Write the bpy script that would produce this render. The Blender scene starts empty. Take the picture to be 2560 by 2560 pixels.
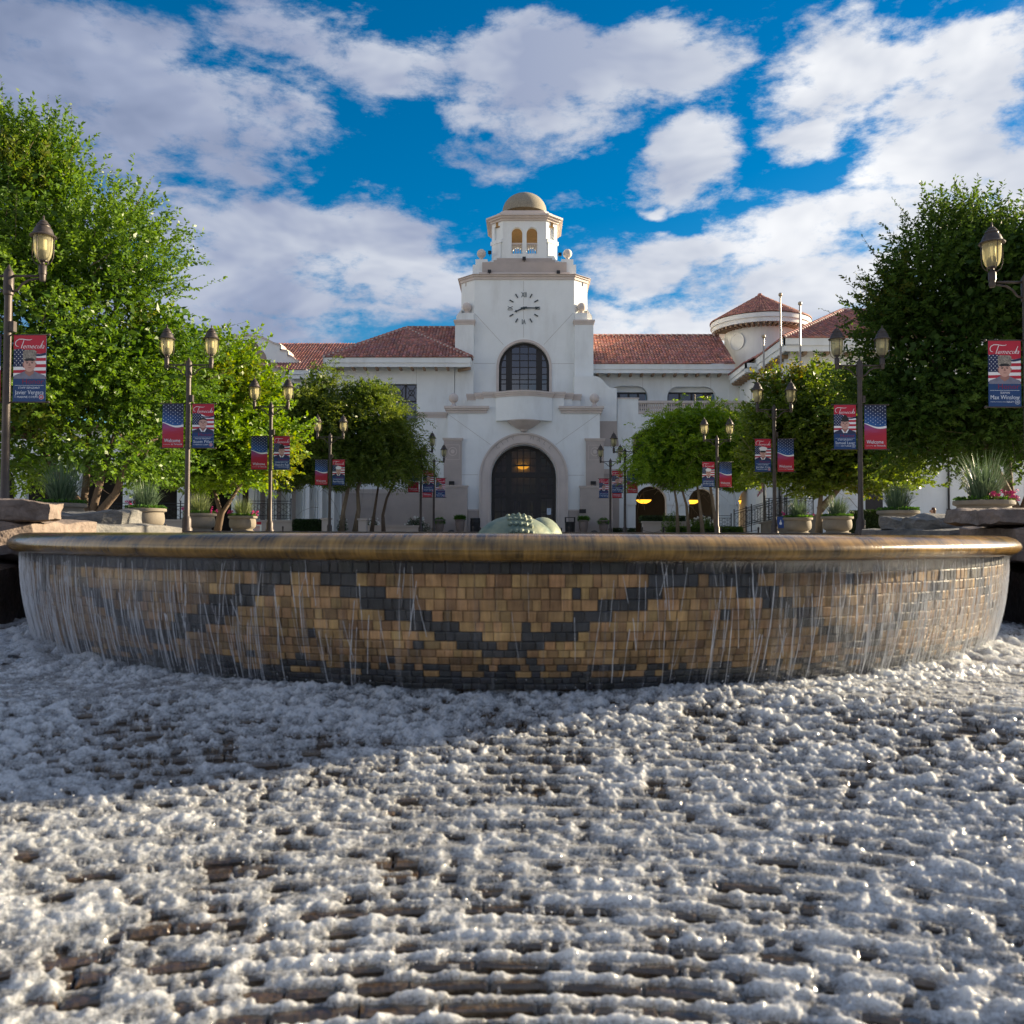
import bpy, bmesh, math, random
import numpy as np
from mathutils import Vector, Matrix
from mathutils.geometry import tessellate_polygon

S = bpy.context.scene
COL = S.collection
R = math.radians
rnd = random.Random(7)
nrng = np.random.default_rng(11)

# ------------------------------------------------------------------ camera
EYE = -0.06                      # eye height, metres above the plaza paving
FPX = 2200.0                     # focal length in photo pixels (2560 wide)
cam_data = bpy.data.cameras.new("camera")
cam_data.sensor_width = 36.0
cam_data.lens = FPX / 2560.0 * 36.0
cam_data.clip_start = 0.05
cam_data.clip_end = 6000.0
cam = bpy.data.objects.new("camera", cam_data)
COL.objects.link(cam)
CAMROT = (Matrix.Rotation(R(0.755), 3, 'Z') @ Matrix.Rotation(R(90 + 1.536), 3, 'X')
          @ Matrix.Rotation(R(0.2), 3, 'Z'))
cam.matrix_world = Matrix.Translation((0, 0, EYE)) @ CAMROT.to_4x4()
cam_data.dof.use_dof = True
cam_data.dof.focus_distance = 38.0
cam_data.dof.aperture_fstop = 3.4
S.camera = cam
S.render.engine = 'CYCLES'
S.render.resolution_x = S.render.resolution_y = 1024

# ------------------------------------------------------------------ sun and sky
SUN_AZ, SUN_EL = 69.0, 15.6      # azimuth to the right of the plaza axis, elevation
SUNV = Vector((math.sin(R(SUN_AZ)) * math.cos(R(SUN_EL)), math.cos(R(SUN_AZ)) * math.cos(R(SUN_EL)), math.sin(R(SUN_EL))))
sun_data = bpy.data.lights.new("sun", 'SUN')
sun_data.energy = 4.8
sun_data.angle = R(0.6)
sun_data.color = (1.0, 0.82, 0.56)
sun = bpy.data.objects.new("sun", sun_data)
sun.rotation_euler = SUNV.to_track_quat('Z', 'Y').to_euler()
sun.location = (40, 10, 30)
COL.objects.link(sun)

S.view_settings.view_transform = 'Standard'
S.view_settings.look = 'None'
S.view_settings.gamma = 1.0
S.view_settings.use_curve_mapping = False
S.view_settings.exposure = 1.65


def U(px, py, Y):
    """photo pixel (2560 frame) -> point on the vertical plane at depth Y"""
    d = CAMROT @ Vector(((px - 1280) / FPX, -(py - 1280) / FPX, -1.0))
    t = Y / d.y
    return Vector((d.x * t, Y, EYE + d.z * t))


WARP, CLOUD = 0.15, 5.0


def make_world():
    w = bpy.data.worlds.new("World")
    S.world = w
    w.use_nodes = True
    nt = w.node_tree
    nt.nodes.clear()
    N, L = nt.nodes.new, nt.links.new
    out = N('ShaderNodeOutputWorld')
    bg = N('ShaderNodeBackground')
    L(bg.outputs[0], out.inputs[0])
    bg.inputs['Strength'].default_value = 0.145
    sky = N('ShaderNodeTexSky')
    sky.sky_type = 'NISHITA'
    sky.sun_disc = False
    sky.sun_elevation = R(SUN_EL)
    sky.sun_rotation = R(SUN_AZ)
    sky.air_density = 1.0
    sky.dust_density = 0.4
    sky.ozone_density = 2.5
    hsv = N('ShaderNodeHueSaturation')
    hsv.inputs['Saturation'].default_value = 1.55
    hsv.inputs['Value'].default_value = 0.32
    L(sky.outputs[0], hsv.inputs['Color'])
    tc = N('ShaderNodeTexCoord')
    sep = N('ShaderNodeSeparateXYZ')
    L(tc.outputs['Generated'], sep.inputs[0])

    def math_(op, a, b=None, c=None):
        n = N('ShaderNodeMath'); n.operation = op
        for i, v in enumerate((a, b, c)):
            if v is None:
                continue
            if isinstance(v, (int, float)):
                n.inputs[i].default_value = v
            else:
                L(v, n.inputs[i])
        return n.outputs[0]
    az = math_('ARCTAN2', sep.outputs[0], sep.outputs[1])
    el = math_('ARCSINE', sep.outputs[2])
    ang = N('ShaderNodeCombineXYZ')
    L(az, ang.inputs[0]); L(el, ang.inputs[1])

    def noise(scale, detail, rough, dist=0.0, off=(0, 0, 0), stretch=(1, 1, 2.2)):
        mp = N('ShaderNodeMapping')
        mp.inputs['Location'].default_value = off
        mp.inputs['Scale'].default_value = stretch
        L(tc.outputs['Generated'], mp.inputs['Vector'])
        n = N('ShaderNodeTexNoise')
        n.inputs['Scale'].default_value = scale
        n.inputs['Detail'].default_value = detail
        n.inputs['Roughness'].default_value = rough
        n.inputs['Distortion'].default_value = dist
        L(mp.outputs[0], n.inputs['Vector'])
        return n
    # warp the blob coordinates so outlines are ragged
    wn = noise(6.0, 3, 0.6)
    wsub = N('ShaderNodeVectorMath'); wsub.operation = 'MULTIPLY_ADD'
    L(wn.outputs['Color'], wsub.inputs[0]); wsub.inputs[1].default_value = (WARP, WARP, 0); wsub.inputs[2].default_value = (-WARP / 2, -WARP / 2, 0)
    wadd = N('ShaderNodeVectorMath'); wadd.operation = 'ADD'
    L(ang.outputs[0], wadd.inputs[0]); L(wsub.outputs[0], wadd.inputs[1])
    # cloud banks (photo px of a 1932 frame: x, y, rx, ry, amount)
    blobs = [(110, 150, 380, 210, 1.0), (430, 210, 230, 150, .9), (560, 70, 330, 90, .62),
             (760, 110, 220, 110, .8), (1040, 150, 240, 150, 1.0), (1240, 120, 160, 110, .9),
             (880, 240, 150, 60, .7), (1290, 290, 110, 100, 1.0), (1215, 368, 40, 24, .7),
             (1640, 120, 190, 90, .8), (1860, 80, 210, 130, 1.0),
             (1530, 262, 100, 60, .85), (1790, 290, 170, 110, 1.0),
             (1930, 330, 150, 140, .95), (1540, 450, 260, 90, .9), (1260, 480, 240, 80, .85),
             (1420, 590, 520, 120, .95), (1800, 500, 260, 140, .9),
             (560, 500, 330, 135, 1.1), (400, 610, 330, 110, 1.0), (820, 540, 250, 100, .95),
             (330, 358, 130, 28, .5), (90, 480, 280, 160, .7)]
    acc = None
    for (x, y, rx, ry, a) in blobs:
        d = (CAMROT @ Vector(((x * 1.325 - 1280) / FPX, -(y * 1.325 - 1280) / FPX, -1.0))).normalized()
        ia, ie = FPX / (rx * 1.12 * 1.325), FPX / (ry * 1.12 * 1.325)
        s1 = N('ShaderNodeVectorMath'); s1.operation = 'MULTIPLY_ADD'
        L(wadd.outputs[0], s1.inputs[0])
        s1.inputs[1].default_value = (ia, ie, 0)
        s1.inputs[2].default_value = (-math.atan2(d.x, d.y) * ia, -math.asin(d.z) * ie, 0)
        ln = N('ShaderNodeVectorMath'); ln.operation = 'LENGTH'
        L(s1.outputs[0], ln.inputs[0])
        v = math_('MULTIPLY_ADD', ln.outputs['Value'], -1.35 * a, 1.45 * a)
        acc = v if acc is None else math_('MAXIMUM', acc, v)
    acc = math_('MINIMUM', math_('MAXIMUM', acc, 0.0), 1.0)
    # beyond the banks listed above broken cloud goes on all round, its cover raised to light the facade
    big = noise(1.7, 2, 0.5, off=(3.1, 0.4, 1.7))
    far = N('ShaderNodeMapRange')
    L(big.outputs['Fac'], far.inputs[0])
    far.inputs[1].default_value = 0.34; far.inputs[2].default_value = 0.52
    azabs = math_('ABSOLUTE', az)
    o1 = N('ShaderNodeMapRange'); L(azabs, o1.inputs[0]); o1.inputs[1].default_value = 0.6; o1.inputs[2].default_value = 0.8
    o2 = N('ShaderNodeMapRange'); L(el, o2.inputs[0]); o2.inputs[1].default_value = 0.58; o2.inputs[2].default_value = 0.75
    outm = math_('MAXIMUM', o1.outputs[0], o2.outputs[0])
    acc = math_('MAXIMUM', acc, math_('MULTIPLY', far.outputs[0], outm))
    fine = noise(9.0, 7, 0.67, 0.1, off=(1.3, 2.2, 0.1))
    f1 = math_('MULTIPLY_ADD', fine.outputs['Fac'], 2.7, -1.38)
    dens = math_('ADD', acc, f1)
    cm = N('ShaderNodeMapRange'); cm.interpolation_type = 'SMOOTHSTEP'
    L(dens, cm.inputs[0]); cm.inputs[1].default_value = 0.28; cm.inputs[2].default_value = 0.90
    # brightness of the cloud: bright towards the sun and opposite it, there raised to light the shaded facade; dullest at right angles
    sv = N('ShaderNodeVectorMath'); sv.operation = 'DOT_PRODUCT'
    L(tc.outputs['Generated'], sv.inputs[0]); sv.inputs[1].default_value = SUNV
    sunw = N('ShaderNodeMapRange'); L(sv.outputs['Value'], sunw.inputs[0])
    sunw.inputs[1].default_value = -0.05; sunw.inputs[2].default_value = 0.70; sunw.inputs[4].default_value = 0.72
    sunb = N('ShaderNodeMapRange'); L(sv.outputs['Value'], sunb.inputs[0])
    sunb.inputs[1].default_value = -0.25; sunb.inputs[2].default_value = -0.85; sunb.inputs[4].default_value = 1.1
    puff = noise(4.5, 4, 0.6, 0.3, off=(0.3, 7.2, 2.1))
    pr = N('ShaderNodeMapRange'); L(puff.outputs['Fac'], pr.inputs[0])
    pr.inputs[1].default_value = 0.36; pr.inputs[2].default_value = 0.66
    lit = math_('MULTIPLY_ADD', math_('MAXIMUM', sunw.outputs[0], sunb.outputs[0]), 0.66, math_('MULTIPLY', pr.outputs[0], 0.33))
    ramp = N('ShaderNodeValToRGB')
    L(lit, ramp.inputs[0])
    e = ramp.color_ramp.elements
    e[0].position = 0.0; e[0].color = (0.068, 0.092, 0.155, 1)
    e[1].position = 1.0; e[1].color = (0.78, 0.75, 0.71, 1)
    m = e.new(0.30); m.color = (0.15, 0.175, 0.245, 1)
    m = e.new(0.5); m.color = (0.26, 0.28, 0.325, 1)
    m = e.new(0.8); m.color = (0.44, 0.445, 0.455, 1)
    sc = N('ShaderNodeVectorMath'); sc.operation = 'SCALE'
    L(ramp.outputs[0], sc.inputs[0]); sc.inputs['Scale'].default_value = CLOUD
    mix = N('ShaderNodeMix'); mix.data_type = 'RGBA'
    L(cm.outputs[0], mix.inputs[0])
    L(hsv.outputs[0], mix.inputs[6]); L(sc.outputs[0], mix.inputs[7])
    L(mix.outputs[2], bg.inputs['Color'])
    w.cycles.sampling_method = 'MANUAL'
    w.cycles.sample_map_resolution = 384


make_world()

# ------------------------------------------------------------------ materials
MATS = {}


def mat(name, col, rough=0.6, metal=0.0, var=0.12, scale=4.0, bump=0.0, bscale=30.0, col2=None, tint=False,
        spec=0.5, coat=0.0, stretch=(1, 1, 1), objrand=0.0, emit=None, dirt=None):
    if name in MATS:
        return MATS[name]
    m = bpy.data.materials.new(name)
    m.use_nodes = True
    nt = m.node_tree
    N, L = nt.nodes.new, nt.links.new
    b = nt.nodes['Principled BSDF']
    b.inputs['Roughness'].default_value = rough
    b.inputs['Metallic'].default_value = metal
    b.inputs['Specular IOR Level'].default_value = spec
    b.inputs['Coat Weight'].default_value = coat
    b.inputs['Coat Roughness'].default_value = 0.08
    tc = N('ShaderNodeTexCoord')
    mp = N('ShaderNodeMapping'); mp.inputs['Scale'].default_value = stretch
    L(tc.outputs['Object'], mp.inputs[0])
    nz = N('ShaderNodeTexNoise'); nz.inputs['Scale'].default_value = scale
    nz.inputs['Detail'].default_value = 6; nz.inputs['Roughness'].default_value = 0.6
    L(mp.outputs[0], nz.inputs['Vector'])
    mr = N('ShaderNodeMapRange'); L(nz.outputs['Fac'], mr.inputs[0])
    mr.inputs[1].default_value = 0.3; mr.inputs[2].default_value = 0.7
    mx = N('ShaderNodeMix'); mx.data_type = 'RGBA'
    L(mr.outputs[0], mx.inputs[0])
    c = Vector(col[:3])
    lo = c * (1 - var); hi = c * (1 + var)
    if col2 is not None:
        lo, hi = c, Vector(col2[:3])
    mx.inputs[6].default_value = (*lo, 1); mx.inputs[7].default_value = (*hi, 1)
    cur = mx.outputs[2]
    if dirt:
        dn = N('ShaderNodeTexNoise'); dn.inputs['Scale'].default_value = dirt[1]
        dn.inputs['Detail'].default_value = 8; dn.inputs['Roughness'].default_value = 0.65
        dmp = N('ShaderNodeMapping'); dmp.inputs['Scale'].default_value = dirt[3] if len(dirt) > 3 else (1, 1, 0.35)
        L(tc.outputs['Object'], dmp.inputs[0]); L(dmp.outputs[0], dn.inputs['Vector'])
        dr = N('ShaderNodeMapRange'); L(dn.outputs['Fac'], dr.inputs[0])
        dr.inputs[1].default_value = 0.5; dr.inputs[2].default_value = 0.75; dr.inputs[4].default_value = dirt[2]
        dm = N('ShaderNodeMix'); dm.data_type = 'RGBA'
        L(dr.outputs[0], dm.inputs[0]); L(cur, dm.inputs[6]); dm.inputs[7].default_value = (*dirt[0], 1)
        cur = dm.outputs[2]
    if tint:
        at = N('ShaderNodeAttribute'); at.attribute_name = 'tint'
        ml = N('ShaderNodeMix'); ml.data_type = 'RGBA'; ml.blend_type = 'MULTIPLY'; ml.inputs[0].default_value = 1
        L(cur, ml.inputs[6]); L(at.outputs['Color'], ml.inputs[7])
        cur = ml.outputs[2]
    if objrand:
        oi = N('ShaderNodeObjectInfo')
        rr = N('ShaderNodeMapRange'); L(oi.outputs['Random'], rr.inputs[0])
        rr.inputs[3].default_value = 1 - objrand; rr.inputs[4].default_value = 1 + objrand * 0.6
        hv = N('ShaderNodeHueSaturation'); L(cur, hv.inputs['Color']); L(rr.outputs[0], hv.inputs['Value'])
        cur = hv.outputs[0]
    L(cur, b.inputs['Base Color'])
    if emit:
        b.inputs['Emission Color'].default_value = (*emit[0], 1)
        b.inputs['Emission Strength'].default_value = emit[1]
    if bump:
        bn = N('ShaderNodeTexNoise'); bn.inputs['Scale'].default_value = bscale
        bn.inputs['Detail'].default_value = 5
        L(mp.outputs[0], bn.inputs['Vector'])
        bp = N('ShaderNodeBump'); bp.inputs['Strength'].default_value = bump
        bp.inputs['Distance'].default_value = 0.02
        L(bn.outputs['Fac'], bp.inputs['Height']); L(bp.outputs[0], b.inputs['Normal'])
    MATS[name] = m
    return m


M_STUCCO = mat('stucco', (0.80, 0.82, 0.805), .85, var=.05, scale=.6, bump=.12, bscale=30, dirt=((.52, .51, .47), .9, .42, (1, 1, .22)))
M_STONE = mat('cast_stone', (0.60, 0.525, 0.475), .75, var=.07, scale=1.5, bump=.1, bscale=40, dirt=((.40, .35, .31), 1.2, .35))
M_CLAD = mat('stone_cladding', (0.45, 0.385, 0.345), .75, var=.08, scale=1.2, bump=.1, bscale=40, dirt=((.33, .28, .25), .9, .4))
M_JOINT = mat('joint', (0.42, 0.39, 0.35), .9)
M_DOME = mat('dome_pebbledash', (0.25, 0.225, 0.175), .9, var=.45, scale=24, bump=.5, bscale=30)
M_WOOD = mat('rafter_wood', (0.30, 0.205, 0.13), .75, var=.2, scale=8)
M_TILE = mat('clay_tile', (0.37, 0.165, 0.135), .8, var=.25, scale=3, tint=True, bump=.2, bscale=25)
M_TILEBED = mat('tile_bed', (0.13, 0.06, 0.045), .9)
M_MORTAR = mat('mortar', (0.55, 0.46, 0.42), .9, var=.2, scale=10)
M_FRAME = mat('dark_frame', (0.018, 0.014, 0.013), .45, var=.2)
M_BLACK = mat('black_metal', (0.012, 0.012, 0.013), .45)
M_DARK = mat('dark_interior', (0.02, 0.016, 0.013), .8)  # near-black colour that stands for the shade in rooms and openings
M_LAMP = mat('lamp_bronze', (0.055, 0.043, 0.038), .5, metal=.3, var=.25, scale=8, bump=.1, bscale=60)
M_CLOCK = mat('clock_metal', (0.05, 0.065, 0.07), .5, metal=.4)
M_STEEL = mat('pole_steel', (0.26, 0.24, 0.22), .35, metal=.8, var=.08)
M_POT = mat('planter_concrete', (0.175, 0.15, 0.115), .8, var=.16, scale=3, bump=.25, bscale=40, dirt=((.12, .10, .08), 3, .6, (1, 1, .3)))
M_URN = mat('urn_clay', (0.20, 0.155, 0.135), .75, var=.12)
M_SOIL = mat('soil', (0.05, 0.035, 0.025), .95)
M_PAVE = mat('plaza_paving', (0.44, 0.42, 0.385), .8, var=.15, scale=1.2, bump=.15, bscale=18)
M_ROCK = mat('granite', (0.115, 0.088, 0.075), .8, col2=(.25, .195, .165), scale=9, bump=.9, bscale=26, dirt=((.16, .14, .12), 3.5, .6, (1, 1, 1)))
M_ROCK2 = mat('blue_boulder', (0.06, 0.066, 0.072), .8, col2=(.20, .19, .175), scale=6, bump=.9, bscale=22, dirt=((.12, .11, .10), 3, .6, (1, 1, 1)), stretch=(1, 1, 2))
M_WETROCK = mat('wet_rock', (0.055, 0.042, 0.036), .3, var=.4, scale=8, bump=.8, bscale=20)
M_BARK = mat('bark', (0.115, 0.08, 0.055), .9, var=.3, scale=10, bump=.6, bscale=25, stretch=(1, 1, .3))
M_GLOW = mat('lit_amber_glass', (0.9, 0.5, 0.08), .4, emit=((1.0, .45, .03), .75))
M_WHITE = mat('white_paint', (0.78, 0.78, 0.76), .5, var=.03)
M_HEDGE = mat('hedge_core', (0.012, 0.025, 0.008), .9)


def glass_mat(name, tint, clear, rough=0.03, fres=1.45, dcol=(.5, .5, .4), dmix=0.0):
    m = bpy.data.materials.new(name); m.use_nodes = True
    nt = m.node_tree; nt.nodes.clear()
    N, L = nt.nodes.new, nt.links.new
    o = N('ShaderNodeOutputMaterial')
    tr = N('ShaderNodeBsdfTransparent'); tr.inputs[0].default_value = (*[c * clear for c in tint], 1)
    gl = N('ShaderNodeBsdfGlossy'); gl.inputs['Roughness'].default_value = rough
    fr = N('ShaderNodeFresnel'); fr.inputs[0].default_value = fres
    mx = N('ShaderNodeMixShader')
    L(fr.outputs[0], mx.inputs[0]); L(tr.outputs[0], mx.inputs[1]); L(gl.outputs[0], mx.inputs[2])
    cur = mx.outputs[0]
    if dmix:
        df = N('ShaderNodeBsdfTranslucent'); df.inputs[0].default_value = (*dcol, 1)
        dd = N('ShaderNodeBsdfDiffuse'); dd.inputs[0].default_value = (*dcol, 1)
        m3 = N('ShaderNodeMixShader'); m3.inputs[0].default_value = .5
        L(df.outputs[0], m3.inputs[1]); L(dd.outputs[0], m3.inputs[2])
        m2 = N('ShaderNodeMixShader'); m2.inputs[0].default_value = dmix
        L(cur, m2.inputs[1]); L(m3.outputs[0], m2.inputs[2]); cur = m2.outputs[0]
    L(cur, o.inputs[0])
    return m


M_GLASS_DARK = glass_mat('door_glass', (.7, .65, .6), .5)
M_GLASS_SKY = glass_mat('window_glass', (.5, .55, .6), .15, fres=2.6)
M_LANTERN = glass_mat('lantern_glass', (1.0, .95, .72), .93, fres=1.3, dcol=(.72, .68, .46), dmix=.40)

# ------------------------------------------------------------------ mesh builder


class MB:
    def __init__(s):
        s.v = []; s.f = []; s.m = []; s.t = []

    def add(s, verts, faces, mi=0, tint=1.0):
        o = len(s.v)
        s.v.extend([tuple(p) for p in verts])
        for f in faces:
            s.f.append(tuple(i + o for i in f)); s.m.append(mi); s.t.append(tint)
        return s

    def box(s, a, b, mi=0, tint=1.0):
        x0, y0, z0 = a; x1, y1, z1 = b
        v = [(x0, y0, z0), (x1, y0, z0), (x1, y1, z0), (x0, y1, z0), (x0, y0, z1), (x1, y0, z1), (x1, y1, z1), (x0, y1, z1)]
        return s.add(v, [(0, 3, 2, 1), (4, 5, 6, 7), (0, 1, 5, 4), (1, 2, 6, 5), (2, 3, 7, 6), (3, 0, 4, 7)], mi, tint)

    def obox(s, c, ax, ay, az, mi=0, tint=1.0):
        """oriented box: centre and three half-axis vectors"""
        c, ax, ay, az = Vector(c), Vector(ax), Vector(ay), Vector(az)
        v = [c + ax * i + ay * j + az * k for k in (-1, 1) for (i, j) in ((-1, -1), (1, -1), (1, 1), (-1, 1))]
        return s.add(v, [(0, 3, 2, 1), (4, 5, 6, 7), (0, 1, 5, 4), (1, 2, 6, 5), (2, 3, 7, 6), (3, 0, 4, 7)], mi, tint)

    def tube(s, pts, rad, n=8, mi=0, caps=True, tint=1.0):
        pts = [Vector(p) for p in pts]
        if isinstance(rad, (int, float)):
            rad = [rad] * len(pts)
        V, F = [], []
        t0 = (pts[1] - pts[0]).normalized()
        nrm = t0.orthogonal().normalized()
        for i, p in enumerate(pts):
            t = (pts[min(i + 1, len(pts) - 1)] - pts[max(i - 1, 0)]).normalized()
            nrm = (nrm - t * nrm.dot(t))
            nrm = nrm.normalized() if nrm.length > 1e-6 else t.orthogonal().normalized()
            bn = t.cross(nrm)
            for k in range(n):
                a = 2 * math.pi * k / n
                V.append(p + (nrm * math.cos(a) + bn * math.sin(a)) * rad[i])
        for i in range(len(pts) - 1):
            for k in range(n):
                a, b = i * n + k, i * n + (k + 1) % n
                F.append((a, b, b + n, a + n))
        if caps:
            F.append(tuple(range(n - 1, -1, -1)))
            F.append(tuple((len(pts) - 1) * n + k for k in range(n)))
        return s.add(V, F, mi, tint)

    def lathe(s, prof, n=24, c=(0, 0, 0), mi=0, a0=0.0, a1=2 * math.pi, tint=1.0):
        full = abs(a1 - a0 - 2 * math.pi) < 1e-6
        m = n if full else n + 1
        V, F = [], []
        for (r, z) in prof:
            for k in range(m):
                a = a0 + (a1 - a0) * k / n
                V.append((c[0] + r * math.cos(a), c[1] + r * math.sin(a), c[2] + z))
        for i in range(len(prof) - 1):
            for k in range(n):
                a = i * m + k; b = i * m + (k + 1) % m
                F.append((a, b, b + m, a + m))
        return s.add(V, F, mi, tint)

    def sphere(s, c, r, n=16, mi=0, sz=1.0, tint=1.0):
        prof = [(max(r * math.sin(math.pi * i / (n // 2)), 1e-5), -r * sz * math.cos(math.pi * i / (n // 2))) for i in range(n // 2 + 1)]
        return s.lathe(prof, n, c, mi, tint=tint)

    def plate(s, loops, y0, y1, mi=0, frame=None):
        """loops of (u, v): first outer, the rest holes; extruded from y0 (front) to y1 (back). frame maps (u, y, v) -> xyz"""
        fr = frame or (lambda u, y, v: (u, y, v))
        L3 = [[Vector((u, v, 0)) for (u, v) in lp] for lp in loops]
        tris = tessellate_polygon(L3)
        flat = [p for lp in loops for p in lp]
        n = len(flat)
        V = [fr(u, y0, v) for (u, v) in flat] + [fr(u, y1, v) for (u, v) in flat]
        F = []
        for (a, b, c) in tris:
            F.append((a, b, c)); F.append((c + n, b + n, a + n))
        o = 0
        for lp in loops:
            k = len(lp)
            for i in range(k):
                a, b = o + i, o + (i + 1) % k
                F.append((a, b, b + n, a + n))
            o += k
        return s.add(V, F, mi)

    def build(s, name, mats, parent=None, smooth=False, kind=None):
        me = bpy.data.meshes.new(name)
        me.from_pydata(s.v, [], s.f)
        if not isinstance(mats, (list, tuple)):
            mats = [mats]
        for m in mats:
            me.materials.append(m)
        if len(mats) > 1:
            me.polygons.foreach_set('material_index', s.m)
        if any(not isinstance(t, float) or t != 1.0 for t in s.t):
            at = me.attributes.new('tint', 'FLOAT_COLOR', 'FACE')
            buf = np.ones((len(s.t), 4), np.float32)
            for i, t in enumerate(s.t):
                buf[i, :3] = t
            at.data.foreach_set('color', buf.ravel())
        if smooth:
            me.polygons.foreach_set('use_smooth', [True] * len(me.polygons))
        me.update()
        return link(name, me, parent, kind)


def link(name, data, parent=None, kind=None):
    o = bpy.data.objects.new(name, data)
    COL.objects.link(o)
    if parent is not None:
        o.parent = parent
        if parent.parent is None and parent.type == 'EMPTY':
            o.matrix_parent_inverse = Matrix.Translation(-Vector(parent.location))
            if any(abs(a) > 1e-9 for a in parent.rotation_euler):
                o.matrix_parent_inverse = (Matrix.Translation(parent.location) @ parent.rotation_euler.to_matrix().to_4x4()).inverted()
    if kind:
        o["kind"] = kind
    return o


def thing(name, label, cat, loc=(0, 0, 0), group=None):
    o = bpy.data.objects.new(name, None)
    o.empty_display_size = 0.2
    o.location = loc
    COL.objects.link(o)
    return tag(o, label, cat, group)


def tag(o, label, cat, group=None):
    o["label"] = label; o["category"] = cat
    if group:
        o["group"] = group
    return o


def copy_tree(o, loc, label=None, rotz=None, parent=None):
    c = o.copy(); COL.objects.link(c)
    if parent is not None:
        c.parent = parent
        c.matrix_parent_inverse = o.matrix_parent_inverse.copy()
    else:
        c.location = loc
        if rotz is not None:
            c.rotation_euler[2] = rotz
        if label:
            c["label"] = label
    for ch in o.children:
        copy_tree(ch, None, parent=c)
    return c


def smooth_by_angle(o, deg=35):
    me = o.data
    me.polygons.foreach_set('use_smooth', [True] * len(me.polygons))
    bm = bmesh.new(); bm.from_mesh(me)
    for e in bm.edges:
        if len(e.link_faces) == 2 and e.calc_face_angle(0) > R(deg):
            e.smooth = False
    bm.to_mesh(me); bm.free()
    return o


TXT = {}


def text_geo(s, shear=0.0, bold=0.0):
    """outline of a word in the built-in font: verts (x, y) for letter size 1, faces"""
    key = (s, shear, bold)
    if key in TXT:
        return TXT[key]
    cu = bpy.data.curves.new('t', 'FONT')
    cu.body = s; cu.size = 1; cu.shear = shear; cu.resolution_u = 2; cu.offset = bold
    ob = bpy.data.objects.new('t', cu); COL.objects.link(ob)
    dg = bpy.context.evaluated_depsgraph_get()
    me = bpy.data.meshes.new_from_object(ob.evaluated_get(dg))
    v = [(p.co.x, p.co.y) for p in me.vertices]
    f = [tuple(p.vertices) for p in me.polygons]
    bpy.data.objects.remove(ob); bpy.data.curves.remove(cu); bpy.data.meshes.remove(me)
    TXT[key] = (v, f)
    return v, f


def arch_pts(cx, half, spring, base, n=20, rise=1.0):
    """closed loop of an arched opening"""
    p = [(cx + half, base), (cx + half, spring)]
    for i in range(1, n):
        a = math.pi * i / n
        p.append((cx + half * math.cos(a), spring + half * rise * math.sin(a)))
    p += [(cx - half, spring), (cx - half, base)]
    return p


def rect(x0, z0, x1, z1):
    return [(x0, z0), (x1, z0), (x1, z1), (x0, z1)]


# numpy value noise / cells
_TAB = nrng.random((256, 256))
_CX = nrng.random((256, 256)); _CY = nrng.random((256, 256))


def vnoise(x, y, seed=0):
    xi = np.floor(x).astype(int); yi = np.floor(y).astype(int)
    fx = x - xi; fy = y - yi
    fx = fx * fx * (3 - 2 * fx); fy = fy * fy * (3 - 2 * fy)
    g = lambda i, j: _TAB[(xi + i + seed * 37) % 256, (yi + j + seed * 59) % 256]
    return (g(0, 0) * (1 - fx) + g(1, 0) * fx) * (1 - fy) + (g(0, 1) * (1 - fx) + g(1, 1) * fx) * fy


def fbm(x, y, seed=0, octv=4):
    a, s, t = 1.0, 0.0, 0.0
    for o in range(octv):
        s = s + a * vnoise(x * 2 ** o, y * 2 ** o, seed + o); t += a; a *= .5
    return s / t


def cells(x, y, seed=0):
    xi = np.floor(x).astype(int); yi = np.floor(y).astype(int)
    best = np.full(x.shape, 9.0)
    for i in (-1, 0, 1):
        for j in (-1, 0, 1):
            a = (xi + i + seed * 31) % 256; b = (yi + j + seed * 17) % 256
            d = (xi + i + _CX[a, b] - x) ** 2 + (yi + j + _CY[a, b] - y) ** 2
            best = np.minimum(best, d)
    return np.sqrt(best)
# ------------------------------------------------------------------ ground
HX, HY0, HY1 = 5.6, -9.0, 14.4          # sunken fountain court: narrow beside the bowl, wide before it
WX, WY = 9.0, 7.7


def ground():
    b = MB()
    F = 2500.0
    for q in ([(-F, -F), (F, -F), (F, HY0), (-F, HY0)], [(-F, HY1), (F, HY1), (F, F), (-F, F)],
              [(-F, HY0), (-WX, HY0), (-WX, WY), (-F, WY)], [(WX, HY0), (F, HY0), (F, WY), (WX, WY)],
              [(-F, WY), (-HX, WY), (-HX, HY1), (-F, HY1)], [(HX, WY), (F, WY), (F, HY1), (HX, HY1)]):
        b.add([(x, y, 0) for x, y in q], [(0, 1, 2, 3)])
    o = b.build('ground', M_PAVE); o["kind"] = 'structure'
    b = MB()
    b.box((-WX - .3, HY0 - .3, -2.3), (WX + .3, HY1 + .3, -2.2))
    o = b.build('pool_floor', M_WETROCK); o["kind"] = 'structure'
    T = -.004
    for nm, a, c in (('wall_left', (-HX - .3, WY + .3, -2.2), (-HX, HY1, T)), ('wall_right', (HX, WY + .3, -2.2), (HX + .3, HY1, T)),
                     ('wall_back', (-HX - .3, HY1, -2.2), (HX + .3, HY1 + .3, T)), ('wall_front', (-WX - .3, HY0 - .3, -2.2), (WX + .3, HY0, T)),
                     ('wall_left', (-WX - .3, HY0, -2.2), (-WX, WY, T)), ('wall_right', (WX, HY0, -2.2), (WX + .3, WY, T)),
                     ('wall_left', (-WX - .3, WY, -2.2), (-HX, WY + .299, T)), ('wall_right', (HX, WY, -2.2), (WX + .3, WY + .299, T))):
        o = MB().box(a, c).build(nm, M_WETROCK); o["kind"] = 'structure'


ground()

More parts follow.
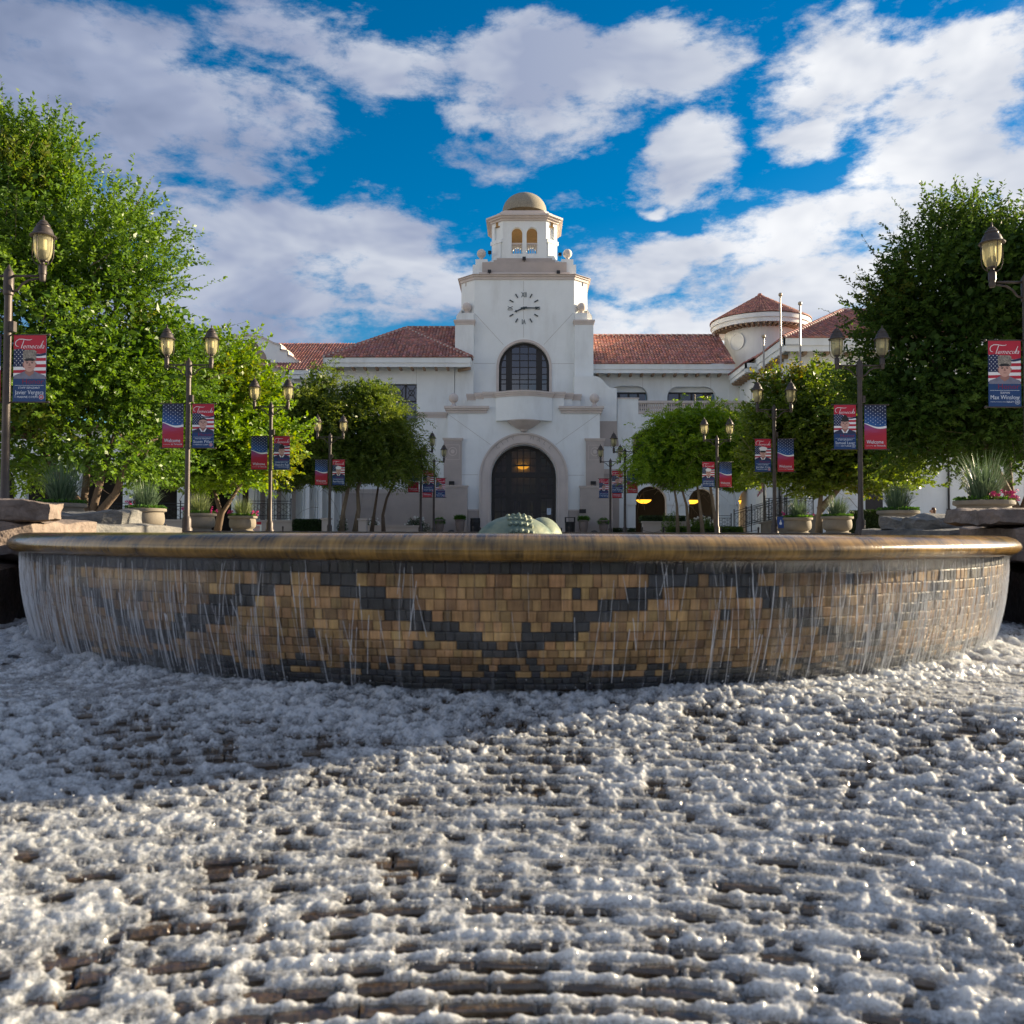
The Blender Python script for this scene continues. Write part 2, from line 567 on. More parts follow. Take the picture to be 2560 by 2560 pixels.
# ------------------------------------------------------------------ fountain bowl
FC = (-0.10, 9.0)                 # centre of the round bowl
RIM = -0.047                    # top of the rim


def wet_stone(name, c1, c2, rough=.16, streak=True, coat=.6, objrand=0.0, tint=False):
    """wet stone with flow streaks that run down the bowl (polar coordinates about the bowl's axis)"""
    m = bpy.data.materials.new(name); m.use_nodes = True
    nt = m.node_tree; N, L = nt.nodes.new, nt.links.new
    b = nt.nodes['Principled BSDF']
    b.inputs['Roughness'].default_value = rough
    b.inputs['Coat Weight'].default_value = coat
    b.inputs['Coat Roughness'].default_value = .12
    geo = N('ShaderNodeNewGeometry')
    sp = N('ShaderNodeSeparateXYZ'); L(geo.outputs['Position'], sp.inputs[0])
    sy = N('ShaderNodeMath'); sy.operation = 'SUBTRACT'; L(sp.outputs[1], sy.inputs[0]); sy.inputs[1].default_value = FC[1]
    at = N('ShaderNodeMath'); at.operation = 'ARCTAN2'; L(sp.outputs[0], at.inputs[0]); L(sy.outputs[0], at.inputs[1])
    cb = N('ShaderNodeCombineXYZ'); L(at.outputs[0], cb.inputs[0]); L(sp.outputs[2], cb.inputs[1])
    mp = N('ShaderNodeMapping'); mp.inputs['Scale'].default_value = (230, 5, 1); L(cb.outputs[0], mp.inputs[0])
    n1 = N('ShaderNodeTexNoise'); n1.inputs['Scale'].default_value = 1; n1.inputs['Detail'].default_value = 5
    n1.inputs['Roughness'].default_value = .7
    L(mp.outputs[0], n1.inputs['Vector'])
    mp2 = N('ShaderNodeMapping'); mp2.inputs['Scale'].default_value = (22, 9, 1); L(cb.outputs[0], mp2.inputs[0])
    n2 = N('ShaderNodeTexNoise'); n2.inputs['Scale'].default_value = 1; n2.inputs['Detail'].default_value = 4
    L(mp2.outputs[0], n2.inputs['Vector'])
    ad = N('ShaderNodeMath'); ad.operation = 'ADD'; L(n1.outputs['Fac'], ad.inputs[0]); L(n2.outputs['Fac'], ad.inputs[1])
    mr = N('ShaderNodeMapRange'); L(ad.outputs[0], mr.inputs[0]); mr.inputs[1].default_value = .75; mr.inputs[2].default_value = 1.25
    mx = N('ShaderNodeMix'); mx.data_type = 'RGBA'; L(mr.outputs[0], mx.inputs[0])
    mx.inputs[6].default_value = (*c1, 1); mx.inputs[7].default_value = (*c2, 1)
    cur = mx.outputs[2]
    if tint:
        ta = N('ShaderNodeAttribute'); ta.attribute_name = 'tint'
        ml = N('ShaderNodeMix'); ml.data_type = 'RGBA'; ml.blend_type = 'MULTIPLY'; ml.inputs[0].default_value = 1
        L(cur, ml.inputs[6]); L(ta.outputs['Color'], ml.inputs[7]); cur = ml.outputs[2]
    if objrand:
        oi = N('ShaderNodeObjectInfo')
        rr = N('ShaderNodeMapRange'); L(oi.outputs['Random'], rr.inputs[0]); rr.inputs[3].default_value = 1 - objrand; rr.inputs[4].default_value = 1 + objrand
        sr = N('ShaderNodeMath'); sr.operation = 'FRACT'
        sm = N('ShaderNodeMath'); sm.operation = 'MULTIPLY'; L(oi.outputs['Random'], sm.inputs[0]); sm.inputs[1].default_value = 17.3
        L(sm.outputs[0], sr.inputs[0])
        hr = N('ShaderNodeMapRange'); L(sr.outputs[0], hr.inputs[0]); hr.inputs[3].default_value = .482; hr.inputs[4].default_value = .506
        hv = N('ShaderNodeHueSaturation'); L(cur, hv.inputs['Color']); L(rr.outputs[0], hv.inputs['Value']); L(hr.outputs[0], hv.inputs['Hue'])
        cur = hv.outputs[0]
    L(cur, b.inputs['Base Color'])
    bp = N('ShaderNodeBump'); bp.inputs['Strength'].default_value = .35; bp.inputs['Distance'].default_value = .006
    L(n1.outputs['Fac'], bp.inputs['Height']); L(bp.outputs[0], b.inputs['Normal'])
    return m


M_RIM = wet_stone('wet_rim', (.05, .030, .007), (.36, .205, .042), rough=.22, coat=.5)
M_TAN = wet_stone('wet_tan_stone', (.21, .125, .045), (.48, .31, .125), rough=.62, coat=0, objrand=.40, tint=True)
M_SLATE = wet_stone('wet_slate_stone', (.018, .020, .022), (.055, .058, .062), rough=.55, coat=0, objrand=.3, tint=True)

RC = 2.20                                 # underside curve of the bowl
WALL_TOP = RIM - .15


def wall_pt(s, off=0.0):
    """s = distance down the curved face; returns (radius, z, tilt)"""
    a = min(s / RC, R(95))
    r = 4.36 - RC * (1 - math.cos(a)); z = WALL_TOP - RC * math.sin(a)
    return r + off * math.cos(a), z - off * math.sin(a), a


def polar(r, th, z):
    return (FC[0] + r * math.sin(th), FC[1] - r * math.cos(th), z)


def fountain():
    root = thing('fountain_bowl', 'round stone fountain bowl clad in tan and slate blocks with overflowing brown rim', 'fountain', (FC[0], FC[1], -.9))
    prof = [(4.05, RIM - .035), (4.2, RIM - .018), (4.33, RIM - .002), (4.40, RIM - .007), (4.455, RIM - .028), (4.488, RIM - .058), (4.50, RIM - .088),
            (4.492, RIM - .112), (4.465, RIM - .134), (4.425, RIM - .147), (4.37, RIM - .152), (4.30, RIM - .152), (4.05, RIM - .3)]
    b = MB().lathe(prof, 220, (FC[0], FC[1], 0))
    b.build('rim', M_RIM, root, smooth=True)
    prof = [(4.33 - (4.36 - wall_pt(i * .056)[0]), wall_pt(i * .056)[1]) for i in range(14)]
    prof = [(4.05, -.12)] + prof
    MB().lathe(prof, 160, (FC[0], FC[1], 0)).build('bowl_core', mat('wet_grout', (.07, .045, .025), .4, var=.4, scale=20), root, smooth=True)
    # stone courses: each block is a small convex pillow lying on the curved face
    HS = [28, 30, 27, 26, 25, 23, 22, 20, 18, 17, 16, 15, 15, 15, 15]
    CS = [sum(HS[:i]) * .70 / sum(HS[:14]) for i in range(15)]
    gap = .003
    big = []
    for row in range(14):
        s0, s1 = CS[row], CS[row + 1]
        rm, _, am = wall_pt((s0 + s1) / 2)
        th = -R(100) + rnd.random() * .02
        while th < R(100):
            wi = rnd.choice((0, 0, 1, 1, 1, 2))
            dth = (.046, .060, .088)[wi] / rm
            c = th + dth / 2; th += dth
            # zig-zag of slate blocks
            per = R(28.6)
            ph = abs(((c + per / 2) % per) - per / 2) / (per / 2)      # 0 at valley, 1 at peak
            tri = 8.0 - 8.6 * ph
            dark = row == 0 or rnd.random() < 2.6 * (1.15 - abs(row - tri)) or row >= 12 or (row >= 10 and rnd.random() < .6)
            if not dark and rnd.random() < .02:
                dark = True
            big.append((row, c, dth, s0, s1, dark, wi))

    def stone_geo(row, th0, dth, s0, s1, seed, centre):
        rr = random.Random(seed)
        half = dth / 2 * (1 - .006 - .014 * rr.random())
        sa, sb = s0 + gap * .6, s1 - gap * .6
        pro = .005 + .008 * rr.random()
        V = []
        for (s, o, k) in ((sa, -.012, 1), (sa, pro * .7, .985), (sa + .006, pro, .97), (sb - .006, pro * (.7 + .5 * rr.random()), .97), (sb, pro * .7, .985), (sb, -.012, 1)):
            r, z, a = wall_pt(s, o)
            for q in (-1, -.8, .8, 1):
                oo = 0 if abs(q) < .9 else -.003
                r2, z2, a2 = wall_pt(s, o + oo)
                V.append(polar(r2, th0 + half * q * k, z2))
        F = []
        for i in range(5):
            for j in range(3):
                F.append((i * 4 + j, i * 4 + j + 1, i * 4 + j + 5, i * 4 + j + 4))
        F += [(0, 4, 8, 12), (12, 16, 20, 0)][:0]
        if centre is not None:
            V = [Vector(v) - centre for v in V]
        return V, F
    # the 300 largest in view are blocks of their own, sharing one mesh for each course and kind
    order = sorted(range(len(big)), key=lambda i: (abs(big[i][1]) * 9 + abs(big[i][0] - 2) * .45 + (4 if big[i][0] == 0 else 0)))
    single = set(order[:300])
    rest = MB()
    meshes = {}
    for i, (row, th, dth, s0, s1, dark, wi) in enumerate(big):
        if i in single:
            var = rnd.randrange(3)
            key = (row, dark, var, wi)
            if key not in meshes:
                V, F = stone_geo(row, 0, dth, s0, s1, row * 10 + var, None)
                V = [Vector(v) - Vector((FC[0], FC[1], 0)) for v in V]
                me = bpy.data.meshes.new('stone_block'); me.from_pydata([tuple(v) for v in V], [], F)
                at = me.attributes.new('tint', 'FLOAT_COLOR', 'FACE')
                at.data.foreach_set('color', [1.0] * (4 * len(F)))
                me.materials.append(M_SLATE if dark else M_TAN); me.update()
                meshes[key] = me
            o = link('stone_block', meshes[key], root)
            o.location = (FC[0], FC[1], 0); o.rotation_euler = (0, 0, th)
        else:
            V, F = stone_geo(row, th, dth, s0, s1, i, None)
            t = .6 + .8 * rnd.random()
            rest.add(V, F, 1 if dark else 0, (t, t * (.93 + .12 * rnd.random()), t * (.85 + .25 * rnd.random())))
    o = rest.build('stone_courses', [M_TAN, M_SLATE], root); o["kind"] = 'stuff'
    return root


fountain()


def pool_water():
    m = bpy.data.materials.new('pool_water'); m.use_nodes = True
    b = m.node_tree.nodes['Principled BSDF']
    b.inputs['Base Color'].default_value = (.03, .035, .02, 1); b.inputs['Roughness'].default_value = .06
    N, L = m.node_tree.nodes.new, m.node_tree.links.new
    n = N('ShaderNodeTexNoise'); n.inputs['Scale'].default_value = 9
    tc = N('ShaderNodeTexCoord'); L(tc.outputs['Object'], n.inputs['Vector'])
    bp = N('ShaderNodeBump'); bp.inputs['Strength'].default_value = .25; bp.inputs['Distance'].default_value = .02
    L(n.outputs['Fac'], bp.inputs['Height']); L(bp.outputs[0], b.inputs['Normal'])
    k = 96
    V = [(FC[0] + 4.3 * math.cos(2 * math.pi * i / k), FC[1] + 4.3 * math.sin(2 * math.pi * i / k), RIM - .004) for i in range(k)]
    o = MB().add(V, [tuple(range(k))]).build('water', m); o["kind"] = 'structure'


pool_water()


def falling_water():
    """thin sheet that clings to the bowl, and the strands in it"""
    m = bpy.data.materials.new('falling_sheet'); m.use_nodes = True
    nt = m.node_tree; nt.nodes.clear(); N, L = nt.nodes.new, nt.links.new
    o = N('ShaderNodeOutputMaterial')
    uv = N('ShaderNodeUVMap'); uv.uv_map = 'flow'
    sp = N('ShaderNodeSeparateXYZ'); L(uv.outputs[0], sp.inputs[0])

    def nz(sx, sy, det=4, rough=.6):
        mp = N('ShaderNodeMapping'); mp.inputs['Scale'].default_value = (sx, sy, 1); L(uv.outputs[0], mp.inputs[0])
        n = N('ShaderNodeTexNoise'); n.inputs['Scale'].default_value = 1; n.inputs['Detail'].default_value = det
        n.inputs['Roughness'].default_value = rough
        L(mp.outputs[0], n.inputs['Vector']); return n.outputs['Fac']

    def mth(op, a, b2=None):
        n = N('ShaderNodeMath'); n.operation = op
        for i, v in enumerate((a, b2)):
            if v is None: continue
            if isinstance(v, (int, float)): n.inputs[i].default_value = v
            else: L(v, n.inputs[i])
        n.use_clamp = op in ('MULTIPLY',) and False
        return n.outputs[0]
    s1 = nz(260, .9, 3); s2 = nz(70, .6, 4); s3 = nz(9, 1.2, 3)
    a = N('ShaderNodeMapRange'); L(mth('ADD', mth('MULTIPLY', s1, .6), mth('MULTIPLY', s2, .5)), a.inputs[0])
    a.inputs[1].default_value = .60; a.inputs[2].default_value = .70
    # more broken water away from the middle of the weir, and lower down
    side = N('ShaderNodeMapRange'); L(mth('ABSOLUTE', sp.outputs[0]), side.inputs[0])
    side.inputs[1].default_value = .10; side.inputs[2].default_value = .75; side.inputs[3].default_value = .22; side.inputs[4].default_value = .95
    low = N('ShaderNodeMapRange'); L(sp.outputs[1], low.inputs[0]); low.inputs[3].default_value = .55; low.inputs[4].default_value = 1.35
    al = mth('MULTIPLY', mth('MULTIPLY', a.outputs[0], side.outputs[0]), low.outputs[0])
    veil = mth('MULTIPLY', mth('MULTIPLY', s3, side.outputs[0]), .07)
    al = mth('MINIMUM', mth('ADD', al, veil), .8)
    tr = N('ShaderNodeBsdfTransparent')
    df = N('ShaderNodeBsdfDiffuse'); df.inputs[0].default_value = (.72, .75, .80, 1)
    tl = N('ShaderNodeBsdfTranslucent'); tl.inputs[0].default_value = (.72, .75, .80, 1)
    dm = N('ShaderNodeMixShader'); dm.inputs[0].default_value = .45; L(df.outputs[0], dm.inputs[1]); L(tl.outputs[0], dm.inputs[2])
    gl = N('ShaderNodeBsdfGlossy'); gl.inputs['Roughness'].default_value = .12
    bp = N('ShaderNodeBump'); bp.inputs['Strength'].default_value = .5; bp.inputs['Distance'].default_value = .01
    L(mth('ADD', s1, s2), bp.inputs['Height']); L(bp.outputs[0], gl.inputs['Normal'])
    fr = N('ShaderNodeFresnel'); fr.inputs[0].default_value = 1.33; L(bp.outputs[0], fr.inputs['Normal'])
    m1 = N('ShaderNodeMixShader'); L(al, m1.inputs[0]); L(tr.outputs[0], m1.inputs[1]); L(dm.outputs[0], m1.inputs[2])
    m2 = N('ShaderNodeMixShader'); L(mth('MULTIPLY', fr.outputs[0], .28), m2.inputs[0]); L(m1.outputs[0], m2.inputs[1]); L(gl.outputs[0], m2.inputs[2])
    L(m2.outputs[0], o.inputs[0])
    na, ns = 240, 18
    V, UV = [], []
    for i in range(ns + 1):
        s = .004 + i * .70 / ns
        for k in range(na + 1):
            th = R(-110) + R(220) * k / na
            ripple = .006 * math.sin(th * 61) + .004 * math.sin(th * 143 + i * .2)
            r, z, a_ = wall_pt(s, .036 + ripple)
            if i == 0:
                r, z = 4.44, WALL_TOP + .004
            V.append(polar(r, th, z)); UV.append((th, i / ns))
    F = [(i * (na + 1) + k, i * (na + 1) + k + 1, (i + 1) * (na + 1) + k + 1, (i + 1) * (na + 1) + k) for i in range(ns) for k in range(na)]
    b = MB().add(V, F)
    ob = b.build('falling_water', m, smooth=True); ob["kind"] = 'stuff'
    ul = ob.data.uv_layers.new(name='flow')
    idx = np.zeros(len(ob.data.loops), int); ob.data.loops.foreach_get('vertex_index', idx)
    ul.data.foreach_set('uv', np.array(UV, np.float32)[idx].ravel())
    tag(ob, 'clear sheet of water sliding down the curved fountain wall', 'water')
    # strands
    st = MB()
    ms = bpy.data.materials.new('water_strand'); ms.use_nodes = True
    p = ms.node_tree.nodes['Principled BSDF']
    p.inputs['Base Color'].default_value = (.8, .83, .87, 1); p.inputs['Roughness'].default_value = .12
    p.inputs['Alpha'].default_value = .75
    for i in range(2000):
        sgn = rnd.choice((-1, 1))
        th = sgn * R(82) * (rnd.random() ** .62)
        if rnd.random() > .16 + abs(th) / R(70):
            continue
        s0 = rnd.random() ** 1.5 * .40; s1 = min(s0 + .12 + .7 * rnd.random() * (.35 + abs(th)), .70)
        drift = .012 * rnd.uniform(-1, 1)
        rad = rnd.uniform(.0006, .0019)
        pts, rr = [], []
        for q in range(7):
            s = s0 + (s1 - s0) * q / 6
            r, z, a_ = wall_pt(s, .048 + .005 * rnd.random())
            pts.append(polar(r, th + drift * q / 6 + .0003 * rnd.uniform(-1, 1), z)); rr.append(rad * (.35 + 1.1 * rnd.random()))
        st.tube(pts, rr, 5)
    ob = st.build('water_strands', ms, smooth=True); ob["kind"] = 'stuff'
    tag(ob, 'bright strands of falling water in front of the bowl stones', 'water')


falling_water()

# ------------------------------------------------------------------ stepped cascade and foam
AC = (0.0, -0.6)            # centre of the curved steps
TREAD, RISE, RHO0 = .086, .0215, 5.45


def step_z(rho):
    k = np.floor((RHO0 - rho) / TREAD)
    return -.885 - np.clip(k, -1, 60) * RISE - RISE


def cascade():
    root = thing('stepped_cascade', 'curved stepped spillway of wet brown stone blocks under the foam', 'cascade', (0, 3, -1.7))
    ms = mat('wet_step_stone', (.018, .011, .006), .10, col2=(.085, .050, .018), scale=14, bump=.7, bscale=35, coat=1.0, objrand=.45, tint=True)
    rest = MB()
    cand = []
    for k in range(0, 36):
        r1 = RHO0 - k * TREAD; r0 = r1 - TREAD
        z = -.885 - (k + 1) * RISE
        n = max(8, int(r1 * R(150) / .19))
        th = -R(75) + rnd.random() * .05
        while th < R(75):
            w = (.11 + .2 * rnd.random()) / r1
            cand.append((k, r0, r1, z, th, th + w)); th += w
    def geo(r0, r1, z, w, seed):
        rr = random.Random(seed)
        g = .004 / r1
        V = []
        for (t, f) in ((-w / 2 + g, 0), (-w / 2 + g + .012 / r1, 1), (w / 2 - g - .012 / r1, 1), (w / 2 - g, 0)):
            dz = rr.uniform(-.006, .004); dr = rr.uniform(-.006, .006)
            for (r, zz) in ((r0 + .002 + dr, z - .07), (r0 + .004 + dr, z - .012 - .004 * (1 - f)), (r0 + .016 + dr, z - .003 + dz - .004 * (1 - f)), (r1 + .01, z + dz * .4), (r1 + .012, z - .07)):
                V.append((r * math.sin(t), r * math.cos(t), zz))
        F = [(i * 5 + j, (i + 1) * 5 + j, (i + 1) * 5 + j + 1, i * 5 + j + 1) for i in range(3) for j in range(4)]
        F += [(0, 1, 2, 3, 4), (19, 18, 17, 16, 15)]
        return V, F
    def score(c):
        k, r0, r1, z, a, b_ = c
        mid = (a + b_) / 2
        y = AC[1] + r1 * math.cos(mid); x = r1 * math.sin(mid)
        vis = abs(x) < .62 * y and (EYE - z) / y < .60
        return (0 if vis else 100) - (b_ - a) * r1 / max(y, .5)
    top = set(sorted(range(len(cand)), key=lambda i: score(cand[i]) + (0 if AC[1] + cand[i][2] < 3.6 else 50))[:300])
    for i, (k, r0, r1, z, a, b_) in enumerate(cand):
        V, F = geo(r0, r1, z, b_ - a, i)
        if i in top:
            me = bpy.data.meshes.new('step_stone')
            me.from_pydata(V, [], F); me.materials.append(ms)
            at = me.attributes.new('tint', 'FLOAT_COLOR', 'FACE'); at.data.foreach_set('color', [1.0] * (4 * len(F)))
            me.update()
            o = link('step_stone', me, root)
            o.location = (AC[0], AC[1], 0); o.rotation_euler = (0, 0, -(a + b_) / 2)
        else:
            th = (a + b_) / 2; c, s = math.cos(th), math.sin(th)
            V = [(x * c + y * s + AC[0], -x * s + y * c + AC[1], zz) for (x, y, zz) in V]
            t = .6 + .8 * rnd.random()
            rest.add(V, F, 0, (t, t, t))
    o = rest.build('step_stones', ms, root); o["kind"] = 'stuff'
    # solid bed under the blocks and the plunge shelf below the bowl
    b = MB()
    V, F = [], []
    prof = [(1.6, -2.2), (1.6, -.95 - (RHO0 - 1.6) / TREAD * RISE), (RHO0, -.955), (12.0, -.955)]
    na = 60
    for (r, z) in prof:
        for k in range(na + 1):
            t = -R(89) + R(178) * k / na
            V.append((AC[0] + r * math.sin(t), AC[1] + r * math.cos(t), z))
    F = [(i * (na + 1) + k, i * (na + 1) + k + 1, (i + 1) * (na + 1) + k + 1, (i + 1) * (na + 1) + k) for i in range(3) for k in range(na)]
    b.add(V, F).build('step_bed', M_WETROCK, root)


cascade()


def foam_material():
    m = bpy.data.materials.new('foam'); m.use_nodes = True
    nt = m.node_tree; nt.nodes.clear(); N, L = nt.nodes.new, nt.links.new
    o = N('ShaderNodeOutputMaterial')
    tc = N('ShaderNodeTexCoord')
    at = N('ShaderNodeAttribute'); at.attribute_name = 'thick'
    v = N('ShaderNodeTexVoronoi'); v.inputs['Scale'].default_value = 150; L(tc.outputs['Object'], v.inputs['Vector'])
    nz = N('ShaderNodeTexNoise'); nz.inputs['Scale'].default_value = 75; nz.inputs['Detail'].default_value = 3; nz.inputs['Roughness'].default_value = .7
    L(tc.outputs['Object'], nz.inputs['Vector'])

    def mth(op, a, b2=None):
        n = N('ShaderNodeMath'); n.operation = op
        for i, w in enumerate((a, b2)):
            if w is None: continue
            if isinstance(w, (int, float)): n.inputs[i].default_value = w
            else: L(w, n.inputs[i])
        return n.outputs[0]
    h = mth('ADD', mth('MULTIPLY', v.outputs['Distance'], -.8), mth('MULTIPLY', nz.outputs['Fac'], 1.2))
    bp = N('ShaderNodeBump'); bp.inputs['Strength'].default_value = .6; bp.inputs['Distance'].default_value = .006
    L(h, bp.inputs['Height'])
    # lacy thin foam
    k = mth('ADD', mth('MULTIPLY', at.outputs['Fac'], 1.25), mth('MULTIPLY', mth('SUBTRACT', nz.outputs['Fac'], .5), 2.6))
    cov = N('ShaderNodeMapRange'); L(k, cov.inputs[0]); cov.inputs[1].default_value = -.25; cov.inputs[2].default_value = .95
    cov.inputs[3].default_value = 0.10
    df = N('ShaderNodeBsdfPrincipled')
    df.inputs['Base Color'].default_value = (.84, .885, .96, 1); df.inputs['Roughness'].default_value = .5
    df.inputs['Specular IOR Level'].default_value = .5
    df.inputs['Subsurface Weight'].default_value = .7; df.inputs['Subsurface Scale'].default_value = .03; df.inputs['Subsurface Radius'].default_value = (1, 1, 1)
    df.inputs['Coat Weight'].default_value = .7; df.inputs['Coat Roughness'].default_value = .06
    vs = N('ShaderNodeTexVoronoi'); vs.inputs['Scale'].default_value = 120; L(tc.outputs['Object'], vs.inputs['Vector'])
    bs = N('ShaderNodeBump'); bs.inputs['Strength'].default_value = 1.0; bs.inputs['Distance'].default_value = .012
    L(vs.outputs['Distance'], bs.inputs['Height'])
    L(bp.outputs[0], df.inputs['Normal']); L(bs.outputs[0], df.inputs['Coat Normal'])
    tl = N('ShaderNodeBsdfTranslucent'); tl.inputs[0].default_value = (.8, .82, .84, 1); L(bp.outputs[0], tl.inputs['Normal'])
    m0 = N('ShaderNodeMixShader'); m0.inputs[0].default_value = .42; L(df.outputs[0], m0.inputs[1]); L(tl.outputs[0], m0.inputs[2])
    tr = N('ShaderNodeBsdfTransparent')
    gl = N('ShaderNodeBsdfGlossy'); gl.inputs['Roughness'].default_value = .08; L(bp.outputs[0], gl.inputs['Normal'])
    fr = N('ShaderNodeFresnel'); fr.inputs[0].default_value = 1.33; L(bp.outputs[0], fr.inputs['Normal'])
    wet = N('ShaderNodeMixShader'); L(fr.outputs[0], wet.inputs[0]); L(tr.outputs[0], wet.inputs[1]); L(gl.outputs[0], wet.inputs[2])
    m1 = N('ShaderNodeMixShader'); L(cov.outputs[0], m1.inputs[0]); L(wet.outputs[0], m1.inputs[1]); L(m0.outputs[0], m1.inputs[2])
    L(m1.outputs[0], o.inputs[0])
    return m


def foam():
    mf = foam_material()

    def patch(x0, x1, y0, y1, d, cut, name):
        xs = np.arange(x0, x1 + d / 2, d); ys = np.arange(y0, y1 + d / 2, d)
        X, Y = np.meshgrid(xs, ys)
        wx = X + .05 * (fbm(X / .22, Y / .22, 3) - .5); wy = Y + .05 * (fbm(X / .22, Y / .22, 9) - .5)
        rho = np.hypot(X - AC[0], Y - AC[1]); th = np.arctan2(X - AC[0], Y - AC[1])
        rb = np.hypot(X - FC[0], Y - FC[1])                       # distance from the bowl's axis
        z0 = -.885 - RISE - (RHO0 - np.minimum(rho, RHO0)) / TREAD * RISE
        dome = lambda c, k: np.clip(1 - (c / k) ** 2, 0, 1)
        # clumps are drawn out a little across the slope
        wf = np.clip((rho - 3.5) / 1.4, 0, 1)          # finer broken water close to the bowl

        def ridged(k, s, o=3):
            r_ = 0; am = 1.0; tt = 0
            for q in range(o):
                f = 2.0 ** q
                v = 1 - np.abs(2 * vnoise(wx / (k * 1.35) * f, wy / k * f, s + q) - 1)
                r_ = r_ + am * v * v; tt += am; am *= .55
            return r_ / tt

        def puff(k, s):
            return dome(cells(wx / (k * 1.25), wy / k, s), .78)
        mixk = lambda f, k, s: f(k, s) * (1 - wf) + f(k * .60, s + 3) * wf
        RG = mixk(ridged, .088, 21)                      # wispy crests
        gate = np.clip((fbm(wx / .16, wy / .12, 31, 2) - .42) * 6, 0, 1)
        A = mixk(puff, .064, 1) * gate                   # round boils, only here and there
        B = mixk(puff, .030, 5) * (1 - .6 * gate)
        C = dome(cells(wx / .019, wy / .019, 8), .72)
        D = mixk(puff, .13, 2)
        big = fbm(wx / .45, wy / .26, 4, 3)
        med = mixk(lambda k, s: fbm(wx / (k * 1.6), wy / k, s, 4), .062, 6)
        # rows of foam that lie on the steps
        ph = ((RHO0 - rho) / TREAD) % 1.0
        wob = fbm(th * 5, rho / .35, 12, 3)
        ph = (ph + .35 * (wob - .5)) % 1.0
        roll = np.exp(-((ph - .30) / .22) ** 2)
        near = np.clip((4.15 - rho) / .9, 0, 1) * np.clip(1.35 - np.abs(th) / R(26), 0, 1)   # where the steps show through
        t = .95 * RG + .34 * A + .20 * B + .08 * C + .18 * D + .5 * (big - .5) + 1.3 * (med - .5) - .18
        tb = .80 * roll + .45 * RG + .22 * A + .12 * B + .9 * (big - .5) + 1.1 * (med - .5) + .06
        t = t * (1 - near) + tb * near
        plunge = np.clip(1 - (rb - 4.0) / .85, 0, 1)               # boiling water under the fall
        t = t + .34 * plunge - .43 - .06 * near
        sidew = np.clip((np.abs(X) - 2.0) / 1.5, 0, 1)
        h = .029 * np.clip(t + .1, 0, 2) + .012 * RG * np.clip(t * 3, 0, 1) + .006 * B * np.clip(t * 3, 0, 1) + .004 * C * np.clip(t * 3, 0, 1) + plunge * (.012 + .09 * sidew) * (.4 + A)
        Z = z0 + h - .006
        # under the thin parts follow the steps so nothing floats
        zs = step_z(rho)
        Z = np.maximum(Z, np.where(t > 0, zs + .004, -9)) if True else Z
        ok = (t > -.26) & (rb > 4.08) & (np.abs(X) < np.where(Y < WY - .02, 8.95, 5.55))
        if cut is not None:
            ok &= ~((X > cut[0] + d) & (X < cut[1] - d) & (Y > cut[2] + d) & (Y < cut[3] - d))
        ny, nx = X.shape
        q = ok[:-1, :-1] & ok[1:, :-1] & ok[:-1, 1:] & ok[1:, 1:]
        idx = np.arange(nx * ny).reshape(ny, nx)
        fq = np.stack([idx[:-1, :-1], idx[:-1, 1:], idx[1:, 1:], idx[1:, :-1]], -1)[q]
        used = np.unique(fq); remap = np.full(nx * ny, -1); remap[used] = np.arange(len(used))
        fq = remap[fq]
        co = np.stack([X.ravel(), Y.ravel(), Z.ravel()], -1)[used]
        me = bpy.data.meshes.new(name)
        me.vertices.add(len(co)); me.vertices.foreach_set('co', co.astype(np.float32).ravel())
        me.loops.add(fq.size); me.loops.foreach_set('vertex_index', fq.ravel().astype(np.int32))
        me.polygons.add(len(fq)); me.polygons.foreach_set('loop_start', np.arange(0, fq.size, 4, dtype=np.int32))
        me.polygons.foreach_set('loop_total', np.full(len(fq), 4, np.int32))
        me.polygons.foreach_set('use_smooth', np.ones(len(fq), bool))
        at = me.attributes.new('thick', 'FLOAT', 'POINT'); at.data.foreach_set('value', np.clip(t.ravel()[used], -.3, 1).astype(np.float32))
        me.materials.append(mf); me.update(); me.validate()
        o = link(name, me); o["kind"] = 'stuff'
        return o
    fx0, fx1, fy0, fy1 = -3.3, 3.3, 2.15, 5.55
    o = patch(fx0, fx1, fy0, fy1, .0068, None, 'foam')
    tag(o, 'white churning foam pouring over the stepped spillway', 'foam')
    o = patch(-8.9, 8.9, .9, 9.6, .032, (fx0, fx1, fy0, fy1), 'foam')
    tag(o, 'foam spreading to the rocks at both sides of the bowl', 'foam')
    # droplets thrown up under the fall and over the foam
    ico = bmesh.new(); bmesh.ops.create_icosphere(ico, subdivisions=1, radius=1)
    iv = np.array([v.co[:] for v in ico.verts]); fi = np.array([[v.index for v in f.verts] for f in ico.faces]); ico.free()
    P, Rr = [], []
    for i in range(2300):
        if i < 1500:
            th = rnd.uniform(-1.35, 1.35); r = 4.02 + abs(rnd.gauss(0, .12)); z = -.86 + abs(rnd.gauss(0, .045))
            x, y, _ = polar(r, th, 0)
        else:
            y = rnd.uniform(2.7, 5.2); x = rnd.uniform(-.62, .62) * y
            z = -.90 - (RHO0 - min(math.hypot(x, y + .6), RHO0)) / TREAD * RISE + rnd.uniform(.02, .08)
            if math.hypot(x - FC[0], y - FC[1]) < 4.0: continue
        P.append((x, y, z)); Rr.append(rnd.uniform(.0012, .0036))
    P = np.array(P); Rr = np.array(Rr)
    V = (iv[None] * Rr[:, None, None] + P[:, None]).reshape(-1, 3)
    Fc = (fi[None] + (np.arange(len(P)) * len(iv))[:, None, None]).reshape(-1, 3)
    me = bpy.data.meshes.new('water_droplets'); me.from_pydata(V.tolist(), [], Fc.tolist())
    md = mat('droplet', (.85, .87, .9), .08, spec=.8, var=.02)
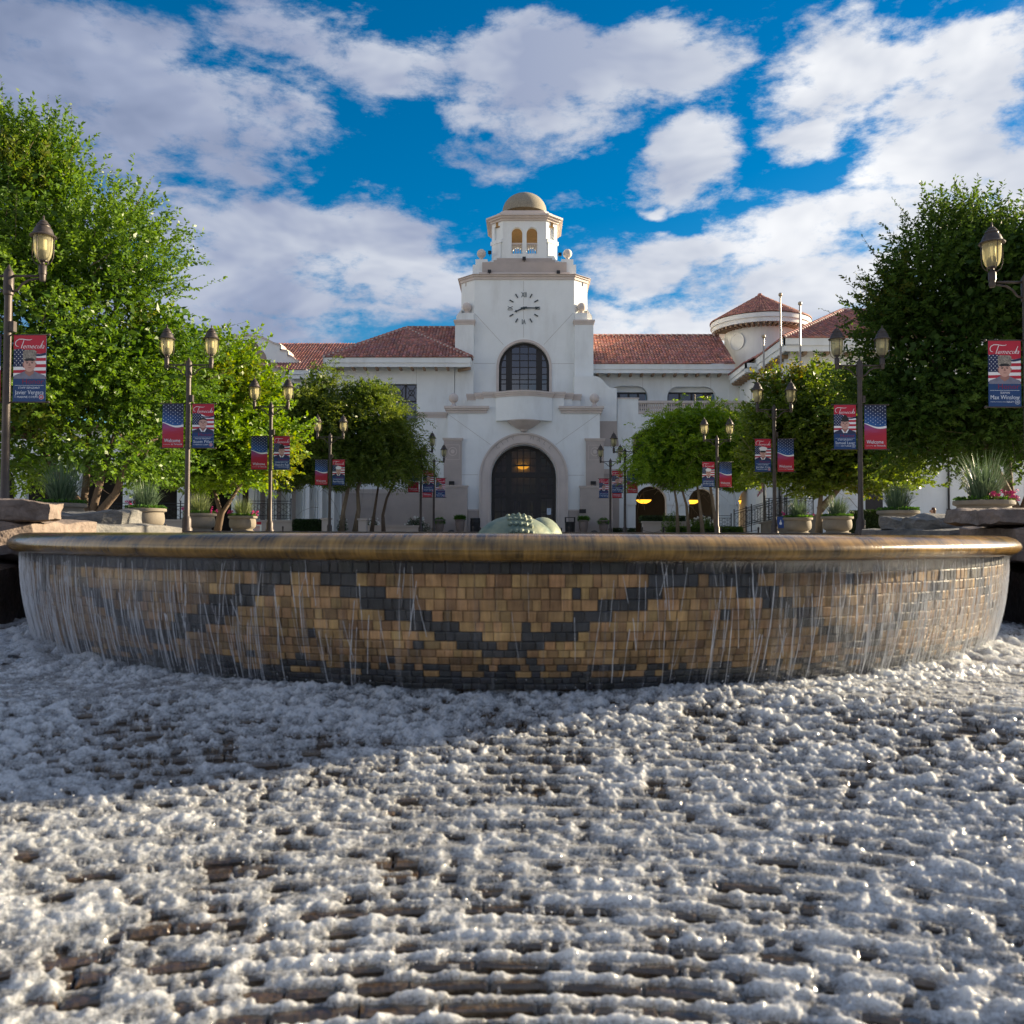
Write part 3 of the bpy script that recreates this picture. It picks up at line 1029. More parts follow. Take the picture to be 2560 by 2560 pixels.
    me.materials.append(md); me.polygons.foreach_set('use_smooth', np.ones(len(me.polygons), bool)); me.update()
    o = link('water_droplets', me); o["kind"] = 'stuff'
    tag(o, 'spray of tiny droplets leaping above the foam', 'droplets')


foam()


# ------------------------------------------------------------------ boulders beside the bowl
def rock(name, label, a, b, seed, m, rough=.05, group=None, chip=.17):
    """blocky boulder filling the box a..b, with chipped corners and a broken surface"""
    a, b = Vector(a), Vector(b)
    bm = bmesh.new()
    bmesh.ops.create_cube(bm, size=2)
    bmesh.ops.bevel(bm, geom=bm.edges[:], offset=chip * 1.3, segments=1, affect='EDGES')
    bmesh.ops.subdivide_edges(bm, edges=bm.edges[:], cuts=5, use_grid_fill=True)
    bmesh.ops.triangulate(bm, faces=bm.faces[:])
    rr = random.Random(seed)
    from mathutils import noise as mn
    off = Vector((rr.uniform(0, 50), rr.uniform(0, 50), rr.uniform(0, 50)))
    c, h = (a + b) / 2, (b - a) / 2
    for v in bm.verts:
        p = v.co.copy()
        w = Vector((p.x * h.x, p.y * h.y, p.z * h.z))
        n = mn.noise_vector(w * 2.2 + off) * .9 + mn.noise_vector(w * 6 + off) * .45 + mn.noise_vector(w * 15 + off) * .22
        v.co = c + w + n * rough * 1.25
    me = bpy.data.meshes.new(name); bm.to_mesh(me); bm.free()
    me.materials.append(m); me.update()
    o = link(name, me)
    smooth_by_angle(o, 28)
    return tag(o, label, 'boulder', group)


rock('boulder', 'pinkish granite slab with sunlit end, topmost over the bowl rim', (-6.6, 8.05, .045), (-4.42, 8.5, .25), 1, M_ROCK, .045)
rock('boulder', 'thick granite block under the sunlit slab, wetted by the rim', (-6.9, 8.0, -.32), (-4.60, 9.6, .10), 2, M_ROCK, .04)
rock('boulder', 'thin sunlit ledge stone between the granite block and the grey boulder', (-5.6, 9.5, -.10), (-4.55, 11.9, .055), 3, M_ROCK2, .025)
rock('boulder', 'grey blue boulder resting on the ledge beside the tufted planter', (-6.2, 10.15, .02), (-4.72, 11.0, .21), 4, M_ROCK2, .06)
rock('boulder', 'dark wet boulder below the granite block at the foam edge', (-6.8, 7.4, -1.3), (-4.75, 9.2, -.28), 5, M_WETROCK, .06)
rock('boulder', 'long grey slab jutting over the far side of the bowl', (4.50, 10.1, .015), (6.3, 11.2, .175), 6, M_ROCK2, .07)
rock('boulder', 'thick rounded granite capstone overlapping the long grey slab', (4.28, 8.3, .04), (6.6, 9.0, .205), 7, M_ROCK, .06)
rock('boulder', 'squared granite block carrying the rounded capstone', (4.60, 8.1, -.32), (6.6, 9.5, .06), 8, M_ROCK, .035)
rock('boulder', 'dark wet boulder under the squared granite block', (4.72, 7.6, -1.3), (6.6, 9.4, -.28), 9, M_WETROCK, .06)
rock('boulder', 'olive stained ledge stone under the long grey slab', (4.45, 9.6, -.10), (6.0, 11.9, .045), 10, M_ROCK2, .03)

# ------------------------------------------------------------------ bronze sculpture in the bowl
def bronze():
    m = mat('verdigris_bronze', (.055, .11, .10), .5, col2=(.27, .29, .19), scale=5, bump=.35, bscale=14, metal=.15, dirt=((.06, .13, .13), 3, .7, (1, 1, 1)))
    root = thing('bronze_sculpture', 'weathered green bronze sculpture with a scaly band, rising from the bowl', 'sculpture', (-.05, 9.0, -.6))

    def ell(c, r, n=28):
        b = MB(); V, F = [], []
        for i in range(n // 2 + 1):
            ph = math.pi * i / (n // 2)
            for k in range(n):
                a = 2 * math.pi * k / n
                V.append((c[0] + r[0] * math.sin(ph) * math.cos(a), c[1] + r[1] * math.sin(ph) * math.sin(a), c[2] - r[2] * math.cos(ph)))
        for i in range(n // 2):
            for k in range(n):
                F.append((i * n + k, i * n + (k + 1) % n, (i + 1) * n + (k + 1) % n, (i + 1) * n + k))
        return b.add(V, F)
    ca, ra = Vector((-.085, 8.9, -.20)), Vector((.43, .40, .345))
    ell(ca, ra).build('body', m, root, smooth=True)
    ell((.20, 9.22, -.20), (.235, .42, .335)).build('hind_lobe', m, root, smooth=True)
    MB().lathe([(.01, -.9), (.55, -.9), (.5, -.55), (.35, -.35), (.01, -.3)], 24, (-.02, 9.0, 0)).build('pedestal', m, root, smooth=True)
    for r_ in range(5):
        for q in range(11):
            lon = R(-78 + q * 15)                     # across the back, camera side first
            lat = R(2 + r_ * 7.2 - q * 1.2)
            d = Vector((math.sin(lat), -math.cos(lat) * math.cos(lon + R(20)), math.cos(lat) * math.sin(lon + R(20))))
            p = ca + Vector((d.x * ra.x, d.y * ra.y, d.z * ra.z))
            if p.z < RIM - .03:
                continue
            nrm = Vector((d.x / ra.x, d.y / ra.y, d.z / ra.z)).normalized()
            tx = Vector((1, 0, 0)); tx = (tx - nrm * tx.dot(nrm)).normalized(); ty = nrm.cross(tx)
            b = MB()
            s = .026 * (1.15 if r_ == 2 else 1)
            pk = p + nrm * (.020 + .012 * (r_ in (2, 3)))
            ring = [p - nrm * .006 + tx * (s * math.cos(a)) + ty * (s * 1.2 * math.sin(a)) for a in [math.pi / 4 + math.pi / 3 * i for i in range(6)]]
            mid = [p + nrm * .014 + tx * (s * .78 * math.cos(a)) + ty * (s * .95 * math.sin(a)) for a in [math.pi / 4 + math.pi / 3 * i for i in range(6)]]
            b.add(ring + mid + [pk], [(i, (i + 1) % 6, 6 + (i + 1) % 6, 6 + i) for i in range(6)] + [(6 + i, 6 + (i + 1) % 6, 12) for i in range(6)])
            b.build('scale', m, root, smooth=False)


bronze()
# ------------------------------------------------------------------ city hall
def c1(x, y, Y): return U(1080 + x * .25880, 440 + y * .25880, Y)
def c2(x, y, Y): return U(1080 + x * .25880, 840 + y * .25880, Y)
def c3(x, y, Y): return U(560 + x * .32091, 780 + y * .32091, Y)
def c4(x, y, Y): return U(1460 + x * .36232, 700 + y * .36232, Y)
def z1(y, Y): return c1(885, y, Y).z
def z2(y, Y): return c2(880, y, Y).z
def hw(n, Y): return n * .25880 / FPX * Y            # half width: crop pixels -> metres


HALL = thing('city_hall', 'cream stucco city hall with domed clock tower and red clay tile roofs', 'building', (0, 61, 0))


def box_part(name, a, b, m, sub=None):
    return MB().box(a, b).build(name, m, sub or HALL)


def moulding(name, x0, x1, y0, y1, zt, zb, out=.18, m=None, ret=True):
    """stepped horizontal moulding in front of y0 (wraps the ends)"""
    h = zt - zb
    b = MB()
    for (f0, f1, o) in ((0, .34, out), (.34, .62, out * .72), (.62, 1, out * .38)):
        b.box((x0 - (o if ret else 0), y0 - o, zt - h * f1 + .001), (x1 + (o if ret else 0), y1, zt - h * f0))
    return b.build(name, m or M_STONE, HALL)


def ball(x, y, z, r, base_z):
    b = MB()
    b.sphere((x, y, z), r, 20)
    h = z - r - base_z
    b.lathe([(.01, h + .06), (r * .42, h + .06), (r * .38, h * .75), (r * .55, h * .5), (r * .85, h * .25), (r * 1.05, h * .2), (r * 1.05, 0), (.01, 0)], 16, (x, y, base_z))
    o = b.build('ball_finial', M_STONE, HALL); smooth_by_angle(o, 40)


def tower():
    YT, YP = 61.0, 60.55
    zc = z1(985, YT)                       # underside of the main cornice
    wf, wp = hw(485, YT), hw(672, YP)
    zg = 0.0
    # clock face wall with the arched window opening
    win_half = hw(245, YT); spring = z1(1845, YT); base = z1(2085, YT)
    b = MB()
    b.plate([[(-wf, zg), (wf, zg), (wf, zc), (-wf, zc)], arch_pts(0, win_half, spring, base, 28)], YT, YT + .6)
    b.build('tower_wall', M_STUCCO, HALL)
    # chamfered corners and flanks above the pilasters
    wc = hw(612, YT + 1.0)
    b = MB()
    for s in (-1, 1):
        v = [(s * wf, YT, 6), (s * wc, YT + 1.0, 6), (s * wc, YT + 7.6, 6), (s * wf, YT + 8.6, 6)]
        v += [(x, y, zc) for (x, y, z) in v]
        b.add(v, [(0, 1, 5, 4), (1, 2, 6, 5), (2, 3, 7, 6)])
    b.box((-wf, YT + 8.2, 0), (wf, YT + 8.6, zc))
    b.build('tower_flank', M_STUCCO, HALL)
    box_part('tower_roof', (-wc + .3, YT + .61, zc - .4), (wc - .3, YT + 8.15, zc - .01), M_STONE)
    # cornice follows the chamfer
    b = MB()
    zt = z1(955, YT)
    for (z0_, z1_, o) in ((zc - .12, zc + .08, .08), (zc + .081, zc + .2, .16), (zc + .201, zt, .26)):
        pl = [(-wf - o * .4, YT - o), (wf + o * .4, YT - o), (wc + o, YT + 1 - o * .4), (wc + o, YT + 7.6 + o * .4), (wf + o * .4, YT + 8.6 + o), (-wf - o * .4, YT + 8.6 + o), (-wc - o, YT + 7.6 + o * .4), (-wc - o, YT + 1 - o * .4)]
        n = 8
        V = [(x, y, z0_) for x, y in pl] + [(x, y, z1_) for x, y in pl]
        b.add(V, [tuple(range(n - 1, -1, -1)), tuple(range(n, 2 * n))] + [(i, (i + 1) % n, n + (i + 1) % n, n + i) for i in range(n)])
    b.build('tower_cornice', M_STONE, HALL)
    # side pilasters with caps, shoulder blocks and balls
    zcap = z1(1390, YP)
    for s in (-1, 1):
        xa, xb = sorted((s * (wf + .01), s * wp))
        box_part('pilaster', (xa, YP, 0), (xb, YP + 2.2, zcap - .32), M_STUCCO)
        moulding('pilaster_cap', xa, xb, YP, YP + 2.2, zcap, zcap - .33, .10)
        zs = z1(1318, YP)
        xc, xd = sorted((s * (wf + .02), s * hw(612, YP)))
        box_part('shoulder_block', (xc, YP + .15, zcap), (xd, YP + 2.0, zs), M_STUCCO)
        # sloping shoulder behind
        xo, xi = s * wp, s * (wc - .05)
        V = [(xo, YP + 1.0, zcap - .01), (xi, YP + 1.0, zcap - .01), (xi, YP + 1.0, z1(1250, YP)), (xo, YP + 1.0, z1(1318, YP))]
        V += [(x, YP + 3.0, z) for (x, y, z) in V]
        MB().add(V, [(0, 1, 2, 3), (4, 7, 6, 5), (0, 3, 7, 4), (3, 2, 6, 7)]).build('shoulder', M_STUCCO, HALL)
        ball(s * hw(563, YP), YP + .55, z1(1247, YP), hw(45, YP), zs - .005)
    # plinth of the belfry
    YB = 61.75
    zt0 = zt
    zb1 = z1(832, YB); w1 = hw(410, YB)
    box_part('belfry_plinth', (-w1, YB, zt0 - .05), (w1, YB + 6.2, zb1), M_CLAD)
    moulding('plinth_ledge', -w1 - .1, w1 + .1, YB + .0, YB + 6.2, z1(937, YB) + .02, zt0 - .06, .12)
    w2 = hw(300, YB + .3); z2_ = z1(812, YB + .3)
    box_part('belfry_step', (-w2, YB + .3, zb1), (w2, YB + 5.9, z2_), M_CLAD)
    w3 = hw(268, YB + .5); z3 = z1(793, YB + .5)
    box_part('belfry_step', (-w3, YB + .5, z2_), (w3, YB + 5.6, z3), M_CLAD)
    for s in (-1, 1):
        for yb in (YB + .15, YB + 4.9):
            xa, xb = sorted((s * (w1 - .02), s * hw(505, YB)))
            b = MB().box((xa, yb, zt0 - .04), (xb, yb + 1.3, z1(850, YB)))
            xc, xd = sorted((s * hw(360, YB), s * hw(478, YB)))
            b.box((xc, yb + .05, z1(852, YB)), (xd, yb + 1.2, z1(795, YB)))
            b.build('corner_pedestal', M_STUCCO, HALL)
            # scroll sweeping up to the belfry
            pts = [(hw(370, YB), z1(850, YB)), (hw(370, YB), z1(800, YB)), (hw(345, YB), z1(800, YB)), (hw(325, YB), z1(792, YB)), (hw(305, YB), z1(775, YB)), (hw(292, YB), z1(745, YB)), (hw(235, YB), z1(745, YB)), (hw(235, YB), z1(850, YB))]
            MB().plate([[(s * u, v) for u, v in pts]], yb + .45, yb + .85).build('scroll', M_STUCCO, HALL)
            ball(s * hw(424, YB), yb + .6, z1(718, YB), hw(45, YB), z1(795, YB) - .005)
    # belfry: octagon
    AP = 2.36; F = hw(212, 62.4); YC = 62.35 + AP
    zf, zh = z3, z1(425, 62.3)
    ahalf = hw(52, 62.3); acx = hw(73, 62.3); asp = z1(543, 62.3); abase = z1(748, 62.3)
    import math as _m
    for q in range(4):
        ca, sa = round(math.cos(q * math.pi / 2)), round(math.sin(q * math.pi / 2))
        fr = lambda u, y, v, ca=ca, sa=sa: (u * ca - (y - AP) * -sa * -1 if False else u * ca + (AP - y) * sa, YC + u * sa - (AP - y) * ca, v)
        b = MB()
        b.plate([[(-F, zf), (F, zf), (F, zh), (-F, zh)], arch_pts(-acx, ahalf, asp, abase, 14), arch_pts(acx, ahalf, asp, abase, 14)], 0, .32, frame=fr)
        b.build('belfry_wall', M_STUCCO, HALL)
        # column and balusters in the openings
        b = MB()
        cx, cy, _ = fr(0, .16, 0)
        b.lathe([(.01, 0), (.13, 0), (.13, .1), (.085, .16), (.075, 1.0), (.07, asp - abase - .14), (.12, asp - abase - .05), (.14, asp - abase), (.01, asp - abase)], 12, (cx, cy, abase))
        for sd in (-1, 1):
            for k in range(5):
                x, y, _ = fr(sd * acx + (k - 2) * ahalf * .42, .16, 0)
                hb = z1(655, 62.3) - abase
                b.lathe([(.05, 0), (.05, hb * .1), (.025, hb * .2), (.055, hb * .45), (.03, hb * .75), (.045, hb * .9), (.045, hb)], 8, (x, y, abase))
            p0 = Vector(fr(sd * acx - ahalf, .08, z1(655, 62.3))); p1 = Vector(fr(sd * acx + ahalf, .24, z1(640, 62.3)))
            lo = [min(p0[i], p1[i]) for i in range(3)]; hi = [max(p0[i], p1[i]) for i in range(3)]
            b.box(lo, hi)
        o = b.build('belfry_balustrade', M_STONE, HALL, smooth=False)
        # diagonal face with a niche
        d = math.pi / 4 + q * math.pi / 2
        c_, s_ = math.cos(d), math.sin(d)
        mid = Vector(((AP + F) / 2 * (1 if c_ > 0 else -1), (AP + F) / 2 * (1 if s_ > 0 else -1), 0))
        half = (AP - F) / math.sqrt(2)
        tx = Vector((-s_, c_, 0)); nx = Vector((c_, s_, 0))
        fr2 = lambda u, y, v, tx=tx, nx=nx, mid=mid: tuple(Vector((0, YC, 0)) + mid + tx * u - nx * y + Vector((0, 0, v)))
        niche = rect(-half * .5, z1(600, 62.3), half * .5, z1(465, 62.3))
        b = MB().plate([[(-half, zf), (half, zf), (half, zh), (-half, zh)], niche], 0, .14, frame=fr2)
        b.plate([[(-half * .55, z1(610, 62.3)), (half * .55, z1(610, 62.3)), (half * .55, z1(455, 62.3)), (-half * .55, z1(455, 62.3))]], .141, .3, frame=fr2)
        b.build('belfry_corner', M_STUCCO, HALL)
        b = MB().plate([rect(-half * 1.0, z1(640, 62.3), half * 1.0, z1(605, 62.3))], -.14, -.002, frame=fr2)
        b.plate([rect(-half * .8, zf, half * .8, z1(640, 62.3) - .001)], -.10, -.001, frame=fr2)
        b.build('corner_buttress', M_STUCCO, HALL)
    box_part('belfry_ceiling', (-AP + .3, YC - AP + .33, zh - .35), (AP - .3, YC + AP - .33, zh - .02), mat('belfry_soffit', (.42, .25, .10), .8))
    box_part('belfry_floor', (-AP + .34, YC - AP + .34, zf - .3), (AP - .34, YC + AP - .34, abase - .02), M_STUCCO)

    def octa(ap, f, z0_, z1_, b):
        pl = [(-f, -ap), (f, -ap), (ap, -f), (ap, f), (f, ap), (-f, ap), (-ap, f), (-ap, -f)]
        V = [(x, YC + y, z0_) for x, y in pl] + [(x, YC + y, z1_) for x, y in pl]
        b.add(V, [tuple(range(7, -1, -1)), tuple(range(8, 16))] + [(i, (i + 1) % 8, 8 + (i + 1) % 8, 8 + i) for i in range(8)])
    b = MB()
    zz = z1(425, 62.2)
    octa(AP + .12, F + .05, zz, zz + .14, b)
    octa(AP + .26, F + .11, zz + .141, zz + .27, b)
    octa(AP + .42, F + .17, zz + .271, z1(372, 62.2), b)
    b.build('belfry_cornice', M_STONE, HALL)
    b = MB(); octa(AP - .35, F - .05, z1(372, 62.2), z1(358, 63), b); octa(AP - .6, F - .15, z1(358, 63), z1(344, 63.2), b)
    b.build('dome_base', M_STONE, HALL)
    rd = hw(214, YC); zd = z1(350, YC)
    prof = [(rd * math.cos(R(90) * i / 16), rd * .84 * math.sin(R(90) * i / 16)) for i in range(17)]
    prof[-1] = (.001, prof[-1][1])
    MB().lathe([(rd, -.2)] + prof, 48, (0, YC, zd)).build('dome', M_DOME, HALL, smooth=True)
    # flood lights on the ledges
    for (x, y, Y) in ((555, 925, 61.6), (1220, 932, 61.6), (890, 800, 61.9), (558, 742, 62.4), (1236, 760, 62.4)):
        p = c1(x, y, Y)
        b = MB().box((p.x - .12, Y - .12, p.z - .08), (p.x + .12, Y + .1, p.z + .12)).box((p.x - .02, Y - .02, p.z - .25), (p.x + .02, Y + .02, p.z - .08))
        b.build('flood_light', M_BLACK, HALL)

    # arched window
    trim = MB().plate([arch_pts(0, hw(268, YT), spring, base - .3, 28), arch_pts(0, win_half - .005, spring, base - .31, 28)[::-1]], YT - .07, YT + .1)
    trim.build('window_surround', M_STONE, HALL)
    window_grid('arched_window', win_half, spring, base - .6, YT + .36, cols=[-.92, -.70, -.50, -.17, .17, .50, .70, .92],
                rows=[z1(y, YT) for y in (2290, 2068, 2000, 1958, 1905, 1838, 1772, 1708, 1640)], wide=((-.70, -.50), (.50, .70)), gm=M_GLASS_SKY)
    box_part('window_back', (-win_half - .2, YT + 1.5, base - .6), (win_half + .2, YT + 1.6, spring + win_half + .2), M_DARK)
    # clock
    clk = c1(887, 1278, YT); rc = hw(160, YT)
    cx, cz = clk.x, clk.z
    k_ = 20
    ck = MB().plate([[(cx + .09 * math.cos(2 * math.pi * i / k_), cz + .09 * math.sin(2 * math.pi * i / k_)) for i in range(k_)]], YT - .14, YT - .001).build('clock', M_CLOCK, HALL)
    for h in range(12):
        a = h * math.pi / 6
        if h % 3 == 0:
            continue
        p = Vector((cx + rc * .87 * math.sin(a), YT - .04, cz + rc * .87 * math.cos(a)))
        d = Vector((math.sin(a), 0, math.cos(a)))
        MB().obox(p, d * rc * .13, Vector((0, .03, 0)), d.cross(Vector((0, 1, 0))) * .035).build('hour_mark', M_CLOCK, ck)
    for h, s in ((0, 'XII'), (3, 'III'), (6, 'VI'), (9, 'IX')):
        v, f = text_geo(s, 0, .012)
        xs = [p[0] for p in v]; w = max(xs) - min(xs); mx = (max(xs) + min(xs)) / 2; my = .35
        a = h * math.pi / 6
        sc = .50; sx = .46 / max(w, .3) if False else .42
        rot = -a
        V = []
        for (x, y) in v:
            u, t = (x - mx) * sx * (.75), (y - my) * sc
            uu = u * math.cos(rot) - t * math.sin(rot); tt = u * math.sin(rot) + t * math.cos(rot)
            V.append((cx + rc * .83 * math.sin(a) + uu, YT - .045, cz + rc * .83 * math.cos(a) + tt))
        MB().add(V, f).build('numeral', M_CLOCK, ck)
    for nm, ang, ln, w in (('hour_hand', R(247), rc * .62, .055), ('minute_hand', R(90), rc * .95, .05)):
        d = Vector((math.sin(ang), 0, math.cos(ang))); n = d.cross(Vector((0, 1, 0)))
        o = Vector((cx, YT - .09 - (.03 if nm == 'minute_hand' else 0), cz)); y = Vector((0, .015, 0))
        V = [o - d * .22 + n * .03, o - d * .22 - n * .03, o - n * w, o + d * ln * .72 - n * w * .7, o + d * ln * .8 - n * w * 1.7, o + d * ln, o + d * ln * .8 + n * w * 1.7, o + d * ln * .72 + n * w * .7, o + n * w]
        nv = len(V)
        MB().add([p - y for p in V] + [p + y for p in V], [tuple(range(nv)), tuple(range(2 * nv - 1, nv - 1, -1))] + [(i, i + nv, (i + 1) % nv + nv, (i + 1) % nv) for i in range(nv)]).build(nm, M_CLOCK, ck)
    # control joints in the stucco
    b = MB()
    def joint(x0, y0, x1, y1, Y, w=.011):
        p, q = c1(x0, y0, Y), c1(x1, y1, Y)
        d = (q - p); n = Vector((-d.z, 0, d.x)).normalized()
        b.obox((p + q) / 2 + Vector((0, -.002, 0)), d / 2, Vector((0, .0025, 0)), n * w)
    joint(885, 1012, 885, 1115, YT); joint(885, 1440, 885, 1562, YT); joint(885, 1180, 885, 1250, YT); joint(885, 1300, 885, 1380, YT)
    joint(410, 1325, 690, 1630, YT); joint(1362, 1325, 1080, 1630, YT)
    joint(395, 1810, 612, 1810, YT); joint(1158, 1812, 1370, 1812, YT)
    b.build('control_joint', M_JOINT, HALL, kind='stuff')


def window_grid(name, half, spring, base, Y, cols, rows, wide=(), gm=None, bar=.035, depth=.1, sub=HALL):
    """dark frame with real bars and one pane object for each opening, clipped to a round head"""
    def top(x):
        return spring + math.sqrt(max(half * half - x * x, 0))
    cs = [c * half for c in cols]
    b = MB()
    b.plate([arch_pts(0, half, spring, base, 28), arch_pts(0, half * .90, spring, base + .05, 28)[::-1]], Y, Y + depth)
    for c in cs[1:-1]:
        zt = spring + math.sqrt(max((half * .92) ** 2 - c * c, 0))
        b.box((c - bar, Y + .005, base), (c + bar, Y + depth - .005, zt))
    for (a, d) in wide:
        xa, xb = a * half, d * half
        m = min(top(xa), top(xb))
        b.box((xa, Y + .008, base), (xb, Y + depth - .008, m - .05))
    rs = sorted(rows)
    for z in rs[1:]:
        if z > spring + half * .9: continue
        w = half * .93 if z <= spring else math.sqrt(max((half * .93) ** 2 - (z - spring) ** 2, 0))
        b.box((-w, Y + .012, z - bar * .8), (w, Y + depth - .012, z + bar * .8))
    fr = b.build(name, M_FRAME, sub)
    zs = rs + [spring + half]
    for i in range(len(cs) - 1):
        if any(abs(cs[i] - a * half) < 1e-6 for a, d in wide):
            continue
        for j in range(len(zs) - 1):
            x0, x1, za, zb = cs[i], cs[i + 1], zs[j], zs[j + 1]
            n = 6
            tp = []
            for k in range(n + 1):
                x = x1 + (x0 - x1) * k / n
                t = spring + math.sqrt(max((half * .93) ** 2 - x * x, 0))
                tp.append((x, min(zb, t)))
            if max(t for _, t in tp) - za < .08:
                continue
            tp = [(x, max(t, za + .001)) for x, t in tp]
            MB().add([(x0, Y + .05, za), (x1, Y + .05, za)] + [(x, Y + .05, t) for x, t in tp], [tuple(range(n + 3))]).build('pane', gm or M_GLASS_DARK, fr)
    return fr


def entry():
    YE = 58.0
    we = hw(735, YE); zt = z2(745, YE)
    ph = hw(317, YE); sp = z2(1362, YE)
    arch = arch_pts(0, ph, sp, -.02, 32)
    out = [(-we, -.01), (we, -.01), (we, zt), (-we, zt)]
    # the arch reaches the ground: notch instead of hole
    loop = [(-we, 0), (-ph, 0), (-ph, sp)] + [(-ph * math.cos(math.pi * i / 32), sp + ph * math.sin(math.pi * i / 32)) for i in range(1, 32)] + [(ph, sp), (ph, 0), (we, 0), (we, zt), (-we, zt)]
    MB().plate([loop], YE, YE + 1.0).build('entry_wall', M_STUCCO, HALL)
    for s in (-1, 1):
        xa, xb = sorted((s * we, s * (we - .4)))
        box_part('entry_flank', (xa, YE + 1.001, 0), (xb, YE + 3.2, zt), M_STUCCO)
    box_part('entry_roof', (-we + .41, YE + 1.001, zt - .25), (we - .41, YE + 3.2, zt - .02), M_STONE)
    # archivolt in two steps with lettering
    def ring(ro, ri, y0, y1, nm, m):
        lo = [(-ro, 0), (-ri, 0), (-ri, sp)] + [(-ri * math.cos(math.pi * i / 40), sp + ri * math.sin(math.pi * i / 40)) for i in range(1, 40)] + [(ri, sp), (ri, 0), (ro, 0), (ro, sp)] + [(ro * math.cos(math.pi * i / 40), sp + ro * math.sin(math.pi * i / 40)) for i in range(1, 40)] + [(-ro, sp)]
        MB().plate([lo], y0, y1).build(nm, m, HALL)
    ring(hw(428, YE), hw(412, YE), YE - .20, YE - .001, 'archivolt_edge', M_STONE)
    ring(hw(4115, YE) / 10, hw(345, YE), YE - .13, YE - .001, 'archivolt', M_STONE)
    ring(hw(344.5, YE), hw(330, YE), YE - .19, YE - .001, 'archivolt_edge', M_STONE)
    ring(hw(329.5, YE), ph - .002, YE - .10, YE + .02, 'archivolt_edge', M_STONE)
    b = MB()
    rt = hw(368, YE)
    def letters(word, a0, a1):
        for i, ch in enumerate(word):
            a = a0 + (a1 - a0) * i / (len(word) - 1)
            v, f = text_geo(ch, 0, -.008)
            xs = [p[0] for p in v]; mx = (max(xs) + min(xs)) / 2
            sc = .36; rot = -(a)
            V = []
            for (x, y) in v:
                u, t = (x - mx) * sc, y * sc
                uu = u * math.cos(rot) - t * math.sin(rot); tt = u * math.sin(rot) + t * math.cos(rot)
                V.append((rt * math.sin(a) + uu, YE - .134, sp + rt * math.cos(a) + tt))
            MB().add(V, f).build('letter', M_LETTER, HALL)
    M_LETTER = mat('engraved', (.30, .26, .23), .9)
    letters('CITY', R(-41), R(-16)); letters('HALL', R(12), R(42))
    # glazed screen with doors
    YD = YE + 1.05
    fr = window_grid('entrance_screen', ph, sp, 0, YD, cols=[-.90, -.70, -.53, -.39, -.2, 0, .2, .39, .53, .70, .90],
                     rows=[0.05, z2(1700, YD), z2(1565, YD), z2(1525, YD), z2(1440, YD), z2(1365, YD), z2(1320, YD), z2(1255, YD), z2(1180, YD), z2(1110, YD)],
                     wide=((-.53, -.39), (.39, .53)), gm=M_GLASS_DARK, bar=.03)
    b = MB()
    zd = z2(1565, YD)
    for (x0, x1) in ((-ph * .39, -.03), (.03, ph * .39)):
        b.plate([rect(x0, .02, x1, zd), rect(x0 + .2, .35, x1 - .2, zd - .2)], YD - .03, YD + .004)
    b.box((-ph * .93, YD - .02, zd), (ph * .93, YD + .004, z2(1525, YD)))
    b.box((-ph * .95, YD - .02, z2(1365, YD)), (ph * .95, YD + .004, z2(1320, YD)))
    b.build('door_frames', M_FRAME, HALL)
    b = MB()
    for s in (-1, 1):
        b.tube([(s * .1, YD - .1, .9), (s * .1, YD - .1, 1.3)], .018, 6)
        for k in range(24):
            a = 2 * math.pi * k / 24; a2 = 2 * math.pi * (k + 1) / 24
            for rr in (.23, .15):
                b.tube([(s * ph * .2 + rr * math.sin(a), YD + .02, 1.35 + rr * math.cos(a)), (s * ph * .2 + rr * math.sin(a2), YD + .02, 1.35 + rr * math.cos(a2))], .008, 4, caps=False)
    b.build('door_fittings', mat('etched', (.25, .23, .2), .5), HALL)
    p = c2(1130, 1695, YD - .03)
    b = MB().box((p.x - .14, YD - .05, p.z - .21), (p.x + .14, YD - .04, p.z + .21))
    for k in range(7):
        b.box((p.x - .10, YD - .0525, p.z + .13 - k * .045), (p.x + .10 - .05 * (k % 3 == 2), YD - .0505, p.z + .145 - k * .045), 1)
    b.build('notice_sheet', [mat('paper', (.62, .72, .85), .6), mat('print_grey', (.3, .33, .4), .7)], HALL)
    # hall behind the screen
    b = MB()
    b.box((-3.2, YE + 6.5, 0), (3.2, YE + 6.6, 8)); b.box((-3.3, YD + .3, 0), (-3.2, YE + 6.5, 8)); b.box((3.2, YD + .3, 0), (3.3, YE + 6.5, 8))
    b.box((-3.2, YD + .3, 8), (3.2, YE + 6.6, 8.1))
    b.build('entrance_hall', M_DARK, HALL)
    p = c2(877, 1262, YE + 3.0)
    bowl_lamp(p, .43, YE + 3.0, 'amber glass bowl lamp glowing behind the entrance screen', 8.0)
    # stone piers, plinths and base courses
    for s in (-1, 1):
        xa, xb = sorted((s * hw(600, YE), s * hw(772, YE)))
        z0_, z1_ = z2(1440, YE), z2(990, YE)
        box_part('entry_pier', (xa, YE - .22, z0_ - .3), (xb, YE - .003, z1_ - .16), M_CLAD)
        moulding('pier_cap', xa - .02, xb + .02, YE - .22, YE - .002, z1_, z1_ - .17, .07)
        cx = (xa + xb) / 2; cz = z2(1120, YE)
        b = MB()
        def annulus(ri, ro, y0):
            k = 24
            b.plate([[(cx + ro * math.cos(2 * math.pi * i / k), cz + ro * math.sin(2 * math.pi * i / k)) for i in range(k)], [(cx + ri * math.cos(2 * math.pi * i / k), cz + ri * math.sin(2 * math.pi * i / k)) for i in range(k)][::-1]], y0, YE - .221)
        annulus(.24, .29, YE - .25); annulus(.02, .13, YE - .245)
        b.plate([rect(cx - .45, cz - .55, cx + .45, cz + .45), rect(cx - .42, cz - .52, cx + .42, cz + .42)[::-1]], YE - .24, YE - .221)
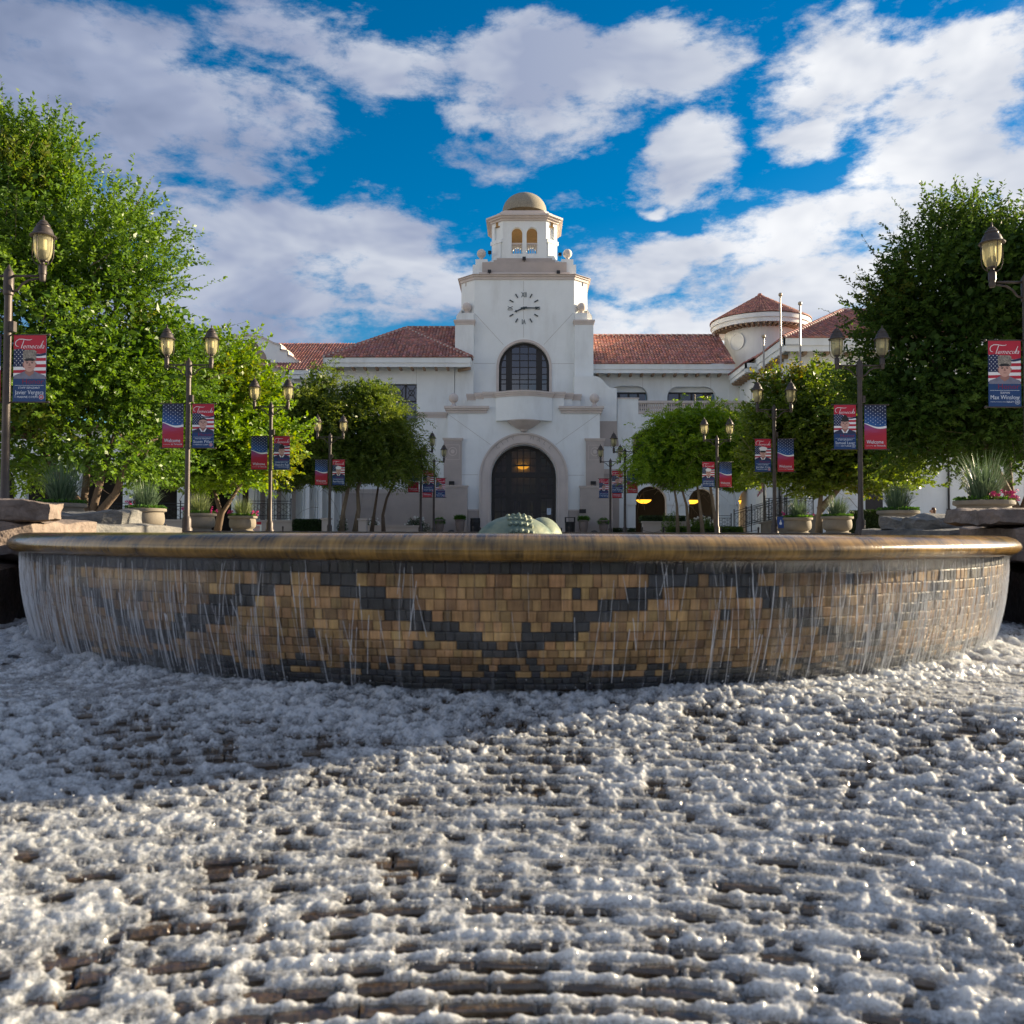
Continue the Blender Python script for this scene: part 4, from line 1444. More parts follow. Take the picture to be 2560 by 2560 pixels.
        b.build('medallion', M_STONE, HALL)
        xa, xb = sorted((s * hw(540, YE), s * hw(850, YE)))
        zt2 = z2(1450, YE)
        box_part('entry_plinth', (xa, YE - .62, 0), (xb, YE - .24, zt2 - .14), M_CLAD)
        moulding('plinth_cap', xa, xb, YE - .62, YE - .235, zt2, zt2 - .15, .07)
        xe, xf = sorted((s * hw(432, YE), s * hw(539, YE)))
        box_part('stone_base', (xe, YE - .1, 0), (xf, YE - .002, z2(1690, YE)), M_CLAD)
        box_part('stone_base_cap', (xe, YE - .13, z2(1690, YE)), (xf, YE - .002, z2(1676, YE)), M_STONE)
        # joints in the cladding
        b = MB()
        for k in range(1, 5):
            z = zt2 * k / 5
            b.box((xa + .0, YE - .6235, z - .006), (xb, YE - .6195, z + .006))
        for k in (1, 2):
            x = xa + (xb - xa) * k / 3
            b.box((x - .006, YE - .6235, 0), (x + .006, YE - .6195, zt2 - .15))
        b.build('cladding_joint', M_JOINT, HALL, kind='stuff')
        # upper cornice of the block and its ball
        xa, xb = sorted((s * hw(372, YE), s * (we + .02)))
        zc = z2(680, YE)
        moulding('entry_cornice', xa, xb, YE, YE + 3.0, zc, zt - .001, .24)
        ball(s * hw(690, YE), YE + .6, z2(588, YE), hw(48, YE), zc - .005)
        fx = c2(190 if s < 0 else 1558, 1418, YE - .45)
        MB().box((fx.x - .17, YE - .55, fx.z - .10), (fx.x + .17, YE - .3, fx.z + .10)).box((fx.x - .15, YE - .46, zt2 - .005), (fx.x - .12, YE - .43, fx.z)).box((fx.x + .12, YE - .46, zt2 - .005), (fx.x + .15, YE - .43, fx.z)).build('flood_light', M_BLACK, HALL)
    # stepped parapet behind and the bowed balcony
    YP = YE + .25
    zp = z2(545, YP)
    for (n0, n1, y) in ((272, 390, YE + .05), (391, 472, YE + .55), (473, 556, YE + 1.05)):
        for s in (-1, 1):
            xa, xb = sorted((s * hw(n0, YE), s * hw(n1, YE)))
            box_part('parapet', (xa, y, zt - .02), (xb, YE + 2.9, z2(595, YE)), M_STUCCO)
            moulding('parapet_cap', xa, xb, y, YE + 2.9, zp + .02 * (n0 > 300), z2(597, YE), .10, ret=True)
    hb = hw(272, YE); bow = .95
    def bowpts(ext, n=20):
        return [(-(hb + ext) + 2 * (hb + ext) * i / n, -((bow + ext) * math.cos((i / n - .5) * math.pi * .92) + 0.0)) for i in range(n + 1)]
    def bowsolid(ext, z0_, z1_, b):
        p = bowpts(ext)
        pl = p + [(hb + ext, .3), (-(hb + ext), .3)]
        n = len(pl)
        V = [(x, YE + y, z0_) for x, y in pl] + [(x, YE + y, z1_) for x, y in pl]
        b.add(V, [tuple(range(n - 1, -1, -1)), tuple(range(n, 2 * n))] + [(i, (i + 1) % n, n + (i + 1) % n, n + i) for i in range(n)])
    zb0, zb1 = z2(812, YE - .6), z2(585, YE - .6)
    b = MB(); bowsolid(0, zb0, zb1, b); o = b.build('balcony', M_STUCCO, HALL); smooth_by_angle(o, 30)
    b = MB(); bowsolid(.06, zb1 + .001, zb1 + .12, b); bowsolid(.12, zb1 + .121, zb1 + .24, b); bowsolid(.18, zb1 + .241, z2(528, YE - .8), b)
    o = b.build('balcony_cap', M_STONE, HALL); smooth_by_angle(o, 30)
    k = hw(160, YE)
    prof = [(k * .08, zb0 - .72), (k * .20, zb0 - .66), (k * .24, zb0 - .56), (k * .52, zb0 - .44), (k * .82, zb0 - .22), (k * .95, zb0 - .09), (k, zb0 - .06), (k * 1.02, zb0)]
    o = MB().lathe(prof, 24, (0, YE - .05, 0), a0=math.pi, a1=2 * math.pi).build('balcony_corbel', M_STONE, HALL); smooth_by_angle(o, 40)
    b = MB()
    def joint(x0, y0, x1, y1, Y, w=.010):
        p, q = c2(x0, y0, Y), c2(x1, y1, Y); d = (q - p); n = Vector((-d.z, 0, d.x)).normalized()
        b.obox((p + q) / 2 + Vector((0, -.002, 0)), d / 2, Vector((0, .0025, 0)), n * w)
    joint(155, 755, 565, 1050, YE); joint(1605, 755, 1195, 1050, YE); joint(290, 1340, 445, 1340, YE); joint(1312, 1345, 1470, 1345, YE)
    b.build('control_joint', M_JOINT, HALL, kind='stuff')
    # scroll buttress on the right flank
    pts = [(1375, 385), (1560, 385), (1600, 392), (1640, 415), (1668, 445), (1690, 475), (1715, 493), (1745, 503), (1785, 505), (1785, 820), (1792, 960), (1806, 1065), (1806, 1905), (1375, 1905)]
    lp = [(c2(x, y, 59.4).x, max(c2(x, y, 59.4).z, 0)) for x, y in pts]
    MB().plate([lp], 59.4, 60.5).build('scroll_buttress', M_STUCCO, HALL)
    lp = [(c2(x, y, 59.36).x, max(c2(x, y, 59.36).z, 0)) for x, y in ((1610, 822), (1786, 822), (1793, 960), (1807, 1064), (1610, 1064))]
    MB().plate([lp], 59.36, 59.398).build('stone_panel', M_CLAD, HALL)
    lp = [(c2(x, y, 59.36).x, max(c2(x, y, 59.36).z, 0)) for x, y in ((1610, 1330), (1808, 1330), (1808, 1905), (1610, 1905))]
    MB().plate([lp], 59.34, 59.397).build('stone_panel', M_CLAD, HALL)
    a, bb = c2(1640, 1285, 59.3), c2(1815, 1330, 59.3)
    moulding('string_course', a.x, bb.x, 59.34, 59.395, a.z, bb.z, .08)
    # wall plaque
    p = c2(1455, 1692, YE - .63)
    MB().box((p.x - .22, YE - .66, p.z - .13), (p.x + .22, YE - .624, p.z + .13)).build('plaque', M_BLACK, HALL)


def bowl_lamp(p, r, Y, label, ztop):
    """pendant of amber glass that is lit"""
    t = thing('pendant_lamp', label, 'lamp', (p.x, Y, p.z))
    b = MB().lathe([(.01, -r * .42), (r * .35, -r * .40), (r * .7, -r * .26), (r * .93, -r * .06), (r, .05), (.01, .06)], 20, (p.x, Y, p.z))
    b.build('glass_bowl', M_GLOW, t, smooth=True)
    b = MB().lathe([(r * 1.0, .03), (r * 1.05, .03), (r * 1.05, .11), (r * 1.0, .11)], 20, (p.x, Y, p.z))
    b.tube([(p.x, Y, p.z + .05), (p.x, Y, ztop)], .02, 6)
    for k in range(3):
        a = k * 2.1
        b.tube([(p.x + r * math.cos(a), Y + r * math.sin(a), p.z + .1), (p.x, Y, p.z + .6)], .01, 4)
    b.build('fitting', M_BLACK, t)
    return t


# ------------------------------------------------------------------ tiled roofs
def tile_face(b, poly, updir, seed=0, pitch=.225, row=.34):
    """barrel tiles on a planar roof polygon; updir points up the slope inside the plane"""
    rr = random.Random(seed)
    poly = [Vector(p) for p in poly]
    n = (poly[1] - poly[0]).cross(poly[2] - poly[0]).normalized()
    if n.z < 0: n = -n
    up = Vector(updir); up = (up - n * up.dot(n)).normalized()
    ac = up.cross(n).normalized()
    o = poly[0]
    q = [((p - o).dot(ac), (p - o).dot(up)) for p in poly]
    def inside(x, y):
        c = False
        for i in range(len(q)):
            (x1, y1), (x2, y2) = q[i], q[i - 1]
            if (y1 > y) != (y2 > y) and x < (x2 - x1) * (y - y1) / (y2 - y1) + x1: c = not c
        return c
    u0, u1 = min(p[0] for p in q), max(p[0] for p in q); v0, v1 = min(p[1] for p in q), max(p[1] for p in q)
    b.add(poly, [tuple(range(len(poly)))], 1)
    nc, nr = int((u1 - u0) / pitch) + 1, int((v1 - v0) / row) + 2
    base = rr.uniform(.85, 1.1)
    for i in range(nc):
        for j in range(nr):
            u, v = u0 + (i + .5) * pitch, v0 + (j + .0) * row
            if not (inside(u, v + row * .5) or (j == 0 and inside(u, v + row * .9))):
                continue
            k = base * rr.uniform(.68, 1.32)
            warm = rr.uniform(.85, 1.15)
            tint = (k * warm, k * rr.uniform(.9, 1.1), k / warm)
            wob = rr.uniform(-.008, .008)
            V = []
            for (vv, w, h) in ((v - .05, .128, .105), (v + row + .03, .10, .06)):
                for a in (-90, -45, 0, 45, 90):
                    V.append(o + ac * (u + wob + w * math.sin(R(a))) + up * vv + n * (.015 + h * math.cos(R(a))))
            b.add(V, [(m_, m_ + 1, m_ + 6, m_ + 5) for m_ in range(4)] + [(0, 1, 2, 3, 4)], 0, tint)


def ridge_caps(b, p, q, seed=0):
    rr = random.Random(seed)
    p, q = Vector(p), Vector(q); d = q - p; n = max(2, int(d.length / .38)); d = d / n
    up = Vector((0, 0, 1)); sd = d.cross(up).normalized(); uu = sd.cross(d).normalized()
    for i in range(n):
        k = rr.uniform(.7, 1.3)
        V = []
        for (t, w, h) in ((0, .15, .16), (1.08, .12, .12)):
            for a in (-90, -45, 0, 45, 90):
                V.append(p + d * (i + t) + sd * w * math.sin(R(a)) + uu * (.03 + h * math.cos(R(a))))
        b.add(V, [(m_, m_ + 1, m_ + 6, m_ + 5) for m_ in range(4)] + [(0, 1, 2, 3, 4)], 0, (k, k, k))
        s = rr.choice((-1, 1))
        b.obox(p + d * (i + .02) + uu * .05 + sd * .16, sd * .05, d.normalized() * .07, uu * .05, 2)
        b.obox(p + d * (i + .5) + uu * .05 - sd * .16, sd * .05, d.normalized() * .06, uu * .05, 2)


def roof(faces, ridges, name='tile_roof', seed=0):
    b = MB()
    for i, (poly, up) in enumerate(faces):
        tile_face(b, poly, up, seed + i)
    for i, (p, q) in enumerate(ridges):
        ridge_caps(b, p, q, seed + i)
    o = b.build(name, [M_TILE, M_TILEBED, M_MORTAR], HALL)
    o["kind"] = 'stuff'
    return o


def fascia(p, q, out, h=.62, inn=.9):
    """deep white eave board running from p to q (top edge), with soffit behind"""
    p, q = Vector(p), Vector(q); out = Vector(out).normalized()
    b = MB()
    d = (q - p) / 2; c = (p + q) / 2
    b.obox(c - out * .06 + Vector((0, 0, -h * .28)), d, out * .06, Vector((0, 0, h * .28)))
    b.obox(c - out * .13 + Vector((0, 0, -h * .78)), d, out * .06, Vector((0, 0, h * .215)))
    b.obox(c - out * (inn / 2 + .1) + Vector((0, 0, -h * .55)), d, out * (inn / 2), Vector((0, 0, .03)))
    b.build('eave_board', M_STUCCO, HALL)


def rafters(p, q, out, n, h=.62, ln=.8, sz=.075):
    p, q = Vector(p), Vector(q); out = Vector(out).normalized(); al = (q - p).normalized()
    me = None
    for i in range(n):
        c = p + (q - p) * ((i + .5) / n) - out * (ln / 2 + .12) + Vector((0, 0, -h - .07))
        b = MB()
        up = Vector((0, 0, sz * 1.1))
        # tail with a chamfered nose
        a_, e_ = out * ln / 2, al * sz
        V = [c - a_ - e_ - up, c + a_ * .7 - e_ - up, c + a_ - e_ + up * .2, c + a_ - e_ + up, c - a_ - e_ + up]
        V += [v + e_ * 2 for v in V]
        b.add(V, [(0, 1, 2, 3, 4), (9, 8, 7, 6, 5)] + [(k, k + 5, (k + 1) % 5 + 5, (k + 1) % 5) for k in range(5)])
        b.build('rafter_tail', M_WOOD, HALL)


def left_wing():
    # pavilion with hipped roof
    YE_, YW = 59.4, 60.5
    fl = c3(770, 352, YE_); fr = c3(1925, 352, YE_)
    ze = fl.z
    xl, xr = fl.x, fr.x
    dep = (xr - xl)
    pk = c3(1415, 127, YE_ + dep / 2)
    bl, br = Vector((xl, YE_ + dep, ze)), Vector((xr, YE_ + dep, ze))
    FL, FR = Vector((xl, YE_, ze)), Vector((xr, YE_, ze))
    px_ = (xl + xr) / 2
    PK = Vector((px_, YE_ + dep / 2, pk.z))
    roof([([FL, FR, PK], (0, 1, .6)), ([FR, br, PK], (-1, 0, .6)), ([bl, FL, PK], (1, 0, .6))], [(FL, PK), (FR, PK)], seed=3)
    # main range behind, running to the tower
    zr = pk.z
    roof([([(px_, YE_ + 1.9, zr - 3.6 * (dep / 2 - 1.9) / (dep / 2) + .25), (-4.6, YE_ + 1.9, zr - 3.6 * (dep / 2 - 1.9) / (dep / 2) + .25), (-4.6, YE_ + dep / 2, zr), (px_, YE_ + dep / 2, zr)], (0, 1, .6)),
          ([(px_, YE_ + dep, zr - 3.2), (-4.6, YE_ + dep, zr - 3.2), (-4.6, YE_ + dep / 2, zr), (px_, YE_ + dep / 2, zr)], (0, -1, .6))],
         [((px_, YE_ + dep / 2, zr), (-4.6, YE_ + dep / 2, zr))], seed=9)
    fascia(FL + Vector((0, 0, -.02)), FR + Vector((0, 0, -.02)), (0, -1, 0))
    fascia(FR + Vector((0, .0, -.02)), br + Vector((0, 0, -.02)), (1, 0, 0))
    fascia(bl + Vector((0, 0, -.02)), FL + Vector((0, 0, -.02)), (-1, 0, 0))
    a, b_ = c3(885, 415, YW), c3(1795, 415, YW)
    rafters((a.x, YE_, ze), (b_.x, YE_, ze), (0, -1, 0), 10)
    for (x, y) in ((xl + .5, 1), (xr - .5, -1)):       # corner brackets
        p = Vector((x, YE_ + .55, ze - .72))
        MB().obox(p, Vector((y * -.42, -.42, 0)), Vector((.05, -.05 * y, 0)) * 1.2, Vector((0, 0, .1))).build('corner_bracket', M_WOOD, HALL)
    wt = ze - .35
    wa, wb = c3(1232, 560, YW), c3(1500, 860, YW)
    win = rect(wa.x, wb.z, wb.x, wa.z)
    MB().plate([rect(a.x, 0, b_.x, wt), win], YW, YW + .4).build('pavilion_wall', M_STUCCO, HALL)
    box_part('pavilion_side', (a.x, YW + .401, 0), (a.x + .4, YW + 8, wt), M_STUCCO)
    box_part('set_back_wall', (b_.x - .2, YW + .9, 0), (-4.4, YW + 1.3, zr - 2.2), M_STUCCO)
    # big window with diagonal bars
    b = MB()
    x0, x1, z0, z1_ = wa.x, wb.x, wb.z, wa.z
    yb = YW + .25
    for t in (0, 1 / 3, 2 / 3, 1):
        x = x0 + (x1 - x0) * t; b.box((x - .05, yb, z0), (x + .05, yb + .08, z1_))
    zs = [z0, z0 + (z1_ - z0) * .28, z0 + (z1_ - z0) * .56, z1_]
    for z in zs:
        b.box((x0, yb + .003, z - .05), (x1, yb + .077, z + .05))
    for k in range(3):
        xa, xb_ = x0 + (x1 - x0) * k / 3, x0 + (x1 - x0) * (k + 1) / 3
        b.tube([(xa, yb + .04, zs[2]), (xb_, yb + .04, zs[3])], .025, 6); b.tube([(xb_, yb + .04, zs[2]), (xa, yb + .04, zs[3])], .025, 6)
        cx, cz = (xa + xb_) / 2, (zs[2] + zs[3]) / 2
        b.tube([(cx + .2 * math.cos(i * .5236), yb + .04, cz + .2 * math.sin(i * .5236)) for i in range(13)], .025, 6)
    fr_ = b.build('pavilion_window', M_FRAME, HALL)
    for k in range(3):
        for j in range(3):
            xa, xb_ = x0 + (x1 - x0) * k / 3, x0 + (x1 - x0) * (k + 1) / 3
            MB().add([(xa, yb + .05, zs[j]), (xb_, yb + .05, zs[j]), (xb_, yb + .05, zs[j + 1]), (xa, yb + .05, zs[j + 1])], [(0, 1, 2, 3)]).build('pane', M_GLASS_SKY, fr_)
    box_part('window_back', (x0 - .3, YW + 1.6, z0 - .3), (x1 + .3, YW + 1.7, z1_ + .3), M_DARK)
    p, q = c3(1500, 780, YW), c3(1735, 825, YW)
    moulding('string_course', p.x, q.x, YW, YW + .1, p.z, q.z, .12, ret=False)
    # grey stone base
    p = c3(1180, 1380, YW)
    box_part('stone_dado', (a.x - .05, YW - .12, 0), (-5.2, YW - .002, p.z - .28), M_CLAD)
    moulding('dado_cap', a.x - .05, -5.2, YW - .12, YW - .001, p.z, p.z - .3, .07)
    b = MB()
    for k in range(1, 5):
        z = (p.z - .3) * k / 5; b.box((a.x, YW - .1235, z - .006), (-5.2, YW - .1195, z + .006))
    for k in range(1, 9):
        x = a.x + (-5.2 - a.x) * k / 9; b.box((x - .006, YW - .1235, 0), (x + .006, YW - .1195, p.z - .3))
    b.build('cladding_joint', M_JOINT, HALL, kind='stuff')
    b = MB()
    for x in (1185, 1500):
        p = c3(x, 430, YW); b.box((p.x - .008, YW - .003, wa.z), (p.x + .008, YW - .0005, p.z))
    b.build('control_joint', M_JOINT, HALL, kind='stuff')
    # range further back with the mission gable in front
    YR = 65.0
    e0, e1 = c3(495, 450, YR), c3(900, 450, YR)
    r0 = c3(560, 252, YR + 5.5)
    zr2 = r0.z; ze2 = e0.z
    X1 = -8.0
    A, Bv = Vector((e0.x, YR, ze2)), Vector((X1, YR, ze2))
    C, D = Vector((X1, YR + 5.5, zr2)), Vector((e0.x - 3.0, YR + 5.5, zr2))
    E = Vector((e0.x - 3.0, YR + 1.3, ze2 + (zr2 - ze2) * 1.3 / 5.5))
    roof([([A, Bv, C, D, E], (0, 1, .6))], [(E, A)], seed=21)
    fascia(A + Vector((0, 0, -.02)), Bv + Vector((0, 0, -.02)), (0, -1, 0))
    fascia(A + Vector((0, 1.2, -.02)), A + Vector((0, 0, -.02)), (-1, 0, 0))
    box_part('rear_wall', (e0.x + .7, YR + 1.0, 0), (X1, YR + 1.4, ze2 - .4), M_STUCCO)
    YG = 66.2
    prof = [(-330, 900), (-330, 420), (-180, 385), (-120, 330), (-60, 265), (20, 215), (90, 192), (190, 184), (270, 192), (330, 215), (390, 248), (440, 258), (440, 298), (495, 305), (497, 342), (520, 346), (560, 380), (590, 394), (622, 400), (622, 900)]
    lp = [(c3(x, y, YG).x, c3(x, y, YG).z if y < 900 else 0) for x, y in prof]
    qx, qz = c3(205, 380, YG).x, c3(205, 380, YG).z
    quat = []
    for i in range(40):
        a_ = 2 * math.pi * i / 40
        r_ = .95 + .25 * abs(math.cos(2 * a_)) ** .7
        quat.append((qx + r_ * math.cos(a_) * 1.05, qz + 1.25 * r_ * math.sin(a_)))
    MB().plate([lp, quat], YG, YG + 1.3).build('mission_gable', M_STUCCO, HALL)
    MB().plate([quat], YG + .7, YG + .8).build('quatrefoil_recess', M_CLAD, HALL)
    b = MB()
    for i in range(2, len(lp) - 2):
        (xa, za), (xb_, zb) = lp[i - 1], lp[i]
        d = Vector((xb_ - xa, 0, zb - za)); nn = Vector((-d.z, 0, d.x)).normalized()
        if nn.z < 0: nn = -nn
        b.obox(Vector(((xa + xb_) / 2, YG + .62, (za + zb) / 2)) + nn * .04, d / 2 * 1.02, Vector((0, .72, 0)), nn * .06)
    b.build('gable_coping', M_STONE, HALL)
    p = c3(415, 650, YG - .02)
    k = 24
    MB().plate([[(p.x + .75 * math.cos(2 * math.pi * i / k), p.z + .75 * math.sin(2 * math.pi * i / k)) for i in range(k)]], YG - .05, YG - .002).build('round_window', M_GLASS_SKY, HALL)
    p = c3(180, 680, YG)
    MB().plate([[(p.x + u, max(p.z + v, .1)) for u, v in arch_pts(0, 2.2, 0, -4, 16)]], YG - .03, YG - .002).build('gable_arch_shade', M_DARK, HALL)  # flat near-black plate on the wall; its colour stands for a recess's shade
    # oblique arcade and side range behind the trees
    def arcade(x0, y0, x1, y1, n, H, sp, half, nm, side=1, cols=True):
        d = Vector((x1 - x0, y1 - y0, 0)); Lh = d.length; d.normalize(); nn = Vector((d.y, -d.x, 0)) * side
        fr = lambda u, y, v: (x0 + d.x * u - nn.x * y, y0 + d.y * u - nn.y * y, v)
        loop = [(0, 0)]
        for i in range(n):
            cx = Lh * (i + .5) / n
            loop += [(cx - half, 0), (cx - half, sp)] + [(cx - half * math.cos(math.pi * k / 12), sp + half * math.sin(math.pi * k / 12)) for k in range(1, 12)] + [(cx + half, sp), (cx + half, 0)]
        loop += [(Lh, 0), (Lh, H), (0, H)]
        MB().plate([loop], 0, .35, frame=fr).build(nm, M_STUCCO, HALL)
        b2 = MB()
        for i in range(n + 1):
            for oo in (-.16, .16):
                u = min(max(Lh * i / n + oo, .12), Lh - .12)
                x, y, _ = fr(u, -.06, 0)
                b2.lathe([(.12, 0), (.12, .15), (.07, .22), (.065, sp - .25), (.11, sp - .12), (.12, sp)], 8, (x, y, 0))
        if cols:
            b2.build('arcade_columns', M_STUCCO, HALL, smooth=True)
        V = [fr(0, 3.2, 0), fr(Lh, 3.2, 0), fr(Lh, 3.2, H), fr(0, 3.2, H)]
        MB().add(V, [(0, 1, 2, 3)]).build('arcade_back', M_CLAD if cols else M_DARK, HALL)  # without columns the back is near-black, shade put into its colour
        V = [fr(0, .36, H - .05), fr(Lh, .36, H - .05), fr(Lh, 3.2, H - .05), fr(0, 3.2, H - .05)]
        MB().add(V, [(0, 1, 2, 3)]).build('arcade_ceiling', M_CLAD, HALL)
        return fr, Lh
    arcade(-15.4, 47.36, -12.6, 60.4, 7, 5.2, 3.0, .68, 'arcade_wall')
    arcade(-33.0, 47.0, -15.4, 47.0, 6, 5.6, 2.6, 1.18, 'side_arcade', cols=False)
    box_part('side_range_roof', (-33, 46.6, 5.6), (-15.3, 51, 5.9), M_TILEBED)
    # wall lanterns on the arcade
    for (u, v, lb) in ((490, 1330, 'black iron wall lantern on the arcade column beside the iron railing'), (575, 1350, 'black iron wall lantern on the middle arcade column above the box hedge'), (720, 1400, 'black iron wall lantern on the arcade column under the sailor banner')):
        Yq = 53 + (u - 490) * .018
        p = c3(u, v, Yq)
        t = thing('wall_lantern', lb, 'lantern', (p.x, Yq, p.z), 'arcade wall lanterns')
        b = MB().lathe([(.01, .42), (.05, .36), (.16, .28), (.17, .24), (.12, .22), (.10, -.15), (.13, -.18), (.04, -.26), (.01, -.3)], 6, (p.x, Yq, p.z))
        b.tube([(p.x, Yq, p.z + .4), (p.x, Yq, p.z + .55), (p.x - .25, Yq + .1, p.z + .5), (p.x - .3, Yq + .1, p.z + .1)], .02, 5)
        b.build('lantern_body', M_BLACK, t)


def right_wing():
    YE_, YW, YF = 61.0, 62.0, 59.7
    xa = 4.75
    xb = c4(1040, 580, YE_).x
    ze = c4(500, 578, YE_).z
    zr = c4(500, 388, YE_ + 5).z
    A, B_, C, D = Vector((xa, YE_, ze)), Vector((xb, YE_, ze)), Vector((xb, YE_ + 5, zr)), Vector((xa, YE_ + 5, zr))
    roof([([A, B_, C, D], (0, 1, .6)), ([(xa, YE_ + 10, ze), (xb, YE_ + 10, ze), C, D], (0, -1, .6))], [(D, C)], seed=33)
    fascia(A + Vector((0, 0, -.02)), B_ + Vector((0, 0, -.02)), (0, -1, 0))
    rafters((xa, YE_, ze), (c4(985, 580, YE_).x, YE_, ze), (0, -1, 0), 12)
    # upper wall with two wide openings with bracketed heads
    zt = ze - .3
    def opening(x0, x1, yt, yb):
        p, q = c4(x0, yt, YW), c4(x1, yb, YW)
        r_ = .75
        x0, x1, z1_, z0 = p.x, q.x, p.z, q.z
        L_ = [(x0, z0), (x1, z0), (x1, z1_ - r_)]
        L_ += [(x1 - r_ + r_ * math.cos(R(90) * (1 - i / 6)) - 0 * r_, z1_ - r_ * math.sin(R(90) * (1 - i / 6)) if False else z1_ - r_ + 0 * r_) for i in range(0)]
        L_ += [(x1 - r_ * (1 - math.cos(R(15 * i))), z1_ - r_ + r_ * math.sin(R(15 * i))) for i in range(1, 7)]
        L_ += [(x0 + r_ * (1 - math.cos(R(90 - 15 * i))), z1_ - r_ + r_ * math.sin(R(90 - 15 * i))) for i in range(0, 7)]
        return L_
    o1 = opening(175, 440, 730, 905); o2 = opening(575, 910, 735, 905)
    xe = c4(1010, 700, YW).x
    MB().plate([rect(xa, 6, xe, zt), o1, o2], YW, YW + .45).build('upper_wall', M_STUCCO, HALL)
    for (x0, x1) in ((175, 440), (575, 910)):
        p, q = c4(x0, 778, YW + .5), c4(x1, 905, YW + .5)
        w = q.x - p.x
        b = MB()
        n = 4
        for k in range(n + 1):
            x = p.x + w * k / n; b.box((x - .07, YW + .5, q.z), (x + .07, YW + .58, p.z))
        b.box((p.x, YW + .503, p.z - .09), (q.x, YW + .577, p.z + .03))
        f = b.build('balcony_window', M_FRAME, HALL)
        box_part('window_header', (p.x - .1, YW + .46, p.z + .03), (q.x + .1, YW + .9, p.z + 2), M_STUCCO)
        for k in range(n):
            MB().add([(p.x + w * k / n, YW + .54, q.z), (p.x + w * (k + 1) / n, YW + .54, q.z), (p.x + w * (k + 1) / n, YW + .54, p.z), (p.x + w * k / n, YW + .54, p.z)], [(0, 1, 2, 3)]).build('pane', M_GLASS_SKY, f)
        box_part('window_back', (p.x, YW + 1.8, q.z), (q.x, YW + 1.9, p.z + 1), M_DARK)
    # terrace block with arcade below
    zterr = c4(700, 925, YF).z
    xe2 = c4(1165, 900, YF).x
    arches = []
    sp = c4(460, 1530, YF).z
    loop = [(xa + 1.6, 0)]
    for (x0, x1) in ((355, 570), (722, 905), (1065, 1262)):
        l, r = c4(x0, 1530, YF).x, c4(x1, 1530, YF).x
        h = (r - l) / 2; c = (l + r) / 2
        arches.append((c, h))
        loop += [(l, 0), (l, sp)] + [(c - h * math.cos(math.pi * k / 20), sp + h * math.sin(math.pi * k / 20)) for k in range(1, 20)] + [(r, sp), (r, 0)]
    xend = c4(1330, 1530, YF).x
    loop += [(xend, 0), (xend, zterr), (xa + 1.6, zterr)]
    uh = c4(372, 1040, YF)
    MB().plate([loop, [(uh.x + u, uh.z + v) for u, v in arch_pts(.95, 1.3, -1.1, -2.6, 16)]], YF, YF + .7).build('terrace_wall', M_STUCCO, HALL)
    box_part('terrace_floor', (xa + 1.6, YF + .701, zterr - .3), (xend, YW + .3, zterr - .02), M_STUCCO)
    box_part('upper_recess_back', (uh.x - .5, YF + 1.4, uh.z - 2.8), (uh.x + 2.6, YF + 1.5, uh.z + .6), M_DARK)
    for (c, h) in arches:
        ro = h + .55
        lo = [(c - ro, sp), (c - h, sp)] + [(c - h * math.cos(math.pi * k / 24), sp + h * math.sin(math.pi * k / 24)) for k in range(1, 24)] + [(c + h, sp), (c + ro, sp)] + [(c + ro * math.cos(math.pi * k / 24), sp + ro * math.sin(math.pi * k / 24)) for k in range(1, 24)]
        MB().plate([lo], YF - .07, YF - .001).build('arch_band', M_STUCCO, HALL)
        for s in (-1, 1):
            x0, x1 = sorted((c + s * h, c + s * ro))
            box_part('impost', (x0 - .04, YF - .13, sp - .22), (x1 + .04, YF - .001, sp), M_STUCCO)
            box_part('arch_pier', (x0, YF - .07, 0), (x1, YF - .001, sp - .221), M_STUCCO)
    MB().add([(xa + 1.6, YF + 5, 0), (xend, YF + 5, 0), (xend, YF + 5, 6), (xa + 1.6, YF + 5, 6)], [(0, 1, 2, 3)]).build('arcade_back', M_DARK, HALL)
    MB().add([(xa + 1.6, YF + .71, 5.6), (xend, YF + .71, 5.6), (xend, YF + 5, 5.6), (xa + 1.6, YF + 5, 5.6)], [(0, 1, 2, 3)]).build('arcade_ceiling', M_DARK, HALL)
    for k, (x, y, lab) in enumerate(((412, 1520, 'amber bowl lamp hanging in the arch next to the entrance plinth'), (745, 1523, 'amber bowl lamp hanging in the middle arch behind the tree trunks'), (1092, 1524, 'amber bowl lamp hanging in the arch by the flagpole'))):
        p = c4(x, y, YF + 2.2)
        bowl_lamp(p, .55, YF + 2.2, lab, 5.6)
        p = c4(x - 40, y + 55, YF + 4.9)
    # balustrade
    x0, x1 = c4(375, 830, YF).x, c4(1160, 830, YF).x
    zb, ztp = c4(700, 918, YF).z, c4(700, 832, YF).z
    box_part('balustrade_rail', (x0, YF + .02, ztp - .16), (x1, YF + .36, ztp), M_STONE)
    box_part('balustrade_base', (x0, YF - .04, zb - .05), (x1, YF + .4, zb + .12), M_STONE)
    b = MB(); n = 52; hb = ztp - .16 - zb - .12
    for i in range(n):
        x = x0 + (x1 - x0) * (i + .5) / n
        if i % 13 == 12:
            b.box((x - .12, YF + .04, zb + .12), (x + .12, YF + .34, ztp - .16)); continue
        b.lathe([(.07, 0), (.07, .08), (.04, .14), (.085, hb * .4), (.045, hb * .8), (.07, hb * .92), (.07, hb)], 8, (x, YF + .19, zb + .12))
    o = b.build('balusters', M_STONE, HALL, smooth=True); o["kind"] = 'stuff'
    px0, px1 = c4(225, 820, YF).x, x0
    box_part('terrace_parapet', (xa + 1.6, YF, zterr), (px1, YF + .4, c4(300, 820, YF).z), M_STUCCO)
